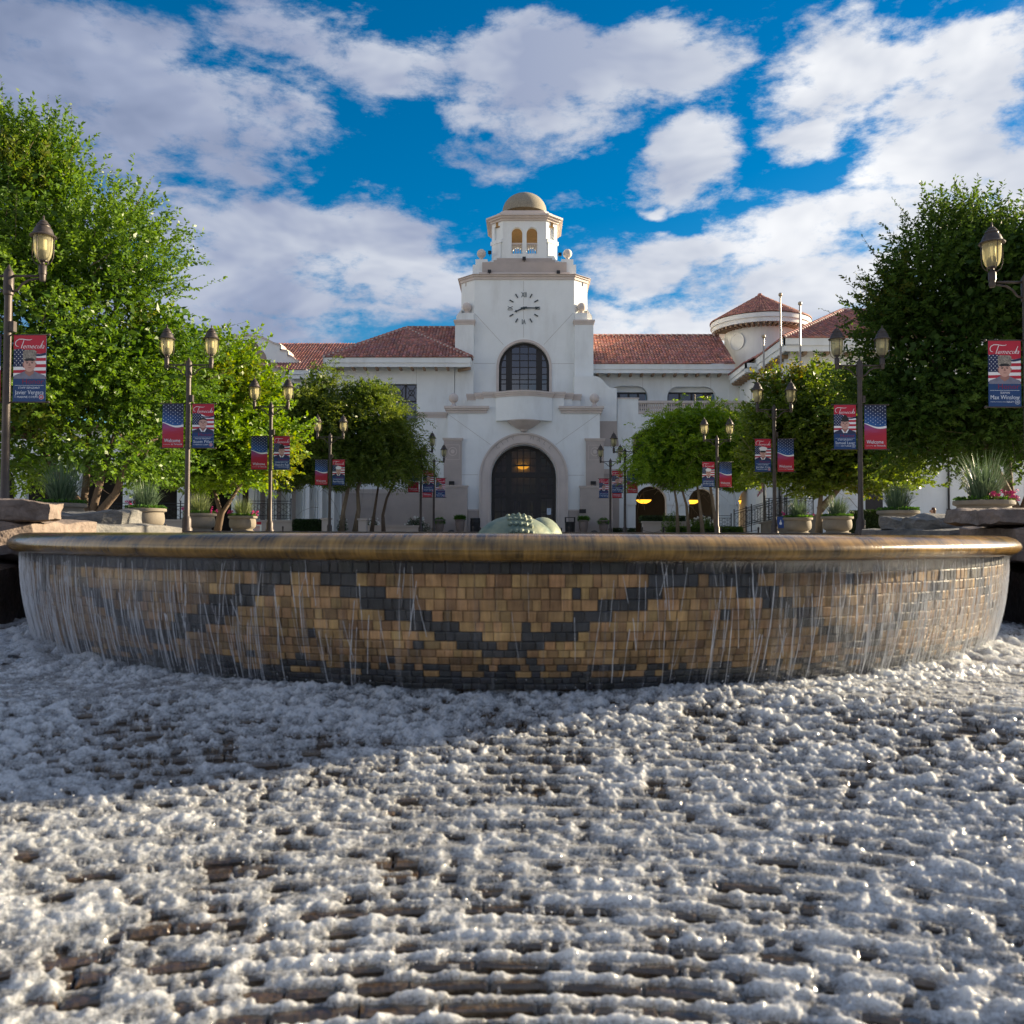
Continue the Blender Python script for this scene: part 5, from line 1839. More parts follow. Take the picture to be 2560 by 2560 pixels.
    box_part('parapet_coping', (xa + 1.6, YF - .05, c4(300, 820, YF).z), (px1 + .05, YF + .45, c4(300, 812, YF).z), M_STONE)
    b = MB()
    for x in (405, 600, 875):
        p = c4(x, 660, YW); b.box((p.x - .008, YW - .003, p.z - 1.0), (p.x + .008, YW - .0005, p.z))
    b.build('control_joint', M_JOINT, HALL, kind='stuff')
    # round tower
    YC = 66.0
    cx = c4(1215, 400, YC).x
    rw = 245 * .36232 / FPX * YC * .985; re = 341 * .36232 / FPX * YC * .985
    zeave = c4(1215, 215, YC - re).z; zap = c4(1213, 108, YC).z
    b = MB()
    nw = 40
    zlo, zhi = 0, zeave - .5
    V, F = [], []
    # wall as a lathe
    b.lathe([(rw, zlo), (rw, zhi)], 48, (cx, YC, 0))
    o = b.build('round_tower_wall', M_STUCCO, HALL, smooth=True)
    b = MB().lathe([(re - .05, zeave - .02), (re, zeave - .02), (re, zeave - .34), (re - .1, zeave - .341), (re - .1, zeave - .66), (re - .25, zeave - .661), (re - .25, zeave - .55), (rw - .05, zeave - .55)], 56, (cx, YC, 0))
    o = b.build('round_eave', M_STUCCO, HALL); smooth_by_angle(o, 30)
    b = MB()
    b.lathe([(re + .05, zeave - .01), (.01, zap - .05)], 56, (cx, YC, 0), 1)
    rr = random.Random(5)
    ncol = int(2 * math.pi * re / .24)
    slope = math.hypot(re, zap - zeave)
    rows = int(slope / .36)
    for j in range(rows):
        f0, f1 = j / rows, (j + 1.12) / rows
        ra, rb_ = re * (1 - f0) + .05, max(re * (1 - min(f1, 1)), .02)
        nj = max(8, int(ncol * (1 - f0 * .9)))
        nj = ncol if j < rows * .45 else (ncol // 2 if j < rows * .75 else ncol // 4)
        for i in range(nj):
            a0 = 2 * math.pi * (i + .5) / nj
            if math.sin(a0) > .5: continue
            k = rr.uniform(.62, 1.2)
            V = []
            for (r_, f, hh) in ((ra, f0, .10), (rb_, min(f1, 1), .055)):
                z = zeave + (zap - zeave) * f
                for t in (-90, -45, 0, 45, 90):
                    a = a0 + math.pi / nj * 1.05 * math.sin(R(t))
                    V.append((cx + r_ * math.cos(a), YC + r_ * math.sin(a), z + .015 + hh * math.cos(R(t))))
            b.add(V, [(m_, m_ + 1, m_ + 6, m_ + 5) for m_ in range(4)] + [(0, 1, 2, 3, 4)], 0, (k, k * rr.uniform(.9, 1.1), k * .95))
    b.sphere((cx, YC, zap), .2, 10, 0)
    o = b.build('cone_tiles', [M_TILE, M_TILEBED], HALL); o["kind"] = 'stuff'
    for i in range(26):
        a = math.pi + math.pi * (i + .5) / 26 if i < 26 else 0
        d = Vector((math.cos(a), math.sin(a), 0))
        p = Vector((cx, YC, zeave - .74)) + d * ((rw + re) / 2 - .1)
        if i % 1 == 0:
            MB().obox(p, d * (re - rw) * .42, Vector((-d.y, d.x, 0)) * .08, Vector((0, 0, .08))).build('rafter_tail', M_WOOD, HALL)
    # round niche: dished disc let into the wall
    p = c4(1082, 405, YC - rw)
    ang = math.asin((p.x - cx) / rw) if abs(p.x - cx) < rw else -.5
    nd = Vector((math.sin(ang), -math.cos(ang), 0)); td = Vector((math.cos(ang), math.sin(ang), 0))
    pc = Vector((cx, YC, p.z)) + nd * (rw + .012)
    V, F = [], []
    k = 28
    rn = .62
    for (r_, dd) in ((rn * 1.04, 0.0), (rn * 1.03, .035), (rn, .035), (rn * .97, -.004), (rn * .7, -.004), (rn * .3, -.004), (.01, -.004)):
        for i in range(k):
            a = 2 * math.pi * i / k
            V.append(pc + td * r_ * math.cos(a) + Vector((0, 0, r_ * math.sin(a))) + nd * (dd - .0 * abs(math.cos(a))))
    for j in range(6):
        for i in range(k):
            F.append((j * k + i, j * k + (i + 1) % k, (j + 1) * k + (i + 1) % k, (j + 1) * k + i))
    o = MB().add(V, F).build('round_niche', M_STUCCO, HALL); smooth_by_angle(o, 40)
    # dark recess door at the foot of the round tower
    p, q = c4(1012, 712, 61.2), c4(1165, 832, 61.2)
    box_part('recess', (p.x, 61.9, q.z - 1), (p.x + .85, 63.3, p.z), M_STUCCO)
    box_part('recess_head', (p.x, 61.9, p.z), (q.x + .8, 63.2, p.z + .5), M_STUCCO)
    box_part('recess_door', (p.x + .84, 62.6, q.z - 1), (q.x + .6, 62.7, p.z), M_FRAME)


def right_block():
    """nearer wing on the right with its hipped roof"""
    YF = 52.0
    xc = c4(1420, 470, YF).x
    YE_ = YF - 1.0
    ec = c4(1375, 398, YE_); ze = ec.z
    xr = 34.0
    d2 = 8.2
    pk = c4(1780, 213, YE_ + d2)
    xo = ec.x
    A, B_ = Vector((xo, YE_, ze)), Vector((xr, YE_, ze))
    P = Vector((pk.x, YE_ + d2, pk.z)); Q = Vector((xr, YE_ + d2, pk.z))
    BK = Vector((xo, YE_ + 2 * d2 - 9.5, ze))
    roof([([A, B_, Q, P], (0, 1, .6)), ([Vector((xo, YE_ + 2 * d2, ze)), A, P], (1, 0, .6)),
          ([Vector((xr, YE_ + 2 * d2, ze)), Vector((xo, YE_ + 2 * d2, ze)), P, Q], (0, -1, .6))], [(A, P), (P, Q)], seed=51)
    fascia(A + Vector((0, 0, -.02)), B_ + Vector((0, 0, -.02)), (0, -1, 0), h=.75)
    fascia(Vector((xo, YE_ + 8.0, ze - .02)), A + Vector((0, 0, -.02)), (-1, 0, 0), h=.75)
    rafters((xc, YE_, ze), (xr, YE_, ze), (0, -1, 0), 14, h=.75, sz=.1)
    rafters((xo, YF + 7, ze), (xo, YF, ze), (-1, 0, 0), 8, h=.75, sz=.1)
    zt = ze - .45
    wp = c4(1640, 590, YF); 
    wx1 = wp.x + 1.9
    MB().plate([rect(xc, 0, xr, zt), rect(wp.x, wp.z - 2.4, wx1, wp.z)], YF, YF + .4).build('block_wall', M_STUCCO, HALL)
    f = MB().box((wp.x, YF + .2, wp.z - 2.4), (wp.x + .08, YF + .28, wp.z)).box((wx1 - .08, YF + .2, wp.z - 2.4), (wx1, YF + .28, wp.z)).box((wp.x + .9, YF + .2, wp.z - 2.4), (wp.x + 1.0, YF + .28, wp.z)).box((wp.x, YF + .203, wp.z - .1), (wx1, YF + .277, wp.z)).build('block_window', M_FRAME, HALL)
    MB().add([(wp.x, YF + .24, wp.z - 2.4), (wx1, YF + .24, wp.z - 2.4), (wx1, YF + .24, wp.z), (wp.x, YF + .24, wp.z)], [(0, 1, 2, 3)]).build('pane', M_GLASS_SKY, f)
    box_part('window_back', (wp.x - .3, YF + 1.5, wp.z - 2.6), (wx1 + .3, YF + 1.6, wp.z + .3), M_DARK)
    # side wall towards the plaza with tall windows
    win = rect(YF + 2.0, 6.6, YF + 3.2, 10.0); win2 = rect(YF + 2.0, 1.0, YF + 3.2, 4.4)
    fr = lambda u, y, v: (xc + y, u, v)
    MB().plate([rect(YF + .401, 0, YF + 5.2, zt), win, win2], 0, .4, frame=fr).build('side_wall', M_STUCCO, HALL)
    for (z0, z1_) in ((6.6, 10.0), (1.0, 4.4)):
        MB().plate([rect(YF + 2.0, z0, YF + 3.2, z1_), rect(YF + 2.08, z0 + .08, YF + 2.55, z1_ - .08)[::-1], rect(YF + 2.65, z0 + .08, YF + 3.12, z1_ - .08)[::-1]], .2, .28, frame=fr).build('side_window', M_FRAME, HALL)
        MB().add([fr(YF + 2.0, .24, z0), fr(YF + 3.2, .24, z0), fr(YF + 3.2, .24, z1_), fr(YF + 2.0, .24, z1_)], [(0, 1, 2, 3)]).build('pane', M_GLASS_SKY, HALL)
    # lower eave of the link next to the round tower
    e0 = c4(1112, 572, 57.0); 
    L0, L1 = Vector((e0.x, 57.0, e0.z)), Vector((e0.x, 61.5, e0.z))
    X2 = xc + .5
    roof([([L1, L0, Vector((X2, 57.0, e0.z + (X2 - e0.x) * .55)), Vector((X2, 61.5, e0.z + (X2 - e0.x) * .55))], (1, 0, .55))], [], seed=61)
    fascia(L1, L0, (-1, 0, 0), h=.6); fascia(L0, Vector((X2, 57.0, e0.z)), (0, -1, 0), h=.6)
    rafters((e0.x, 61.5, e0.z), (e0.x, 57.2, e0.z), (-1, 0, 0), 6)
    box_part('link_wall', (e0.x + .8, 57.6, 0), (X2 + 4, 58.0, e0.z - .3), M_STUCCO)
    box_part('link_side', (e0.x + .8, 58.001, 0), (e0.x + 1.2, 61.8, e0.z - .3), M_STUCCO)
    # recessed joint lines and a rain pipe
    b = MB()
    for x in (1655, 1840):
        p = c4(x, 480, YF); b.box((p.x - .008, YF - .003, p.z - 3.4), (p.x + .008, YF - .0005, p.z))
    b.box((xc, YF - .0035, 9.05), (xr, YF - .0008, 9.07)); b.box((xc, YF - .0035, 4.75), (xr, YF - .0008, 4.77))
    b.build('control_joint', M_JOINT, HALL, kind='stuff')
    p = U(2370, 1250, YF)
    MB().tube([(p.x, YF - .1, 0), (p.x, YF - .1, 8)], .06, 8).box((p.x - .1, YF - .16, 1.5), (p.x + .1, YF - .02, 1.6)).build('rain_pipe', M_FRAME, HALL)
    p = U(2185, 1260, YF)
    box_part('side_door', (p.x - .5, YF - .04, 0), (p.x + .5, YF - .002, 3.1), M_FRAME)
    # red script sign on the wall
    p = U(2250, 1216, YF - .03)
    pts = [Vector((p.x + .22 * math.cos(t) + .05 * t, YF - .06, p.z + .35 * math.sin(t * 1.6))) for t in [i * .35 for i in range(16)]]
    MB().tube(pts, .03, 6).build('script_sign', mat('sign_red', (.35, .02, .03), .5), HALL)


tower(); entry(); left_wing(); right_wing(); right_block()
# ------------------------------------------------------------------ lamp posts
LAMP_L = [(-9.1, 15.3), (-9.0, 23.4), (-9.0, 31.1), (-9.0, 40.7), (-5.55, 47.4), (-5.5, 53.8)]
LAMP_R = [(8.95, 15.7), (8.92, 23.4), (8.98, 31.6), (9.1, 41.5), (5.45, 47.4), (5.3, 53.8)]
ARM = 4.49


def lamp_proto():
    t = thing('street_lamp', 'x', 'street lamp', (0, 0, 0), 'twin lantern lamp posts along the plaza')
    b = MB().lathe([(.15, 0), (.15, .10), (.12, .14), (.12, .34), (.10, .40), (.075, .44), (.066, 1.2), (.064, ARM - .35), (.085, ARM - .33), (.085, ARM + .05), (.06, ARM + .1), (.035, ARM + .14), (.012, ARM + .2)], 14)
    o = b.build('pole', M_LAMP, t); smooth_by_angle(o, 40)
    MB().box((.055, -.05, 3.50), (.13, .05, 3.68)).build('clamp_box', M_LAMP, t)
    for s in (-1, 1):
        b = MB().tube([(0, 0, ARM), (s * .59, 0, ARM)], .022, 8)
        b.tube([(s * .07, 0, ARM - .28), (s * .16, 0, ARM - .25), (s * .24, 0, ARM - .14), (s * .36, 0, ARM - .07), (s * .56, 0, ARM - .045)], .02, 8)
        b.build('arm', M_LAMP, t, smooth=True)
        x = s * .60
        ln = MB().lathe([(.01, -.09), (.045, -.09), (.055, -.06), (.055, .02), (.065, .03), (.065, .17), (.05, .19), (.03, .22), (.03, .24), (.075, .26), (.075, .275), (.01, .275)], 14, (x, 0, ARM)).build('lantern', M_LAMP, t)
        smooth_by_angle(ln, 40)
        MB().lathe([(.072, .275), (.105, .30), (.13, .35), (.148, .44), (.155, .55), (.158, .71)], 18, (x, 0, ARM)).build('glass', M_LANTERN, ln, smooth=True)
        b = MB().lathe([(.215, .69), (.222, .705), (.21, .72), (.175, .74), (.16, .79), (.14, .84), (.112, .868), (.112, .885), (.122, .89), (.095, .925), (.075, .93), (.082, .945), (.05, .985), (.02, .995), (.014, 1.03), (.02, 1.045), (.004, 1.085)], 20, (x, 0, ARM))
        b.lathe([(.215, .69), (.01, .70)], 20, (x, 0, ARM))
        o = b.build('cap', M_LAMP, ln); smooth_by_angle(o, 30)
        b = MB().lathe([(.06, .275), (.085, .30), (.085, .40), (.05, .46), (.01, .47)], 12, (x, 0, ARM))
        b.build('ballast', mat('ballast_grey', (.06, .06, .065), .5), ln, smooth=True)
        MB().lathe([(.045, .46), (.06, .48), (.06, .66), (.01, .69)], 12, (x, 0, ARM)).build('bulb', mat('frosted_bulb', (.75, .72, .6), .5), ln, smooth=True)
        b = MB()
        for q in range(4):
            a = math.pi / 2 * q
            c, d = math.cos(a), math.sin(a)
            b.tube([(x + c * r, d * r, ARM + z) for r, z in ((.195, .70), (.192, .45), (.185, .33), (.155, .25), (.10, .205), (.05, .19))], .0085, 5)
        b.build('cage', M_LAMP, ln, smooth=True)
    return t


# ------------------------------------------------------------------ banners
P_RED = mat('print_red', (.42, .010, .035), .6, var=.06)
P_NAVY = mat('print_navy', (.004, .042, .155), .6, var=.06)
P_DNAVY = mat('print_dark_navy', (.004, .016, .075), .6)
P_WHITE = mat('print_white', (.74, .76, .80), .6, var=.03)
P_SKIN = mat('print_skin', (.52, .31, .26), .6, var=.10, scale=14)
P_SHADE = mat('print_skin_shade', (.30, .15, .125), .6)
P_BLACK = mat('print_black', (.012, .012, .016), .6)
P_UNI = mat('print_uniform_blue', (.018, .026, .075), .6, var=.2, scale=10)
P_CAMO = mat('print_camouflage', (.07, .065, .06), .6, col2=(.40, .36, .31), scale=45)
P_GREY = mat('print_field_grey', (.16, .17, .24), .6, var=.2, scale=10)
P_HONOR = mat('print_crimson', (.20, .008, .045), .6)
P_TEXT = mat('print_pale', (.62, .68, .78), .6, var=.02)


def grad_mat(name, stops, axis=2, lo=0.0, hi=1.0, skew=0.0, streak=None):
    """printed colour blend over the banner's own face"""
    m = bpy.data.materials.new(name); m.use_nodes = True
    nt = m.node_tree; N, L = nt.nodes.new, nt.links.new
    b = nt.nodes['Principled BSDF']; b.inputs['Roughness'].default_value = .6
    tc = N('ShaderNodeTexCoord'); sp = N('ShaderNodeSeparateXYZ'); L(tc.outputs['Object'], sp.inputs[0])
    k = N('ShaderNodeMath'); k.operation = 'MULTIPLY_ADD'; L(sp.outputs[0], k.inputs[0]); k.inputs[1].default_value = skew; L(sp.outputs[2], k.inputs[2])
    nz = N('ShaderNodeTexNoise'); nz.inputs['Scale'].default_value = 3.5
    mp = N('ShaderNodeMapping'); mp.inputs['Rotation'].default_value = (0, R(-22), 0); mp.inputs['Scale'].default_value = (.6, 1, 4)
    L(tc.outputs['Object'], mp.inputs[0]); L(mp.outputs[0], nz.inputs['Vector'])
    j = N('ShaderNodeMath'); j.operation = 'MULTIPLY_ADD'; L(nz.outputs['Fac'], j.inputs[0]); j.inputs[1].default_value = .35; L(k.outputs[0], j.inputs[2])
    mr = N('ShaderNodeMapRange'); L(j.outputs[0], mr.inputs[0]); mr.inputs[1].default_value = lo + .17; mr.inputs[2].default_value = hi + .17
    rp = N('ShaderNodeValToRGB'); L(mr.outputs[0], rp.inputs[0])
    e = rp.color_ramp.elements
    e[0].position, e[0].color = stops[0][0], (*stops[0][1], 1); e[1].position, e[1].color = stops[-1][0], (*stops[-1][1], 1)
    for (p, c) in stops[1:-1]:
        q = e.new(p); q.color = (*c, 1)
    L(rp.outputs[0], b.inputs['Base Color'])
    return m


BW, BH = .575, 1.18
P_WTOP = grad_mat('print_star_field', [(0, (.01, .12, .36)), (.45, (.008, .07, .25)), (1, (.004, .012, .05))], lo=-.62, hi=-.05, skew=.35)
P_WLOW = grad_mat('print_red_swirl', [(0, (.40, .012, .025)), (.45, (.36, .008, .035)), (.8, (.30, .05, .16)), (1, (.16, .04, .22))], lo=-1.15, hi=-.5, skew=-.2)


def star(b, cx, cz, r, y, mi):
    V = [(cx + (r if i % 2 == 0 else r * .42) * math.sin(math.pi * i / 5), y, cz + (r if i % 2 == 0 else r * .42) * math.cos(math.pi * i / 5)) for i in range(10)]
    b.add(V, [tuple(range(9, -1, -1))], mi)


def put_text(b, s, x0, x1, zc, y, mi, h=None, shear=0.0, bold=0.0, fit=True, align='c'):
    v, f = text_geo(s, shear, bold)
    xs = [p[0] for p in v]; zs = [p[1] for p in v]
    w = max(xs) - min(xs)
    sx = (x1 - x0) / w if fit else h
    sz = h if h else sx
    ox = x0 - min(xs) * sx if fit else ((x0 + x1) / 2 - (min(xs) + max(xs)) / 2 * sx)
    b.add([(ox + px * sx, y, zc + (pz - .33) * sz) for px, pz in v], f, mi)


def ribbon(b, pts, w, y, mi):
    V = []
    for i, (x, z) in enumerate(pts):
        (xa, za), (xb, zb) = pts[max(i - 1, 0)], pts[min(i + 1, len(pts) - 1)]
        d = Vector((xb - xa, zb - za)).normalized(); ww = w if not isinstance(w, (list, tuple)) else w[i]
        V += [(x - d.y * ww, y, z + d.x * ww), (x + d.y * ww, y, z - d.x * ww)]
    b.add(V, [(2 * i, 2 * i + 1, 2 * i + 3, 2 * i + 2) for i in range(len(pts) - 1)], mi)


def banner(x, Y, side, kind, label, cap=None, rank='', name='', branch='', uni=None, seal_red=True):
    """side -1 hangs left of its pole, +1 right. kind 'portrait' or 'welcome'"""
    x0 = x + (.115 if side > 0 else -.115 - BW)
    ztop = 3.44
    t = thing('street_banner', label, 'banner', (x0, Y, ztop), 'banners hung from the lamp posts')
    # local frame: u 0..1 across, v 0..1 down
    X = lambda u: x0 + u * BW
    Z = lambda v: ztop - v * BH
    yf = lambda k: Y - .004 - .0016 * k
    mats = [P_NAVY, P_RED, P_WHITE, P_DNAVY, P_SKIN, P_SHADE, P_BLACK, uni or P_UNI, P_CAMO, P_HONOR, P_TEXT, P_WTOP, P_WLOW]
    cl = MB().box((X(0), Y - .002, Z(1)), (X(1), Y + .002, Z(0)))
    cl.m = [0 if kind == 'portrait' else 12] * len(cl.f)
    def link_local(b, nm):
        # printed layers keep their own origin at the banner's top corner so the blends sit alike on each
        b.v = [(p[0] - x0, p[1] - Y, p[2] - ztop) for p in b.v]
        me = bpy.data.meshes.new(nm); me.from_pydata(b.v, [], b.f)
        for m in mats: me.materials.append(m)
        me.polygons.foreach_set('material_index', b.m); me.update()
        o = bpy.data.objects.new(nm, me); COL.objects.link(o); o.parent = t
        return o
    link_local(cl, 'cloth')
    def poly(b, pts, k, mi):
        b.add([(X(u), yf(k), Z(v)) for u, v in pts], [tuple(range(len(pts)))], mi)
    def ell(b, cu, cv, ru, rv, k, mi, n=20, a0=0, a1=360):
        pts = [(cu + ru * math.cos(R(a0 + (a1 - a0) * i / n)), cv + rv * math.sin(R(a0 + (a1 - a0) * i / n))) for i in range(n + (0 if a1 - a0 == 360 else 1))]
        poly(b, pts, k, mi)
    b = MB()
    if kind == 'welcome':
        wave = lambda u: .44 - .035 * math.cos(u * 4.4 + .5) + .035 * (u)
        n = 16
        poly(b, [(0, 0), (1, 0)] + [(1 - i / n, wave(1 - i / n)) for i in range(n + 1)], 1, 11)
        for i in range(n):
            u0, u1 = i / n, (i + 1) / n
            th = lambda u: .018 + .035 * u
            poly(b, [(u0, wave(u0)), (u1, wave(u1)), (u1, wave(u1) + th(u1)), (u0, wave(u0) + th(u0))], 1.2, 2)
        for r_ in range(11):
            for c_ in range(5):
                u = .06 + c_ * .22 + (.11 if r_ % 2 else 0); v = .03 + r_ * .041
                if u < .97 and v < wave(u) - .02:
                    star(b, X(u), Z(v), .016, yf(2), 10)
        link_local(b, 'print')
        b = MB()
        put_text(b, 'Welcome', X(.09), X(.86), Z(.835), yf(3), 10, h=.135, bold=.004)
        put_text(b, 'to Temecula', X(.43), X(.95), Z(.918), yf(3), 10, h=.066)
        b.add([(X(.06), yf(3), Z(.925)), (X(.40), yf(3), Z(.925)), (X(.40), yf(3), Z(.921)), (X(.06), yf(3), Z(.921))], [(0, 1, 2, 3)], 10)
        link_local(b, 'lettering')["kind"] = 'stuff'
    else:
        # flag behind the portrait
        poly(b, [(0, .20), (1, .20), (1, .62), (0, .62)], 1, 2)
        for k in range(4):
            v = .345 + k * .095
            poly(b, [(.30, v), (1, v - .005), (1, v + .042), (.30, v + .047)], 1.3, 1)
        poly(b, [(0, .525), (.4, .52), (.4, .565), (0, .57)], 1.3, 1)
        poly(b, [(0, .20), (.42, .20), (.40, .475), (0, .475)], 1.6, 3)
        for r_ in range(8):
            for c_ in range(4):
                u = .04 + c_ * .085 * 1.35 + (.055 if r_ % 2 else 0); v = .225 + r_ * .032
                star(b, X(u), Z(v), .0125, yf(2), 2)
        poly(b, [(.3, .26), (.55, .285), (.8, .285), (1, .262), (1, .30), (.8, .318), (.55, .312), (.3, .3)], 1.9, 3)
        poly(b, [(0, 0), (1, 0), (1, .262), (.8, .283), (.6, .275), (.4, .225), (.2, .205), (0, .215)], 2.2, 1)
        # bust
        ui = 7
        poly(b, [(.0, .66), (.03, .605), (.20, .575), (.36, .54), (.64, .54), (.80, .575), (.97, .605), (1, .66), (1, .70), (0, .70)], 2.4, ui)
        poly(b, [(0, .655), (1, .655), (1, 1), (0, 1)], 2.6, 0)
        poly(b, [(.38, .50), (.62, .50), (.64, .57), (.5, .62), (.36, .57)], 2.9, 5)
        if uni is P_UNI or uni is None:
            poly(b, [(.36, .545), (.5, .63), (.42, .635), (.33, .56)], 3.0, 2); poly(b, [(.64, .545), (.5, .63), (.58, .635), (.67, .56)], 3.0, 2)
        ell(b, .5, .435, .185, .115, 3.2, 4, 22)
        ell(b, .315, .44, .03, .028, 3.1, 5, 8); ell(b, .685, .44, .03, .028, 3.1, 5, 8)
        ell(b, .5, .50, .12, .05, 3.3, 4)
        for s in (-1, 1):
            ell(b, .5 + s * .078, .418, .036, .0075, 3.5, 6, 8)
            poly(b, [(.5 + s * .03, .402), (.5 + s * .125, .398), (.5 + s * .125, .404), (.5 + s * .03, .408)], 3.5, 6)
        poly(b, [(.49, .42), (.52, .42), (.535, .462), (.465, .462)], 3.45, 5)
        ell(b, .5, .489, .06, .006, 3.5, 5, 8)
        if cap == 'camo':
            poly(b, [(.30, .385), (.29, .245), (.36, .222), (.64, .222), (.71, .245), (.70, .385), (.60, .362), (.5, .356), (.40, .362)], 3.7, 8)
            poly(b, [(.31, .375), (.40, .352), (.5, .346), (.60, .352), (.69, .375), (.60, .392), (.5, .386), (.40, .392)], 3.9, 6)
        elif cap == 'garrison':
            poly(b, [(.315, .375), (.36, .30), (.47, .225), (.56, .235), (.66, .31), (.685, .37), (.5, .385)], 3.7, 6)
        elif cap == 'sailor':
            ell(b, .5, .31, .24, .055, 3.6, 2); poly(b, [(.27, .31), (.73, .31), (.70, .375), (.5, .385), (.30, .375)], 3.7, 2)
        elif cap == 'peaked':
            ell(b, .5, .295, .26, .055, 3.6, 2); poly(b, [(.30, .31), (.70, .31), (.69, .36), (.31, .36)], 3.7, 2)
            poly(b, [(.30, .36), (.70, .36), (.64, .405), (.5, .415), (.36, .405)], 3.9, 6)
        elif cap == 'bald':
            ell(b, .5, .36, .18, .07, 3.3, 4)
        else:
            pts = [(.5 + .19 * math.cos(R(a)), .40 - .088 * math.sin(R(a))) for a in range(0, 181, 15)] + [(.34, .372), (.5, .352), (.66, .372)]
            poly(b, pts, 3.7, 6)
        link_local(b, 'portrait_print')
        b = MB()
        # script word with its swash
        put_text(b, 'emecula', X(.29), X(.95), Z(.168), yf(4), 2, h=.115, shear=.42, bold=-.006)
        ribbon(b, [(X(u), Z(v)) for u, v in ((.32, .075), (.29, .12), (.255, .165), (.235, .20))], .006, yf(4), 2)
        ribbon(b, [(X(u), Z(v)) for u, v in ((.57, .062), (.50, .074), (.40, .072), (.28, .062), (.17, .062), (.09, .085), (.055, .115), (.06, .15), (.10, .168), (.15, .17))], [.003, .005, .006, .006, .006, .006, .006, .006, .005, .003], yf(4), 2)
        ribbon(b, [(X(u), Z(v)) for u, v in ((.83, .19), (.86, .14), (.90, .10), (.915, .085))], .005, yf(4), 2)
        put_text(b, 'Honor', X(.29), X(.95), Z(.695), yf(4), 9, h=.125)
        b.add([(X(.05), yf(4), Z(.757)), (X(.95), yf(4), Z(.757)), (X(.95), yf(4), Z(.7525)), (X(.05), yf(4), Z(.7525))], [(0, 1, 2, 3)], 10)
        if rank:
            wd = min(.8, .048 * len(rank)); put_text(b, rank, X(.5 - wd / 2), X(.5 + wd / 2), Z(.79), yf(4), 10, h=.052)
        put_text(b, name, X(.06), X(.95), Z(.858), yf(4), 10, h=.105)
        put_text(b, branch, X(.76 - .052 * len(branch)), X(.77), Z(.928), yf(4), 10, h=.05)
        b.add([(X(.05), yf(4), Z(.930)), (X(.73 - .052 * len(branch)), yf(4), Z(.930)), (X(.73 - .052 * len(branch)), yf(4), Z(.926)), (X(.05), yf(4), Z(.926))], [(0, 1, 2, 3)], 10)
        def disc(r, k, mi, n=18):
            b.add([(X(.88) + r * math.cos(2 * math.pi * i / n), yf(k), Z(.928) + r * math.sin(2 * math.pi * i / n)) for i in range(n)], [tuple(range(n))], mi)
        disc(.045, 4, 10); disc(.039, 4.3, 1 if seal_red else 0); disc(.02, 4.6, 10); disc(.012, 4.9, 0)
        link_local(b, 'lettering')["kind"] = 'stuff'
    for z in (ztop + .005, ztop - BH - .005):
        xa, xb = (x + .05, X(1) + .05) if side > 0 else (X(0) - .05, x - .05)
        rb = MB().tube([(xa, Y, z), (xb, Y, z)], .013, 8)
        rb.sphere((xb if side > 0 else xa, Y, z), .026, 8)
        rb.build('rod', M_LAMP, t, smooth=True)
    t.rotation_euler[2] = rnd.uniform(-.05, .05)
    return t


proto = lamp_proto()
LAB_L = ['tall twin lantern lamp post rising behind the sunlit granite slab', 'twin lantern lamp post between the tufted planter and the smaller flowered planter',
         'twin lantern lamp post before the yellow green tree, standing next to the flowered planter', 'twin lantern lamp post in front of the leaning trunks of the olive tree',
         'twin lantern lamp post beside the white flower bed, carrying the bald man banner', 'twin lantern lamp post close to the clay urns, carrying the grey suited man banner']
LAB_R = ['tall twin lantern lamp post carrying the seaman banner beside the dark tree', 'twin lantern lamp post carrying the banner of the man in a pointed black cap',
         'twin lantern lamp post carrying the banner of the man in a white peaked cap', 'twin lantern lamp post carrying the smiling sailor banner before the slender pale trunks',
         'twin lantern lamp post by the first arcade arch, carrying a camouflage jacket banner', 'twin lantern lamp post close to the wall plaque, carrying the dark suited man banner']
first = True
for (pts, labs) in ((LAMP_L, LAB_L), (LAMP_R, LAB_R)):
    for (x, y), lab in zip(pts, labs):
        if first:
            proto.location = (x, y, 0); proto["label"] = lab; first = False
        else:
            copy_tree(proto, (x, y, 0), lab)

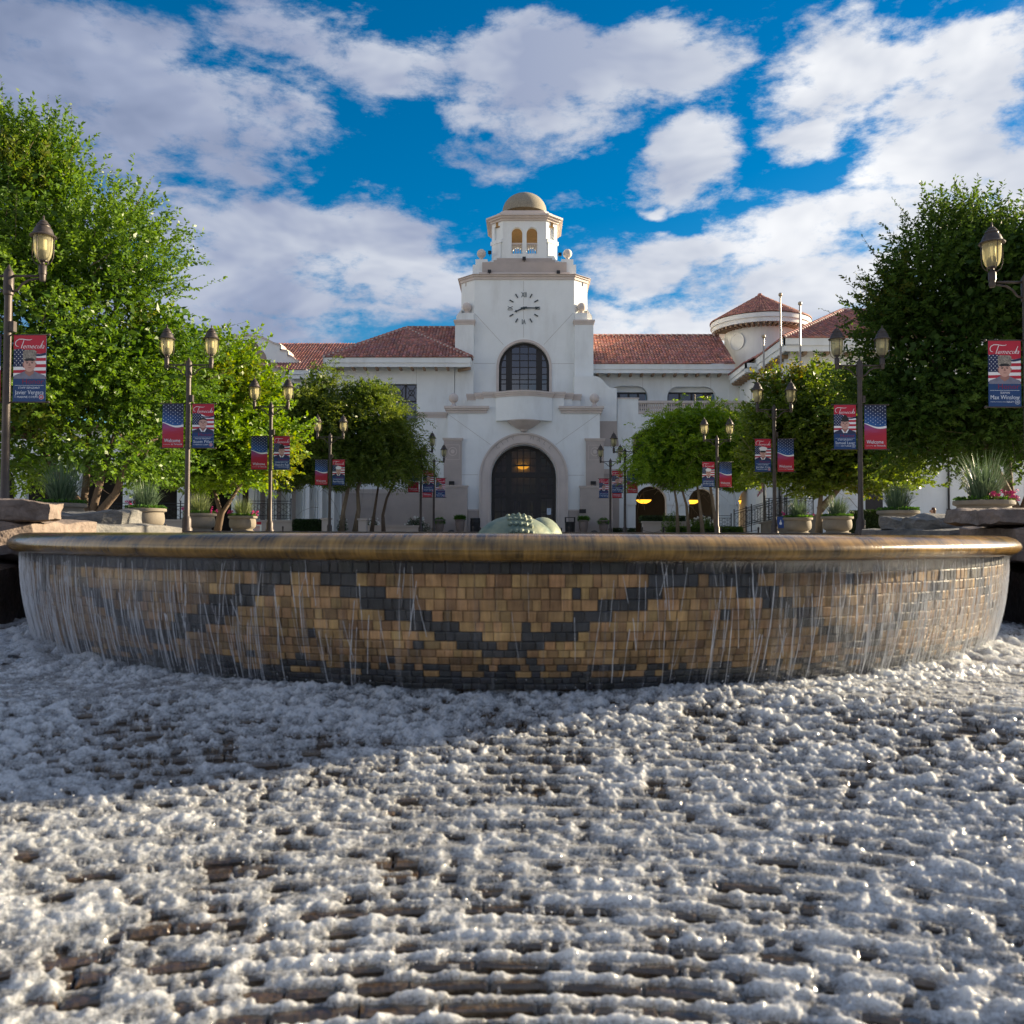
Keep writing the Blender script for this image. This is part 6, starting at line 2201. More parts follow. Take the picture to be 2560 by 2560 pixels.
PORT = {('L', 0): ('camo', 'STAFF SERGEANT', 'Javier Vergara', 'MARINE CORPS', P_GREY, True, 'portrait banner of a man in grey camouflage cap and grey shirt, red seal'),
        ('L', 1): ('hair', 'MASTER SERGEANT', 'Scott Pifer', 'MARINE CORPS', P_UNI, True, 'portrait banner of a smiling man with close cropped hair, black tunic'),
        ('L', 2): ('garrison', 'AIRMAN FIRST CLASS', 'Alejandro Ruiz', 'AIR FORCE', P_UNI, False, 'portrait banner of a man in black folded cap, before the yellow green tree'),
        ('L', 3): ('sailor', 'PETTY OFFICER FIRST CLASS', 'Bryan Bernardo', 'NAVY', P_UNI, False, 'portrait banner of a sailor in white round hat, before the olive tree'),
        ('L', 4): ('bald', 'MASTER SERGEANT', 'Joshua Norris', 'MARINE CORPS', P_UNI, True, 'portrait banner of a bald man, overlapping a half hidden red banner'),
        ('L', 5): ('hair', 'SPECIALIST', 'Nancy Arreguin', 'MARINE CORPS', P_GREY, True, 'portrait banner of a person in grey suit, close to the entrance plinth'),
        ('R', 0): ('camo', 'SEAMAN', 'Max Winslow', 'NAVY', P_GREY, False, 'portrait banner of a man in brown camouflage cap, over dark foliage'),
        ('R', 1): ('garrison', 'STAFF SERGEANT', 'Samuel Laser', 'AIR FORCE', P_UNI, False, 'portrait banner of a man in tall pointed black cap and white collar'),
        ('R', 2): ('peaked', 'LANCE CORPORAL', 'Jordan Cox', 'MARINE CORPS', P_UNI, True, 'portrait banner of a man in white peaked cap with black visor'),
        ('R', 3): ('sailor', 'PETTY OFFICER THIRD CLASS', 'Jordan Laser', 'NAVY', P_UNI, False, 'portrait banner of a sailor in white round hat, before pale slender trunks'),
        ('R', 4): ('hair', 'CORPORAL', 'Kyle Adams', 'ARMY', P_GREY, False, 'portrait banner of a man in field jacket, overlapping a half hidden red banner'),
        ('R', 5): ('hair', 'PRIVATE FIRST CLASS', 'Conner Cambron', 'AIR FORCE', P_UNI, False, 'portrait banner of a dark haired man in suit, next to the flood light')}
WEL = {('L', 0): 'welcome banner on the tall lamp post behind the granite slab', ('L', 1): 'star field welcome banner between the two brightest green trees',
       ('L', 2): 'star field welcome banner partly before the yellow green leaves', ('L', 3): 'star field welcome banner before the small arcade',
       ('L', 4): 'star field welcome banner above the white flower bed', ('L', 5): 'welcome banner mostly hidden behind the bald man banner',
       ('R', 0): 'welcome banner on the tall lamp post beside the dark tree', ('R', 1): 'star field welcome banner touched by the dark tree',
       ('R', 2): 'star field welcome banner paired with the white peaked cap portrait', ('R', 3): 'star field welcome banner paired with the smiling sailor before the arcade',
       ('R', 4): 'star field welcome banner beside the first arcade arch', ('R', 5): 'welcome banner mostly hidden behind the field jacket banner'}
for sd, pts in (('L', LAMP_L), ('R', LAMP_R)):
    for i, (x, y) in enumerate(pts):
        cap, rk, nm, br, un, sr, lab = PORT[(sd, i)]
        ps = 1 if sd == 'L' else -1
        banner(x, y, ps, 'portrait', lab, cap, rk, nm, br, un, sr)
        banner(x, y, -ps, 'welcome', WEL[(sd, i)])


# ------------------------------------------------------------------ foliage helpers
def leaf_mat(name, lo, hi, trans=.42, autumn=None, spec=.35):
    m = bpy.data.materials.new(name); m.use_nodes = True
    nt = m.node_tree; nt.nodes.clear(); N, L = nt.nodes.new, nt.links.new
    o = N('ShaderNodeOutputMaterial')
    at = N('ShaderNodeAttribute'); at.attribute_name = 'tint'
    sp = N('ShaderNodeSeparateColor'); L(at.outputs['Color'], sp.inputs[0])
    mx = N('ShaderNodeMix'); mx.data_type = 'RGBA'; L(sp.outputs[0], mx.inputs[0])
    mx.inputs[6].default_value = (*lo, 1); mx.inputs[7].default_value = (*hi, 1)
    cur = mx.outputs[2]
    if autumn:
        m2 = N('ShaderNodeMix'); m2.data_type = 'RGBA'; L(sp.outputs[1], m2.inputs[0]); L(cur, m2.inputs[6]); m2.inputs[7].default_value = (*autumn, 1)
        cur = m2.outputs[2]
    df = N('ShaderNodeBsdfPrincipled'); df.inputs['Roughness'].default_value = .42; L(cur, df.inputs['Base Color'])
    df.inputs['Specular IOR Level'].default_value = spec
    tl = N('ShaderNodeBsdfTranslucent')
    hv = N('ShaderNodeHueSaturation'); hv.inputs['Hue'].default_value = .485; hv.inputs['Saturation'].default_value = 1.1; hv.inputs['Value'].default_value = 1.5
    L(cur, hv.inputs['Color']); L(hv.outputs[0], tl.inputs[0])
    ms = N('ShaderNodeMixShader'); ms.inputs[0].default_value = trans; L(df.outputs[0], ms.inputs[1]); L(tl.outputs[0], ms.inputs[2])
    L(ms.outputs[0], o.inputs[0])
    return m


def leaf_mesh(name, pos, ax, nrm, ln, wd, tint, m, parent):
    """pos: leaf bases, ax: unit axes, nrm: unit normals -> rhombic leaves"""
    n = len(pos)
    side = np.cross(ax, nrm)
    side /= np.linalg.norm(side, axis=1, keepdims=True) + 1e-9
    V = np.empty((n, 4, 3), np.float32)
    V[:, 0] = pos
    V[:, 1] = pos + ax * (ln * .45)[:, None] + side * (wd * .5)[:, None] + nrm * (ln * .06)[:, None]
    V[:, 2] = pos + ax * ln[:, None] - nrm * (ln * .10)[:, None]
    V[:, 3] = pos + ax * (ln * .45)[:, None] - side * (wd * .5)[:, None] + nrm * (ln * .06)[:, None]
    me = bpy.data.meshes.new(name)
    me.vertices.add(n * 4); me.vertices.foreach_set('co', V.ravel())
    me.loops.add(n * 4); me.loops.foreach_set('vertex_index', np.arange(n * 4, dtype=np.int32))
    me.polygons.add(n); me.polygons.foreach_set('loop_start', np.arange(0, n * 4, 4, dtype=np.int32)); me.polygons.foreach_set('loop_total', np.full(n, 4, np.int32))
    a = me.attributes.new('tint', 'FLOAT_COLOR', 'FACE')
    c = np.ones((n, 4), np.float32); c[:, :tint.shape[1]] = tint
    a.data.foreach_set('color', c.ravel())
    me.materials.append(m); me.update()
    return link(name, me, parent)


def unit(a):
    return a / (np.linalg.norm(a, axis=-1, keepdims=True) + 1e-9)


def tree(label, base, trunks, blobs, nleaf, m, rng, leaf=(.075, .036), twig=(.35, .9), per=16, up=.45, droop=0.0, shoots=40, shoot_dir=(0, 0, 1), clus_r=.75, autumn=0.0, bark=None, group='plaza trees', rad=.13, shoot_len=1.5, fill=1.55, zmin=1.7):
    t = thing('tree', label, 'tree', base, group)
    base = np.array(base, float)
    C = np.array([b[0] for b in blobs], float); Rr = np.array([b[1] for b in blobs], float)
    vol = Rr.prod(1) ** .8; p = vol / vol.sum()
    ncl = max(30, int(nleaf / 900))
    k = rng.choice(len(blobs), ncl, p=p)
    d = unit(rng.normal(size=(ncl, 3)))
    cc = C[k] + d * Rr[k] * (rng.uniform(.25, 1.0, ncl) ** .45)[:, None]
    cc[:, 2] = np.maximum(cc[:, 2], 1.0)
    # twigs
    nt = nleaf // per
    kc = rng.integers(0, ncl, nt)
    off = rng.normal(size=(nt, 3)) * clus_r * np.array([.55, .55, .42])
    tp = cc[kc] + off
    outd = unit(tp - C.mean(0)) * .8 + unit(off) * .6 + rng.normal(size=(nt, 3)) * .35 + np.array([0, 0, up])
    td = unit(outd)
    tl = rng.uniform(*twig, nt)
    # long shoots that break the outline
    if shoots:
        ks = rng.choice(nt, shoots, replace=False)
        r2 = unit(tp[ks] - C.mean(0)); tp[ks] = tp[ks] + r2 * .3
        td[ks] = unit(r2 * .8 + np.array(shoot_dir) * .7 + rng.normal(size=(shoots, 3)) * .3); tl[ks] = rng.uniform(.7, 1.0, shoots) * shoot_len
    s = (np.arange(per) + .5) / per
    P = tp[:, None, :] + td[:, None, :] * (tl[:, None] * s[None])[..., None]
    P[..., 2] -= (droop * (s[None] ** 2) * tl[:, None])
    n = nt * per
    P = P.reshape(-1, 3) + rng.normal(size=(n, 3)) * .012
    T = np.repeat(td, per, 0)
    if droop:
        T = unit(T + np.array([0, 0, -1.0]) * np.tile(s * droop * 1.3, nt)[:, None])
    sgn = np.tile(np.where(np.arange(per) % 2 == 0, 1.0, -1.0), nt)[:, None]
    sd = unit(np.cross(T, np.array([0, 0, 1.0]) + rng.normal(size=(n, 3)) * .5))
    ax = unit(T * .65 + sd * sgn * .8 + rng.normal(size=(n, 3)) * .25)
    nr = unit(np.cross(ax, rng.normal(size=(n, 3))) * .8 + np.array([0, 0, .8]))
    nr = unit(nr - ax * (nr * ax).sum(1, keepdims=True))
    sz = rng.uniform(.7, 1.25, n) * fill
    if shoots:
        sh = np.zeros(nt, bool); sh[ks] = True; sz[np.repeat(sh, per)] /= fill
    clt = rng.uniform(0, 1, ncl); tint = np.zeros((n, 2), np.float32)
    tint[:, 0] = np.clip(np.repeat(clt[kc], per) * .55 + rng.uniform(0, .45, n), 0, 1)
    if autumn:
        au = (rng.uniform(0, 1, ncl) < autumn) * rng.uniform(.3, .9, ncl)
        tint[:, 1] = np.clip(np.repeat(au[kc], per) * rng.uniform(.2, 1.2, n), 0, 1)
    keep = P[:, 2] > zmin + .5 * np.sin(P[:, 0] * 2.1) * .5
    leaf_mesh('crown', P[keep], ax[keep], nr[keep], leaf[0] * sz[keep], leaf[1] * sz[keep], tint[keep], m, t)
    # shaded inner foliage
    ni = nleaf // 9
    ki = rng.choice(len(blobs), ni, p=p)
    ip = C[ki] + unit(rng.normal(size=(ni, 3))) * Rr[ki] * (rng.uniform(0, .86, ni) ** .5)[:, None]
    ia = unit(rng.normal(size=(ni, 3))); inr = unit(np.cross(ia, rng.normal(size=(ni, 3))))
    ki2 = ip[:, 2] > zmin + .4
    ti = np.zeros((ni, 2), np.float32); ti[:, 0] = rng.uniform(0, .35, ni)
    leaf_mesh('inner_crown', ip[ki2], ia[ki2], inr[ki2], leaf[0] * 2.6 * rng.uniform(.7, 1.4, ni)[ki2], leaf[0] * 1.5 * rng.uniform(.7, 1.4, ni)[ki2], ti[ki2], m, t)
    # twigs seen at the outline
    if shoots:
        b = MB()
        for i in ks:
            q = [tp[i] + td[i] * tl[i] * f - np.array([0, 0, droop * f * f * tl[i]]) for f in (-.3, 0, .5, 1)]
            b.tube(q, [.012, .010, .006, .002], 4, caps=False)
        b.build('twigs', bark or M_BARK, t, kind='stuff')
    # trunks and limbs
    b = MB()
    ends = []
    for tr in trunks:
        pts = [Vector(q) for q in tr]
        rr = [rad * (1.25 if i == 0 else 1) * (1 - .5 * i / (len(pts) - 1)) for i in range(len(pts))]
        b.tube(pts, rr, 10)
        ends.append((pts[-1], rr[-1]))
    for i in range(min(ncl, 46)):
        e, r0 = min(ends, key=lambda q: (Vector(cc[i]) - q[0]).length + rnd.random() * 1.0)
        tgt = Vector(cc[i]); mid = e.lerp(tgt, .5) + Vector((rnd.uniform(-.25, .25), rnd.uniform(-.25, .25), rnd.uniform(-.1, .35)))
        q1 = e.lerp(mid, .5) + Vector((rnd.uniform(-.1, .1), rnd.uniform(-.1, .1), .05))
        b.tube([e - Vector((0, 0, .05)), q1, mid, mid.lerp(tgt, .5), tgt], [r0 * .62, r0 * .5, r0 * .34, r0 * .2, .008], 6, caps=False)
    b.build('trunk', bark or M_BARK, t, smooth=True)
    return t


def pb(x, y, rx, ry, Y, ryd):
    """crown lobe from its place in the photo (1932 frame) on the tree's own depth"""
    p = U(x * 1.325, y * 1.325, Y); k = 1.325 / FPX * Y
    return ((p.x, p.y, p.z), (rx * k, ryd, ry * k))


trng = np.random.default_rng(5)
M_LEAF1 = leaf_mat('leaf_elm', (.045, .110, .014), (.150, .255, .026), autumn=(.13, .12, .02))
M_LEAF2 = leaf_mat('leaf_lime', (.070, .155, .014), (.21, .33, .030), autumn=(.22, .22, .02))
M_LEAF3 = leaf_mat('leaf_olive', (.058, .110, .016), (.175, .225, .034), trans=.42)
M_LEAF4 = leaf_mat('leaf_willow', (.085, .175, .016), (.25, .37, .035), trans=.5)
M_LEAF5 = leaf_mat('leaf_dark', (.024, .060, .012), (.075, .130, .022), trans=.4, autumn=(.08, .09, .015), spec=.12)
M_LEAF6 = leaf_mat('leaf_mid', (.045, .090, .012), (.15, .21, .024), trans=.45, autumn=(.26, .20, .02))
M_BARKL = mat('pale_bark', (.19, .145, .10), .9, var=.3, scale=12, bump=.5, bscale=30, stretch=(1, 1, .3))

D = 27.2
g1 = (-13.6, D, 0)
tree('broad bushy green tree with reddish patches behind the tall left lamp post', g1,
     [[g1, (-13.5, D - .1, .6), (-14.3, D - .2, 1.6), (-15.2, D, 2.9)], [g1, (-13.4, D, .7), (-13.0, D - .3, 1.7), (-12.7, D, 3.2)], [g1, (-13.2, D, .6), (-12.6, D - .2, 1.2), (-12.2, D - .3, 2.2), (-11.4, D, 3.0)], [g1, (-13.7, D, .7), (-13.9, D + .6, 2.0), (-13.8, D + .5, 4.0)]],
     [pb(20, 440, 215, 190, D, 3.0), pb(150, 640, 190, 170, D, 2.9), pb(40, 770, 250, 120, D, 2.8), pb(285, 740, 100, 150, D + .6, 2.0), pb(235, 500, 60, 120, D, 1.8), pb(-170, 580, 150, 230, D, 2.8), pb(320, 640, 80, 75, D + .8, 1.3), pb(90, 330, 70, 90, D, 1.6), pb(150, 870, 200, 40, D, 2.2)],
     135000, M_LEAF1, trng, zmin=1.35, leaf=(.092, .046), shoots=150, shoot_dir=(.5, 0, .8), autumn=.07, rad=.15, clus_r=.8)
D = 34.6
g2 = (-12.1, D, 0)
tree('bright yellow green tree behind the flowered planters', g2, [[g2, (-12.0, D, .9), (-12.3, D, 1.9)], [g2, (-11.9, D, .8), (-11.2, D, 1.9)]],
     [pb(430, 770, 85, 100, D, 2.0), pb(470, 850, 60, 90, D, 1.5), pb(370, 880, 100, 65, D, 2.0), pb(400, 690, 40, 50, D, 1.0), pb(330, 790, 90, 110, D + .8, 1.8), pb(455, 690, 30, 45, D, .9)],
     62000, M_LEAF2, trng, leaf=(.11, .07), shoots=50, autumn=.08, rad=.12, clus_r=.7)
D = 46.0
g3 = (-9.55, D, 0)
tree('olive green tree with one leaning pale trunk behind the sailor banner', g3, [[g3, (-9.45, D, 1.2), (-9.2, D, 2.4), (-9.0, D, 3.4)], [(-9.0 + .1, D + .3, 0), (-8.7, D + .3, 1.3), (-8.75, D + .2, 2.3), (-8.4, D, 3.3)]],
     [pb(590, 815, 75, 85, D, 1.9), pb(555, 870, 60, 70, D, 1.6), pb(600, 745, 45, 45, D, 1.0), pb(555, 780, 50, 60, D, 1.3), pb(610, 890, 50, 50, D, 1.4)],
     46000, M_LEAF3, trng, leaf=(.12, .032), twig=(.5, 1.1), up=.25, droop=.6, zmin=2.5, shoots=30, rad=.13, clus_r=.7, bark=M_BARKL)
g3 = (-8.1, D + .8, 0)
tree('olive green tree with forked slender trunks beside the pavilion window', g3, [[g3, (-7.95, D + .8, 1.2), (-7.75, D + .8, 2.6)], [(-7.45, D + .8, 0), (-7.5, D + .8, 1.0), (-7.3, D + .8, 1.9), (-6.8, D + .8, 3.0)]],
     [pb(690, 800, 82, 85, D + .8, 1.9), pb(725, 870, 58, 68, D + .8, 1.6), pb(650, 860, 70, 85, D + .8, 1.7), pb(700, 740, 35, 28, D + .8, 1.0), pb(745, 830, 25, 60, D + .8, 1.0)],
     46000, M_LEAF3, trng, leaf=(.12, .032), twig=(.5, 1.1), up=.25, droop=.6, zmin=2.5, shoots=40, rad=.10, clus_r=.7)
g4 = (8.15, D + .6, 0)
tree('glowing yellow green willowy tree before the first arcade arches', g4, [[g4, (8.1, D + .6, 1.6), (7.9, D + .6, 2.8)], [(8.75, D + .6, 0), (8.6, D + .6, 1.6), (8.2, D + .6, 3.0)]],
     [pb(1290, 830, 70, 55, D + .6, 1.9), pb(1240, 880, 50, 65, D + .6, 1.6), pb(1290, 900, 60, 45, D + .6, 1.7), pb(1310, 790, 45, 25, D + .6, 1.0), pb(1215, 930, 25, 35, D + .6, .8)],
     46000, M_LEAF4, trng, leaf=(.12, .030), twig=(.5, 1.1), up=.3, droop=.6, zmin=2.6, shoots=40, rad=.09, clus_r=.7, bark=M_BARKL)
g4 = (9.35, D, 0)
tree('yellow green willowy tree with pale leaning trunks by the smiling sailor banner', g4, [[g4, (9.2, D, 1.5), (9.0, D, 3.0)], [(10.1, D, 0), (9.9, D, 1.4), (9.7, D, 2.8), (9.9, D, 3.6)]],
     [pb(1380, 850, 60, 70, D, 1.8), pb(1340, 810, 55, 40, D, 1.5), pb(1410, 900, 35, 45, D, 1.2), pb(1350, 890, 50, 50, D, 1.5)],
     40000, M_LEAF4, trng, leaf=(.12, .030), twig=(.5, 1.1), up=.3, droop=.6, zmin=2.6, shoots=40, rad=.10, clus_r=.7, bark=M_BARKL)
D = 35.2
g5 = (11.75, D, 0)
tree('mid green tree with yellow top leaves before the flagpoles', g5, [[g5, (11.8, D, 1.1), (11.9, D, 2.2)], [(11.8, D, 1.0), (12.6, D, 1.9), (13.6, D, 2.6)]],
     [pb(1500, 840, 65, 85, D, 1.9), pb(1570, 800, 85, 85, D, 2.2), pb(1640, 860, 90, 80, D, 2.0), pb(1470, 900, 40, 55, D, 1.3), pb(1520, 745, 50, 45, D, 1.2), pb(1580, 900, 110, 45, D, 2.0)],
     70000, M_LEAF6, trng, leaf=(.105, .06), shoots=60, autumn=.10, rad=.13, clus_r=.7, bark=M_BARKL)
D = 26.8
g6 = (14.9, D, 0)
tree('large dark shaded tree with feathery shoots behind the seaman banner', g6, [[g6, (14.9, D, .8), (14.2, D, 2.2), (13.6, D, 3.6)], [g6, (15.2, D, 1.0), (15.8, D, 2.6)], [g6, (14.9, D + .3, 1.1), (14.8, D + .5, 4.0)]],
     [pb(1830, 560, 170, 140, D, 2.8), pb(1930, 510, 120, 85, D, 2.4), pb(1770, 720, 150, 160, D, 2.6), pb(1900, 800, 180, 130, D, 2.7), pb(2080, 640, 180, 220, D, 2.8), pb(1680, 800, 65, 95, D + .4, 1.8), pb(1830, 455, 50, 45, D, 1.2), pb(1700, 560, 60, 90, D, 1.6)],
     135000, M_LEAF5, trng, leaf=(.09, .044), shoots=170, shoot_dir=(-.35, 0, .8), autumn=.05, rad=.16, clus_r=.8, shoot_len=1.15)


# ------------------------------------------------------------------ planters
M_BLADE = leaf_mat('grass_blade', (.045, .085, .042), (.14, .20, .115), trans=.25)
M_BLADE2 = leaf_mat('grass_blade_light', (.08, .125, .04), (.25, .29, .12), trans=.3)
M_PETAL = mat('magenta_petal', (.52, .02, .17), .6, var=.25, scale=30)
M_WPETAL = mat('white_petal', (.78, .78, .74), .6, var=.1, scale=30)
M_LEAFG = leaf_mat('leaf_bedding', (.03, .09, .015), (.10, .22, .03), trans=.3)


def planter(x, y, dia, label, gm, gh, flowers, seed):
    rr = random.Random(seed); rng = np.random.default_rng(seed)
    k = dia / 1.0
    t = thing('planter', label, 'planter', (x, y, 0), 'round concrete planters')
    prof = [(.40, 0), (.42, .02), (.42, .07), (.36, .09), (.345, .12), (.36, .15), (.42, .18), (.455, .24), (.465, .34), (.455, .44), (.44, .50), (.47, .515), (.505, .53), (.51, .56), (.505, .60), (.47, .61), (.43, .60), (.43, .54), (.01, .54)]
    o = MB().lathe([(r * k, z * k) for r, z in prof], 40, (x, y, 0)).build('bowl', M_POT, t); smooth_by_angle(o, 40)
    MB().lathe([(.001, .562 * k), (.425 * k, .555 * k)], 24, (x, y, 0)).build('soil', M_SOIL, t)
    b = MB()
    V, F, tn = [], [], []
    for i in range(420):
        a = rr.uniform(0, 2 * math.pi); r0 = .22 * k * math.sqrt(rr.random())
        lean = rr.uniform(.1, 1.0) ** 1.1; ln = gh * rr.uniform(.65, 1.2) * (1.08 - .25 * lean)
        ad = a + rr.uniform(-.5, .5); dx, dy = math.cos(ad), math.sin(ad)
        p = Vector((x + r0 * math.cos(a), y + r0 * math.sin(a), .55 * k))
        w = rr.uniform(.006, .012); sx, sy = -dy * w, dx * w
        tv = rr.random()
        o_ = len(V)
        n = 5
        for j in range(n + 1):
            s = j / n
            ang = lean * (.35 + 1.45 * s * s * rr.uniform(.9, 1.1))
            if j:
                p = p + Vector((dx * math.sin(ang), dy * math.sin(ang), math.cos(ang))) * (ln / n)
            q = 1 - s ** 2.2 * .95
            V.append((p.x - sx * q, p.y - sy * q, p.z)); V.append((p.x + sx * q, p.y + sy * q, p.z))
        for j in range(n):
            F.append((o_ + 2 * j, o_ + 2 * j + 1, o_ + 2 * j + 3, o_ + 2 * j + 2)); tn.append((tv, 0, 0))
    b.v, b.f, b.m, b.t = V, F, [0] * len(F), tn
    b.build('grass_blades', gm, t)
    # bedding leaves round the edge and flowers
    n = 700
    a = rng.uniform(0, 2 * np.pi, n); r = rng.uniform(.26, .47, n) * k
    pos = np.stack([x + r * np.cos(a), y + r * np.sin(a), .57 * k + rng.uniform(0, .10, n)], -1)
    ax = unit(np.stack([np.cos(a), np.sin(a), rng.uniform(-.2, 1, n)], -1) + rng.normal(size=(n, 3)) * .4)
    nr = unit(np.cross(ax, rng.normal(size=(n, 3)))); nr[nr[:, 2] < 0] *= -1
    leaf_mesh('bedding_leaves', pos, ax, nr, np.full(n, .06), np.full(n, .045), rng.uniform(0, 1, (n, 2)) * [1, 0], M_LEAFG, t)
    for (fa, num) in flowers:
        for _ in range(num):
            a = R(fa) + rr.uniform(-.45, .45); r = rr.uniform(.34, .56) * k; h = .62 * k + rr.uniform(.0, .17)
            c = Vector((x + r * math.cos(a), y + r * math.sin(a), h))
            b = MB()
            for q in range(9):
                d = Vector((rr.gauss(0, 1), rr.gauss(0, 1), rr.gauss(.4, 1))).normalized()
                s = d.orthogonal().normalized(); u = d.cross(s); pc = c + d * .028
                b.add([pc + s * .022, pc + u * .022 + d * .01, pc - s * .022, pc - u * .022 + d * .01], [(0, 1, 2, 3)])
            b.tube([c, Vector((x + r * .7 * math.cos(a), y + r * .7 * math.sin(a), .56 * k))], .004, 4)
            b.build('flower_head', M_PETAL, t)
    return t


planter(-10.05, 19.0, 1.0, 'concrete planter with the widest blue green grass tuft, behind the grey boulder', M_BLADE, .92, [], 1)
planter(-9.72, 22.5, 1.0, 'concrete planter with green grass and a few magenta flowers beside the lamp post base', M_BLADE, .72, [(180, 6), (80, 1)], 2)
planter(-10.2, 27.6, 1.0, 'concrete planter with striped pale grass and pink blooms at its right side', M_BLADE2, .62, [(0, 6), (190, 3)], 3)
planter(-10.0, 31.2, 1.0, 'sunlit concrete planter with striped grass and pink blooms on both sides', M_BLADE2, .66, [(10, 12), (180, 10)], 4)
planter(9.3, 17.9, 1.12, 'concrete planter with tall spiky grass and magenta flowers behind the capstone', M_BLADE, .95, [(280, 7), (330, 8), (0, 6)], 5)
planter(9.48, 22.4, 1.0, 'stained concrete planter with sparse grass between the lamp post and the grey slab', M_BLADE, .72, [], 6)
planter(10.25, 28.9, 1.0, 'shaded concrete planter with grass tuft right beside the lamp post base', M_BLADE, .70, [], 7)
planter(9.62, 31.0, 1.0, 'concrete planter with sunlit edge and pink flowers at its left', M_BLADE, .70, [(180, 7), (0, 2)], 8)


# ------------------------------------------------------------------ flag poles
def flagpole(px, py, Y, label):
    p = U(px, py, Y)
    t = thing('flagpole', label, 'flagpole', (p.x, Y, 0), 'flagpoles')
    MB().lathe([(.16, 0), (.16, .12), (.10, .2), (.085, .3), (.05, p.z - .1), (.045, p.z - .06)], 12, (p.x, Y, 0)).build('pole', M_STEEL, t, smooth=True)
    b = MB().lathe([(.045, 0), (.06, .02), (.03, .05), (.03, .07)], 10, (p.x, Y, p.z - .06)); b.sphere((p.x, Y, p.z + .1), .12, 12)
    b.build('ball_truck', mat('gilt_ball', (.42, .34, .24), .4, metal=.6), t, smooth=True)
    MB().tube([(p.x - .17, Y - .03, 1.2), (p.x - .10, Y - .03, p.z - .1)], .004, 4).build('halyard', M_WHITE, t)
    return p


fp = flagpole(1909, 845, 50.0, 'shorter steel flagpole with furled flag, left of the two tall ones')
flagpole(1951, 741, 50.0, 'tallest steel flagpole standing before the corner of the right wing')
flagpole(2000, 763, 50.0, 'tall steel flagpole before the front wall of the right wing')
b = MB()
fpts = []
for j in range(14):
    z = 4.6 - j * .16
    for i in range(7):
        u = i / 6
        fpts.append((fp.x - .05 - .42 * u * (.35 + .5 * j / 13) , 50.0 - .06 * math.sin(u * 12 + j * .3) - .05, z - .35 * u))
for j in range(13):
    for i in range(6):
        b.add([fpts[j * 7 + i], fpts[j * 7 + i + 1], fpts[(j + 1) * 7 + i + 1], fpts[(j + 1) * 7 + i]], [(0, 1, 2, 3)], (2 if j < 5 and i < 3 else (i + j // 3) % 2))
tag(b.build('flag', [P_WHITE, P_RED, P_NAVY]), 'furled red white and blue flag drooping on the shorter flagpole', 'flag')


# ------------------------------------------------------------------ street furniture near the hall
def bollard(px, py, Y, label):
    p = U(px, py, Y); h = max(p.z, .35)
    t = thing('bollard', label, 'bollard', (p.x, Y, 0), 'acorn topped bollards')
    k = h / 1.0
    o = MB().lathe([(.13 * k, 0), (.13 * k, .08 * k), (.10 * k, .12 * k), (.09 * k, .62 * k), (.12 * k, .66 * k), (.12 * k, .70 * k), (.08 * k, .73 * k)], 12, (p.x, Y, 0)).build('shaft', M_LAMP, t, smooth=True)
    MB().lathe([(.08 * k, .73 * k), (.13 * k, .78 * k), (.13 * k, .84 * k), (.10 * k, .92 * k), (.03 * k, .98 * k), (.004, 1.0 * k)], 12, (p.x, Y, 0)).build('acorn_top', M_LAMP, t, smooth=True)
    return p


bl = [bollard(1183, 1315, 50.5, 'acorn topped bollard by the left end of the bronze sculpture'), bollard(1422, 1316, 50.5, 'acorn topped bollard past the right lobe of the bronze sculpture'),
      bollard(1201, 1318, 53.5, 'smaller acorn topped bollard tucked behind the bronze sculpture'), bollard(1403, 1319, 53.5, 'smaller acorn topped bollard touching the sculpture lobe in view'),
      bollard(1605, 1317, 48.5, 'acorn topped bollard before the first dark arch'), bollard(1659, 1316, 47.5, 'acorn topped bollard before the raised stone bed'),
      bollard(1803, 1319, 46.5, 'acorn topped bollard at the end of the clipped hedge'), bollard(1896, 1317, 45.0, 'acorn topped bollard next to the ramp wall'),
      bollard(707, 1321, 41.0, 'acorn topped bollard near the box hedge and iron railing'), bollard(414, 1318, 34.5, 'acorn topped bollard between the tufted planter and lamp post')]
for (i, j) in ((4, 5), (5, 6), (6, 7)):
    pa, pb_ = bl[i], bl[j]
    pts = [Vector((pa.x, pa.y, .28)).lerp(Vector((pb_.x, pb_.y, .28)), f) + Vector((0, 0, -.14 * math.sin(math.pi * f))) for f in [k / 8 for k in range(9)]]
    tag(MB().tube(pts, .012, 5).build('chain', M_BLACK), ['slack chain before the raised stone bed', 'slack chain along the clipped hedge', 'slack chain running to the ramp wall bollard'][i - 4], 'chain', 'bollard chains')


def bin_(px, Y, label, hood):
    p = U(px, 1294, Y)
    t = thing('litter_bin', label, 'litter bin', (p.x, Y, 0), 'litter bins at the entrance')
    b = MB()
    for k in range(20):
        a = 2 * math.pi * k / 20
        b.tube([(p.x + .29 * math.cos(a), Y + .29 * math.sin(a), .05), (p.x + .31 * math.cos(a), Y + .31 * math.sin(a), .78)], .02, 4)
    b.lathe([(.25, .06), (.26, .78)], 20, (p.x, Y, 0))
    b.build('slatted_body', M_BLACK, t)
    if hood:
        MB().lathe([(.33, .78), (.33, .86), (.30, .92), (.32, .95), (.32, 1.05), (.25, 1.07)], 20, (p.x, Y, 0)).build('lid', M_BLACK, t, smooth=True)
    else:
        MB().box((p.x - .33, Y - .3, .78), (p.x + .33, Y + .3, .84)).box((p.x - .33, Y - .25, .84), (p.x - .25, Y + .25, 1.1)).box((p.x + .25, Y - .25, .84), (p.x + .33, Y + .25, 1.1)).box((p.x - .33, Y - .25, 1.1), (p.x + .33, Y + .25, 1.14)).build('hood', M_BLACK, t)


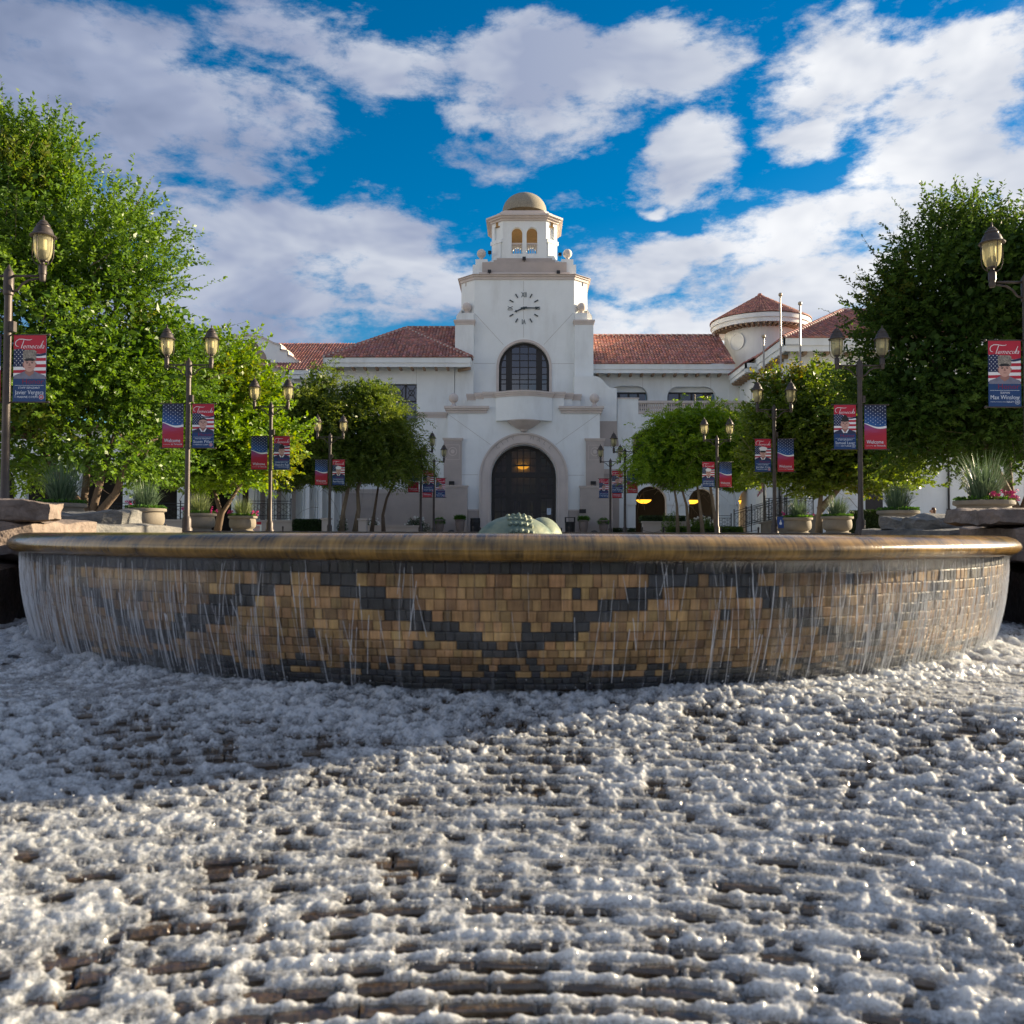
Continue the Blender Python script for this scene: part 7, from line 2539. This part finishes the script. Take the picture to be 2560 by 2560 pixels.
bin_(1188, 56.6, 'black slatted litter bin with round lid, left of the doors', True)
bin_(1425, 56.6, 'black slatted litter bin with open square hood, right of the doors', False)


def urn(px, Y, label, seed, droop):
    rng = np.random.default_rng(seed)
    p = U(px, 1300, Y)
    t = thing('plant_urn', label, 'plant pot', (p.x, Y, 0), 'clay urns at the entrance')
    o = MB().lathe([(.17, 0), (.20, .05), (.28, .45), (.31, .70), (.30, .84), (.34, .88), (.34, .95), (.29, .96), (.27, .88), (.01, .88)], 20, (p.x, Y, 0)).build('urn', M_URN, t); smooth_by_angle(o, 35)
    n = 700
    a = rng.uniform(0, 2 * np.pi, n); l = rng.uniform(.05, .30, n)
    pos = np.stack([p.x + l * np.cos(a), Y + l * np.sin(a), .93 + rng.uniform(0, .25, n) - droop * l * .9], -1)
    ax = unit(np.stack([np.cos(a), np.sin(a), rng.uniform(.2, 1.6, n) - droop * 2], -1)); nr = unit(np.cross(ax, rng.normal(size=(n, 3))))
    leaf_mesh('foliage', pos, ax, nr, rng.uniform(.12, .24, n), np.full(n, .035), rng.uniform(0, 1, (n, 2)) * [1, 0], M_LEAFG, t)


urn(1099, 56.7, 'clay urn with drooping leaves beside the grey suited man banner', 1, .8)
urn(1150, 56.6, 'clay urn with short spiky tuft between bin and plinth corner', 2, .1)
urn(1459, 56.6, 'clay urn with bright fern under the wall plaque', 3, .25)
urn(1509, 56.8, 'clay urn with drooping leaves beside the dark suited man banner', 4, .8)
for (px, lab) in ((1128, 'low black ground spotlight between the two left urns'), (1486, 'low black ground spotlight between the two right urns')):
    p = U(px, 1328, 55.8)
    tag(MB().lathe([(.25, 0), (.26, .06), (.24, .18), (.14, .27), (.01, .30)], 14, (p.x, 55.8, 0)).lathe([(.28, 0), (.28, .05), (.01, .06)], 14, (p.x, 55.8, 0)).build('ground_spotlight', M_BLACK, smooth=True), lab, 'spotlight', 'ground spotlights')


def shrub(name, label, cat, boxes, n, m, leafs, seed, flowers=0, wire=None, group=None):
    rng = np.random.default_rng(seed)
    x0, y0, z0 = boxes[0]; x1, y1, z1_ = boxes[1]
    t = thing(name, label, cat, ((x0 + x1) / 2, (y0 + y1) / 2, 0), group)
    if wire is None:
        MB().box((x0 + .07, y0 + .07, 0), (x1 - .07, y1 - .07, z1_ - .07)).build('core', M_HEDGE, t)
        f = rng.integers(0, 3, n)
        q = rng.uniform(0, 1, (n, 3))
        q[f == 0, 1] = rng.uniform(-.02, .06, (f == 0).sum()); q[f == 1, 2] = rng.uniform(.9, 1.03, (f == 1).sum()); q[f == 2, 0] = np.where(rng.random((f == 2).sum()) < .5, rng.uniform(-.02, .05, (f == 2).sum()), rng.uniform(.95, 1.02, (f == 2).sum()))
        pos = np.array([x0, y0, z0]) + q * np.array([x1 - x0, y1 - y0, z1_ - z0])
    else:
        d = unit(rng.normal(size=(n, 3))) * (rng.uniform(0, 1, n) ** .45)[:, None]
        d[:, 2] = np.abs(d[:, 2])
        c = np.array([(x0 + x1) / 2, (y0 + y1) / 2, z0]); h = np.array([(x1 - x0) / 2, (y1 - y0) / 2, z1_ - z0])
        pos = c + d * h * (1 + .12 * np.sin(d[:, :1] * 9))
    ax = unit(rng.normal(size=(n, 3)) + np.array([0, -.2, .6])); nr = unit(np.cross(ax, rng.normal(size=(n, 3))))
    leaf_mesh('foliage', pos, ax, nr, leafs[0] * rng.uniform(.7, 1.3, n), leafs[1] * rng.uniform(.7, 1.3, n), rng.uniform(0, 1, (n, 2)) * [1, 0], m, t)
    rr = random.Random(seed)
    for _ in range(flowers):
        a = rr.uniform(0, 2 * math.pi); q = math.sqrt(rr.random()) * .95
        c = Vector(((x0 + x1) / 2 + (x1 - x0) / 2 * q * math.cos(a), (y0 + y1) / 2 + (y1 - y0) / 2 * q * math.sin(a), z0 + (z1_ - z0) * (math.sqrt(max(1 - q * q, 0)) * .85 + .12) + rr.uniform(0, .18)))
        b = MB()
        for k in range(7):
            d = Vector((rr.gauss(0, 1), rr.gauss(-.3, 1), rr.gauss(.4, 1))).normalized(); s = d.orthogonal().normalized(); u = d.cross(s); pc = c + d * .035
            b.add([pc + s * .035, pc + u * .035 + d * .015, pc - s * .035, pc - u * .035 + d * .015], [(0, 1, 2, 3)])
        b.tube([c, c - Vector((0, 0, .25))], .006, 4)
        b.build('flower_head', M_WPETAL, t)
    return t


M_HLEAF = leaf_mat('leaf_hedge', (.035, .085, .010), (.13, .22, .022), trans=.25)
M_HDARK = leaf_mat('leaf_hedge_dark', (.012, .032, .008), (.035, .07, .014), trans=.2)
shrub('hedge', 'bright clipped hedge curving before the white flowering shrub', 'hedge', ((7.9, 47.2, 0), (11.7, 48.6, .42)), 9000, M_HLEAF, (.07, .045), 1)
shrub('hedge', 'dark low hedge on the raised stone bed before the first arch', 'hedge', ((7.0, 52.3, .75), (9.6, 53.2, 1.12)), 3500, M_HDARK, (.07, .045), 2)
shrub('hedge', 'dark low hedge along the foot of the scroll buttress', 'hedge', ((5.7, 57.6, 0), (7.3, 58.4, .42)), 2500, M_HDARK, (.07, .045), 3)
shrub('flower_shrub', 'white flowering shrub under the pale willowy tree trunks', 'shrub', ((9.0, 49.0, 0), (11.2, 51.0, .95)), 6000, M_HLEAF, (.10, .03), 4, 46, wire=1)
shrub('shrub', 'small loose shrub at the foot of the glowing tree', 'shrub', ((7.7, 49.5, 0), (9.1, 50.8, 1.35)), 1500, M_HLEAF, (.09, .04), 5, wire=1)
shrub('hedge', 'dark box hedge beside the iron railing and arcade', 'hedge', ((-12.0, 45.6, 0), (-10.6, 47.2, .72)), 5000, M_HDARK, (.07, .045), 6)
shrub('flower_shrub', 'white flowering shrub behind the bald man banner pole', 'shrub', ((-7.6, 55.0, 0), (-5.9, 56.3, 1.05)), 4000, M_HDARK, (.10, .03), 7, 34, wire=1)
shrub('flower_shrub', 'small white flowering shrub before the grey stone dado', 'shrub', ((-10.2, 55.0, 0), (-9.0, 56.2, 1.0)), 2500, M_HDARK, (.10, .03), 8, 20, wire=1)
shrub('flower_shrub', 'thin white flowering shrub between the leaning olive trunks', 'shrub', ((-11.6, 54.0, 0), (-10.9, 55.0, 1.3)), 1200, M_HDARK, (.10, .03), 9, 8, wire=1)
shrub('hedge', 'small dark hedge between the lamp post and the stained planter', 'hedge', ((13.2, 34.5, 0), (14.5, 36.0, .95)), 4000, M_HDARK, (.07, .045), 10)
for i, (a, b_, lab) in enumerate((((7.0, 51.6, 0), (9.7, 52.2, .72), 'raised stone bed wall before the first dark arch'), ((-10.4, 53.6, 0), (-6.4, 54.0, .45), 'low pale wall before the grey stone dado'),
                                  ((-14.9, 46.2, 0), (-12.2, 46.55, .62), 'low stone wall carrying the iron railing by the box hedge'), ((-10.35, 45.0, 0), (-9.95, 45.4, .72), 'sunlit stone post beside the box hedge'),
                                  ((-8.45, 44.9, 0), (-8.05, 45.3, .70), 'sunlit stone post under the olive tree'), ((-20.0, 41.0, 0), (-16.0, 41.3, .55), 'low stone wall behind the flowered planters'))):
    o = MB().box(a, b_).box((a[0] - .05, a[1] - .05, b_[2] + .001), (b_[0] + .05, b_[1] + .05, b_[2] + .09)).build('low_wall', M_CLAD); tag(o, lab, 'wall')
# ramp walls on the right
lp = [(12.6, 0), (15.6, 0), (15.6, 1.05), (14.6, 1.05), (12.6, .62)]
tag(MB().plate([lp], 46.6, 46.9).plate([[(12.5, .60), (14.6, 1.04), (15.7, 1.04), (15.7, 1.12), (14.58, 1.12), (12.5, .68)]], 46.52, 46.98).build('ramp_wall', M_POT), 'sloping ramp wall with coping, carrying a blue access sign', 'wall')
tag(MB().box((16.2, 44.2, 0), (19.6, 44.5, .9)).box((16.1, 44.1, .901), (19.7, 44.6, 1.0)).build('ramp_wall', M_POT), 'plain concrete ramp wall behind the shaded planters', 'wall')
p = U(1951, 1306, 46.5)
b = MB().box((p.x - .17, 46.46, p.z - .3), (p.x + .17, 46.5, p.z + .3))
b.add([(p.x + .07 * math.cos(i * .52), 46.457, p.z - .05 + .08 * math.sin(i * .52)) for i in range(12)], [tuple(range(12))], 1)
b.add([(p.x - .02, 46.457, p.z), (p.x + .02, 46.457, p.z), (p.x + .02, 46.457, p.z + .13), (p.x - .02, 46.457, p.z + .13)], [(0, 1, 2, 3)], 1)
tag(b.build('access_sign', [mat('sign_blue', (.01, .05, .22), .5), P_WHITE]), 'small blue access sign on the ramp wall', 'sign')
p = U(643, 1318, 40.0)
b = MB().box((p.x - .20, 39.97, p.z - .25), (p.x + .20, 40.0, p.z + .25)).box((p.x - .03, 40.001, 0), (p.x + .03, 40.04, p.z), 0)
b.box((p.x - .20, 39.964, p.z + .12), (p.x + .20, 39.969, p.z + .25), 1)
for k in range(4):
    b.box((p.x - .15, 39.964, p.z + .03 - k * .06), (p.x + .13, 39.968, p.z + .055 - k * .06), 1)
tag(b.build('notice_sign', [M_WHITE, P_RED]), 'small white sign with red header beside the sunlit planter', 'sign')
p = U(2519, 1255, 30.0)
b = MB().box((p.x - .13, 29.97, p.z - .29), (p.x + .13, 30.0, p.z + .27)).box((p.x - .02, 30.001, 0), (p.x + .02, 30.03, p.z))
for k in range(5):
    b.box((p.x - .10, 29.964, p.z + .18 - k * .09), (p.x + .09, 29.968, p.z + .21 - k * .09), 1)
tag(b.build('notice_board', [mat('board_lilac', (.62, .62, .70), .6), mat('print_blue', (.10, .12, .4), .6)]), 'pale printed notice board beside the magenta flowered planter', 'sign')


# ------------------------------------------------------------------ iron railings
def railing(x0, y0, x1, y1, zb, h, label, n, slope=0.0):
    d = Vector((x1 - x0, y1 - y0, 0)); Lh = d.length; d.normalize()
    t = thing('iron_railing', label, 'railing', (x0, y0, zb), None)
    P = lambda u, z: Vector((x0 + d.x * u, y0 + d.y * u, zb + z + slope * u))
    for i in range(n + 1):
        u = Lh * i / n
        b = MB().tube([P(u, -.3), P(u, h + .06)], .032, 6); b.sphere(P(u, h + .1), .05, 6)
        b.build('post', M_BLACK, t)
    for z in (.10, .22, h - .14, h):
        MB().tube([P(0, z), P(Lh, z)], .018, 5).build('rail', M_BLACK, t)
    b = MB()
    m = int(Lh / .15)
    for i in range(m):
        u = Lh * (i + .5) / m
        b.tube([P(u, .10), P(u, h - .14)], .009, 4, caps=False)
    k = int(Lh / .38)
    for i in range(k):
        ua, ub = Lh * i / k, Lh * (i + 1) / k
        for (za, zb_) in ((.24, .24 + (h - .4) / 2), (.24 + (h - .4) / 2, h - .16)):
            b.tube([P(ua, za), P(ub, zb_)], .010, 4, caps=False); b.tube([P(ub, za), P(ua, zb_)], .010, 4, caps=False)
    o = b.build('lattice_bars', M_BLACK, t); o["kind"] = 'stuff'


railing(-14.8, 46.35, -12.3, 46.35, .72, 1.0, 'black lattice railing on the low wall beside the box hedge', 2)
railing(-23.5, 44.0, -16.0, 44.0, .5, 1.0, 'long black lattice railing behind the left planters', 6)
railing(11.0, 54.0, 12.7, 54.0, .35, .85, 'short black lattice railing behind the white flowering shrub', 2)
railing(12.6, 50.0, 15.3, 48.0, .5, 1.0, 'black ramp railing rising towards the flagpoles', 3, .22)
railing(13.0, 47.6, 15.6, 47.6, .9, 1.1, 'black railing on top of the sloping ramp wall', 3)
railing(12.4, 52.0, 15.2, 51.0, .2, 1.2, 'black stair railing in front of the last arch', 3, .30)


# ------------------------------------------------------------------ seated person and bench
def person():
    X, Y = U(2332, 1285, 40.0).x, 40.0
    bench = thing('bench', 'dark metal bench behind the long grey slab', 'bench', (X, Y, 0))
    for k in range(5):
        MB().box((X - .8, Y - .22 + k * .1, .41), (X + .8, Y - .15 + k * .1, .435)).build('seat_slat', M_BLACK, bench)
    for s in (-.7, .7):
        MB().box((X + s - .03, Y - .22, 0), (X + s + .03, Y + .25, .41)).build('leg', M_BLACK, bench)
    # skeleton of a sitting figure facing -X
    J = {'pel': (0, 0, .53, .15), 'wai': (.01, 0, .68, .125), 'che': (0, 0, .86, .14), 'nec': (-.01, 0, 1.0, .055), 'hd0': (-.03, 0, 1.06, .07), 'hd1': (-.035, 0, 1.12, .095), 'hd2': (-.02, 0, 1.18, .085),
         'hpl': (-.02, -.10, .52, .10), 'knl': (-.42, -.11, .50, .065), 'anl': (-.40, -.11, .10, .042), 'tol': (-.55, -.11, .05, .04),
         'hpr': (-.02, .10, .52, .10), 'knr': (-.42, .11, .50, .065), 'anr': (-.40, .11, .10, .042), 'tor': (-.55, .11, .05, .04),
         'shl': (0, -.18, .95, .06), 'ell': (-.06, -.23, .70, .045), 'wrl': (-.28, -.17, .60, .03), 'hal': (-.36, -.14, .58, .035),
         'shr': (0, .18, .95, .06), 'elr': (-.06, .23, .70, .045), 'wrr': (-.28, .17, .60, .03), 'har': (-.36, .14, .58, .035)}
    E = [('pel', 'wai'), ('wai', 'che'), ('che', 'nec'), ('nec', 'hd0'), ('hd0', 'hd1'), ('hd1', 'hd2'), ('pel', 'hpl'), ('hpl', 'knl'), ('knl', 'anl'), ('anl', 'tol'), ('pel', 'hpr'), ('hpr', 'knr'), ('knr', 'anr'), ('anr', 'tor'),
         ('che', 'shl'), ('shl', 'ell'), ('ell', 'wrl'), ('wrl', 'hal'), ('che', 'shr'), ('shr', 'elr'), ('elr', 'wrr'), ('wrr', 'har')]
    nm = list(J)
    me = bpy.data.meshes.new('body')
    me.from_pydata([(X + J[k][0], Y + J[k][1], J[k][2]) for k in nm], [(nm.index(a), nm.index(b)) for a, b in E], [])
    t = thing('person', 'seated person with long brown hair facing the plaza, behind the long grey slab', 'person', (X, Y, .43))
    o = link('body', me, t)
    md = o.modifiers.new('skin', 'SKIN')
    for i, k in enumerate(nm):
        me.skin_vertices[0].data[i].radius = (J[k][3], J[k][3]); me.skin_vertices[0].data[i].use_root = (k == 'pel')
    sb = o.modifiers.new('sub', 'SUBSURF'); sb.levels = 2; sb.render_levels = 2
    m = bpy.data.materials.new('person_skin_and_clothes'); m.use_nodes = True
    N, L = m.node_tree.nodes.new, m.node_tree.links.new
    g = N('ShaderNodeNewGeometry'); s_ = N('ShaderNodeSeparateXYZ'); L(g.outputs['Position'], s_.inputs[0])
    cr = N('ShaderNodeValToRGB'); mr = N('ShaderNodeMapRange'); L(s_.outputs[2], mr.inputs[0]); mr.inputs[2].default_value = 1.25
    L(mr.outputs[0], cr.inputs[0]); cr.color_ramp.interpolation = 'CONSTANT'
    e = cr.color_ramp.elements; e[0].color = (.03, .04, .08, 1); e[1].position = .48; e[1].color = (.12, .12, .14, 1); q = e.new(.80); q.color = (.5, .30, .22, 1)
    L(cr.outputs[0], m.node_tree.nodes['Principled BSDF'].inputs['Base Color'])
    me.materials.append(m)
    # hair, face details
    hair = mat('brown_hair', (.10, .045, .022), .5, var=.4, scale=30, stretch=(1, 1, .2), bump=.5, bscale=60)
    b = MB(); V, F = [], []
    for i in range(11):
        ph = math.pi * i / 10
        for k in range(18):
            a = 2 * math.pi * k / 18
            r = .115 * (1 + .06 * math.sin(5 * a))
            f = .62 if math.cos(a) < -.2 and ph > .9 else 1.0
            z = 1.16 + .125 * math.cos(ph) - (.16 if ph > 2.0 and math.cos(a) > -.1 else 0)
            V.append((X + .025 + r * math.sin(ph) * math.cos(a) * f, Y + r * .95 * math.sin(ph) * math.sin(a), z))
    F = [(i * 18 + k, i * 18 + (k + 1) % 18, (i + 1) * 18 + (k + 1) % 18, (i + 1) * 18 + k) for i in range(10) for k in range(18)]
    b.add(V, F).build('hair', hair, t, smooth=True)
    b = MB().obox((X - .135, Y, 1.10), (.02, 0, 0), (0, .012, 0), (0, 0, .022)); b.sphere((X - .112, Y - .035, 1.135), .011, 8, 1); b.sphere((X - .112, Y + .035, 1.135), .011, 8, 1); b.obox((X - .12, Y, 1.065), (.006, 0, 0), (0, .022, 0), (0, 0, .005), 2)
    b.build('face', [mat('skin', (.5, .3, .22), .6), M_BLACK, mat('lips', (.35, .1, .09), .5)], t)


person()
S.cycles.max_bounces = 6
S.cycles.diffuse_bounces = 3
S.cycles.glossy_bounces = 3
S.cycles.transparent_max_bounces = 10
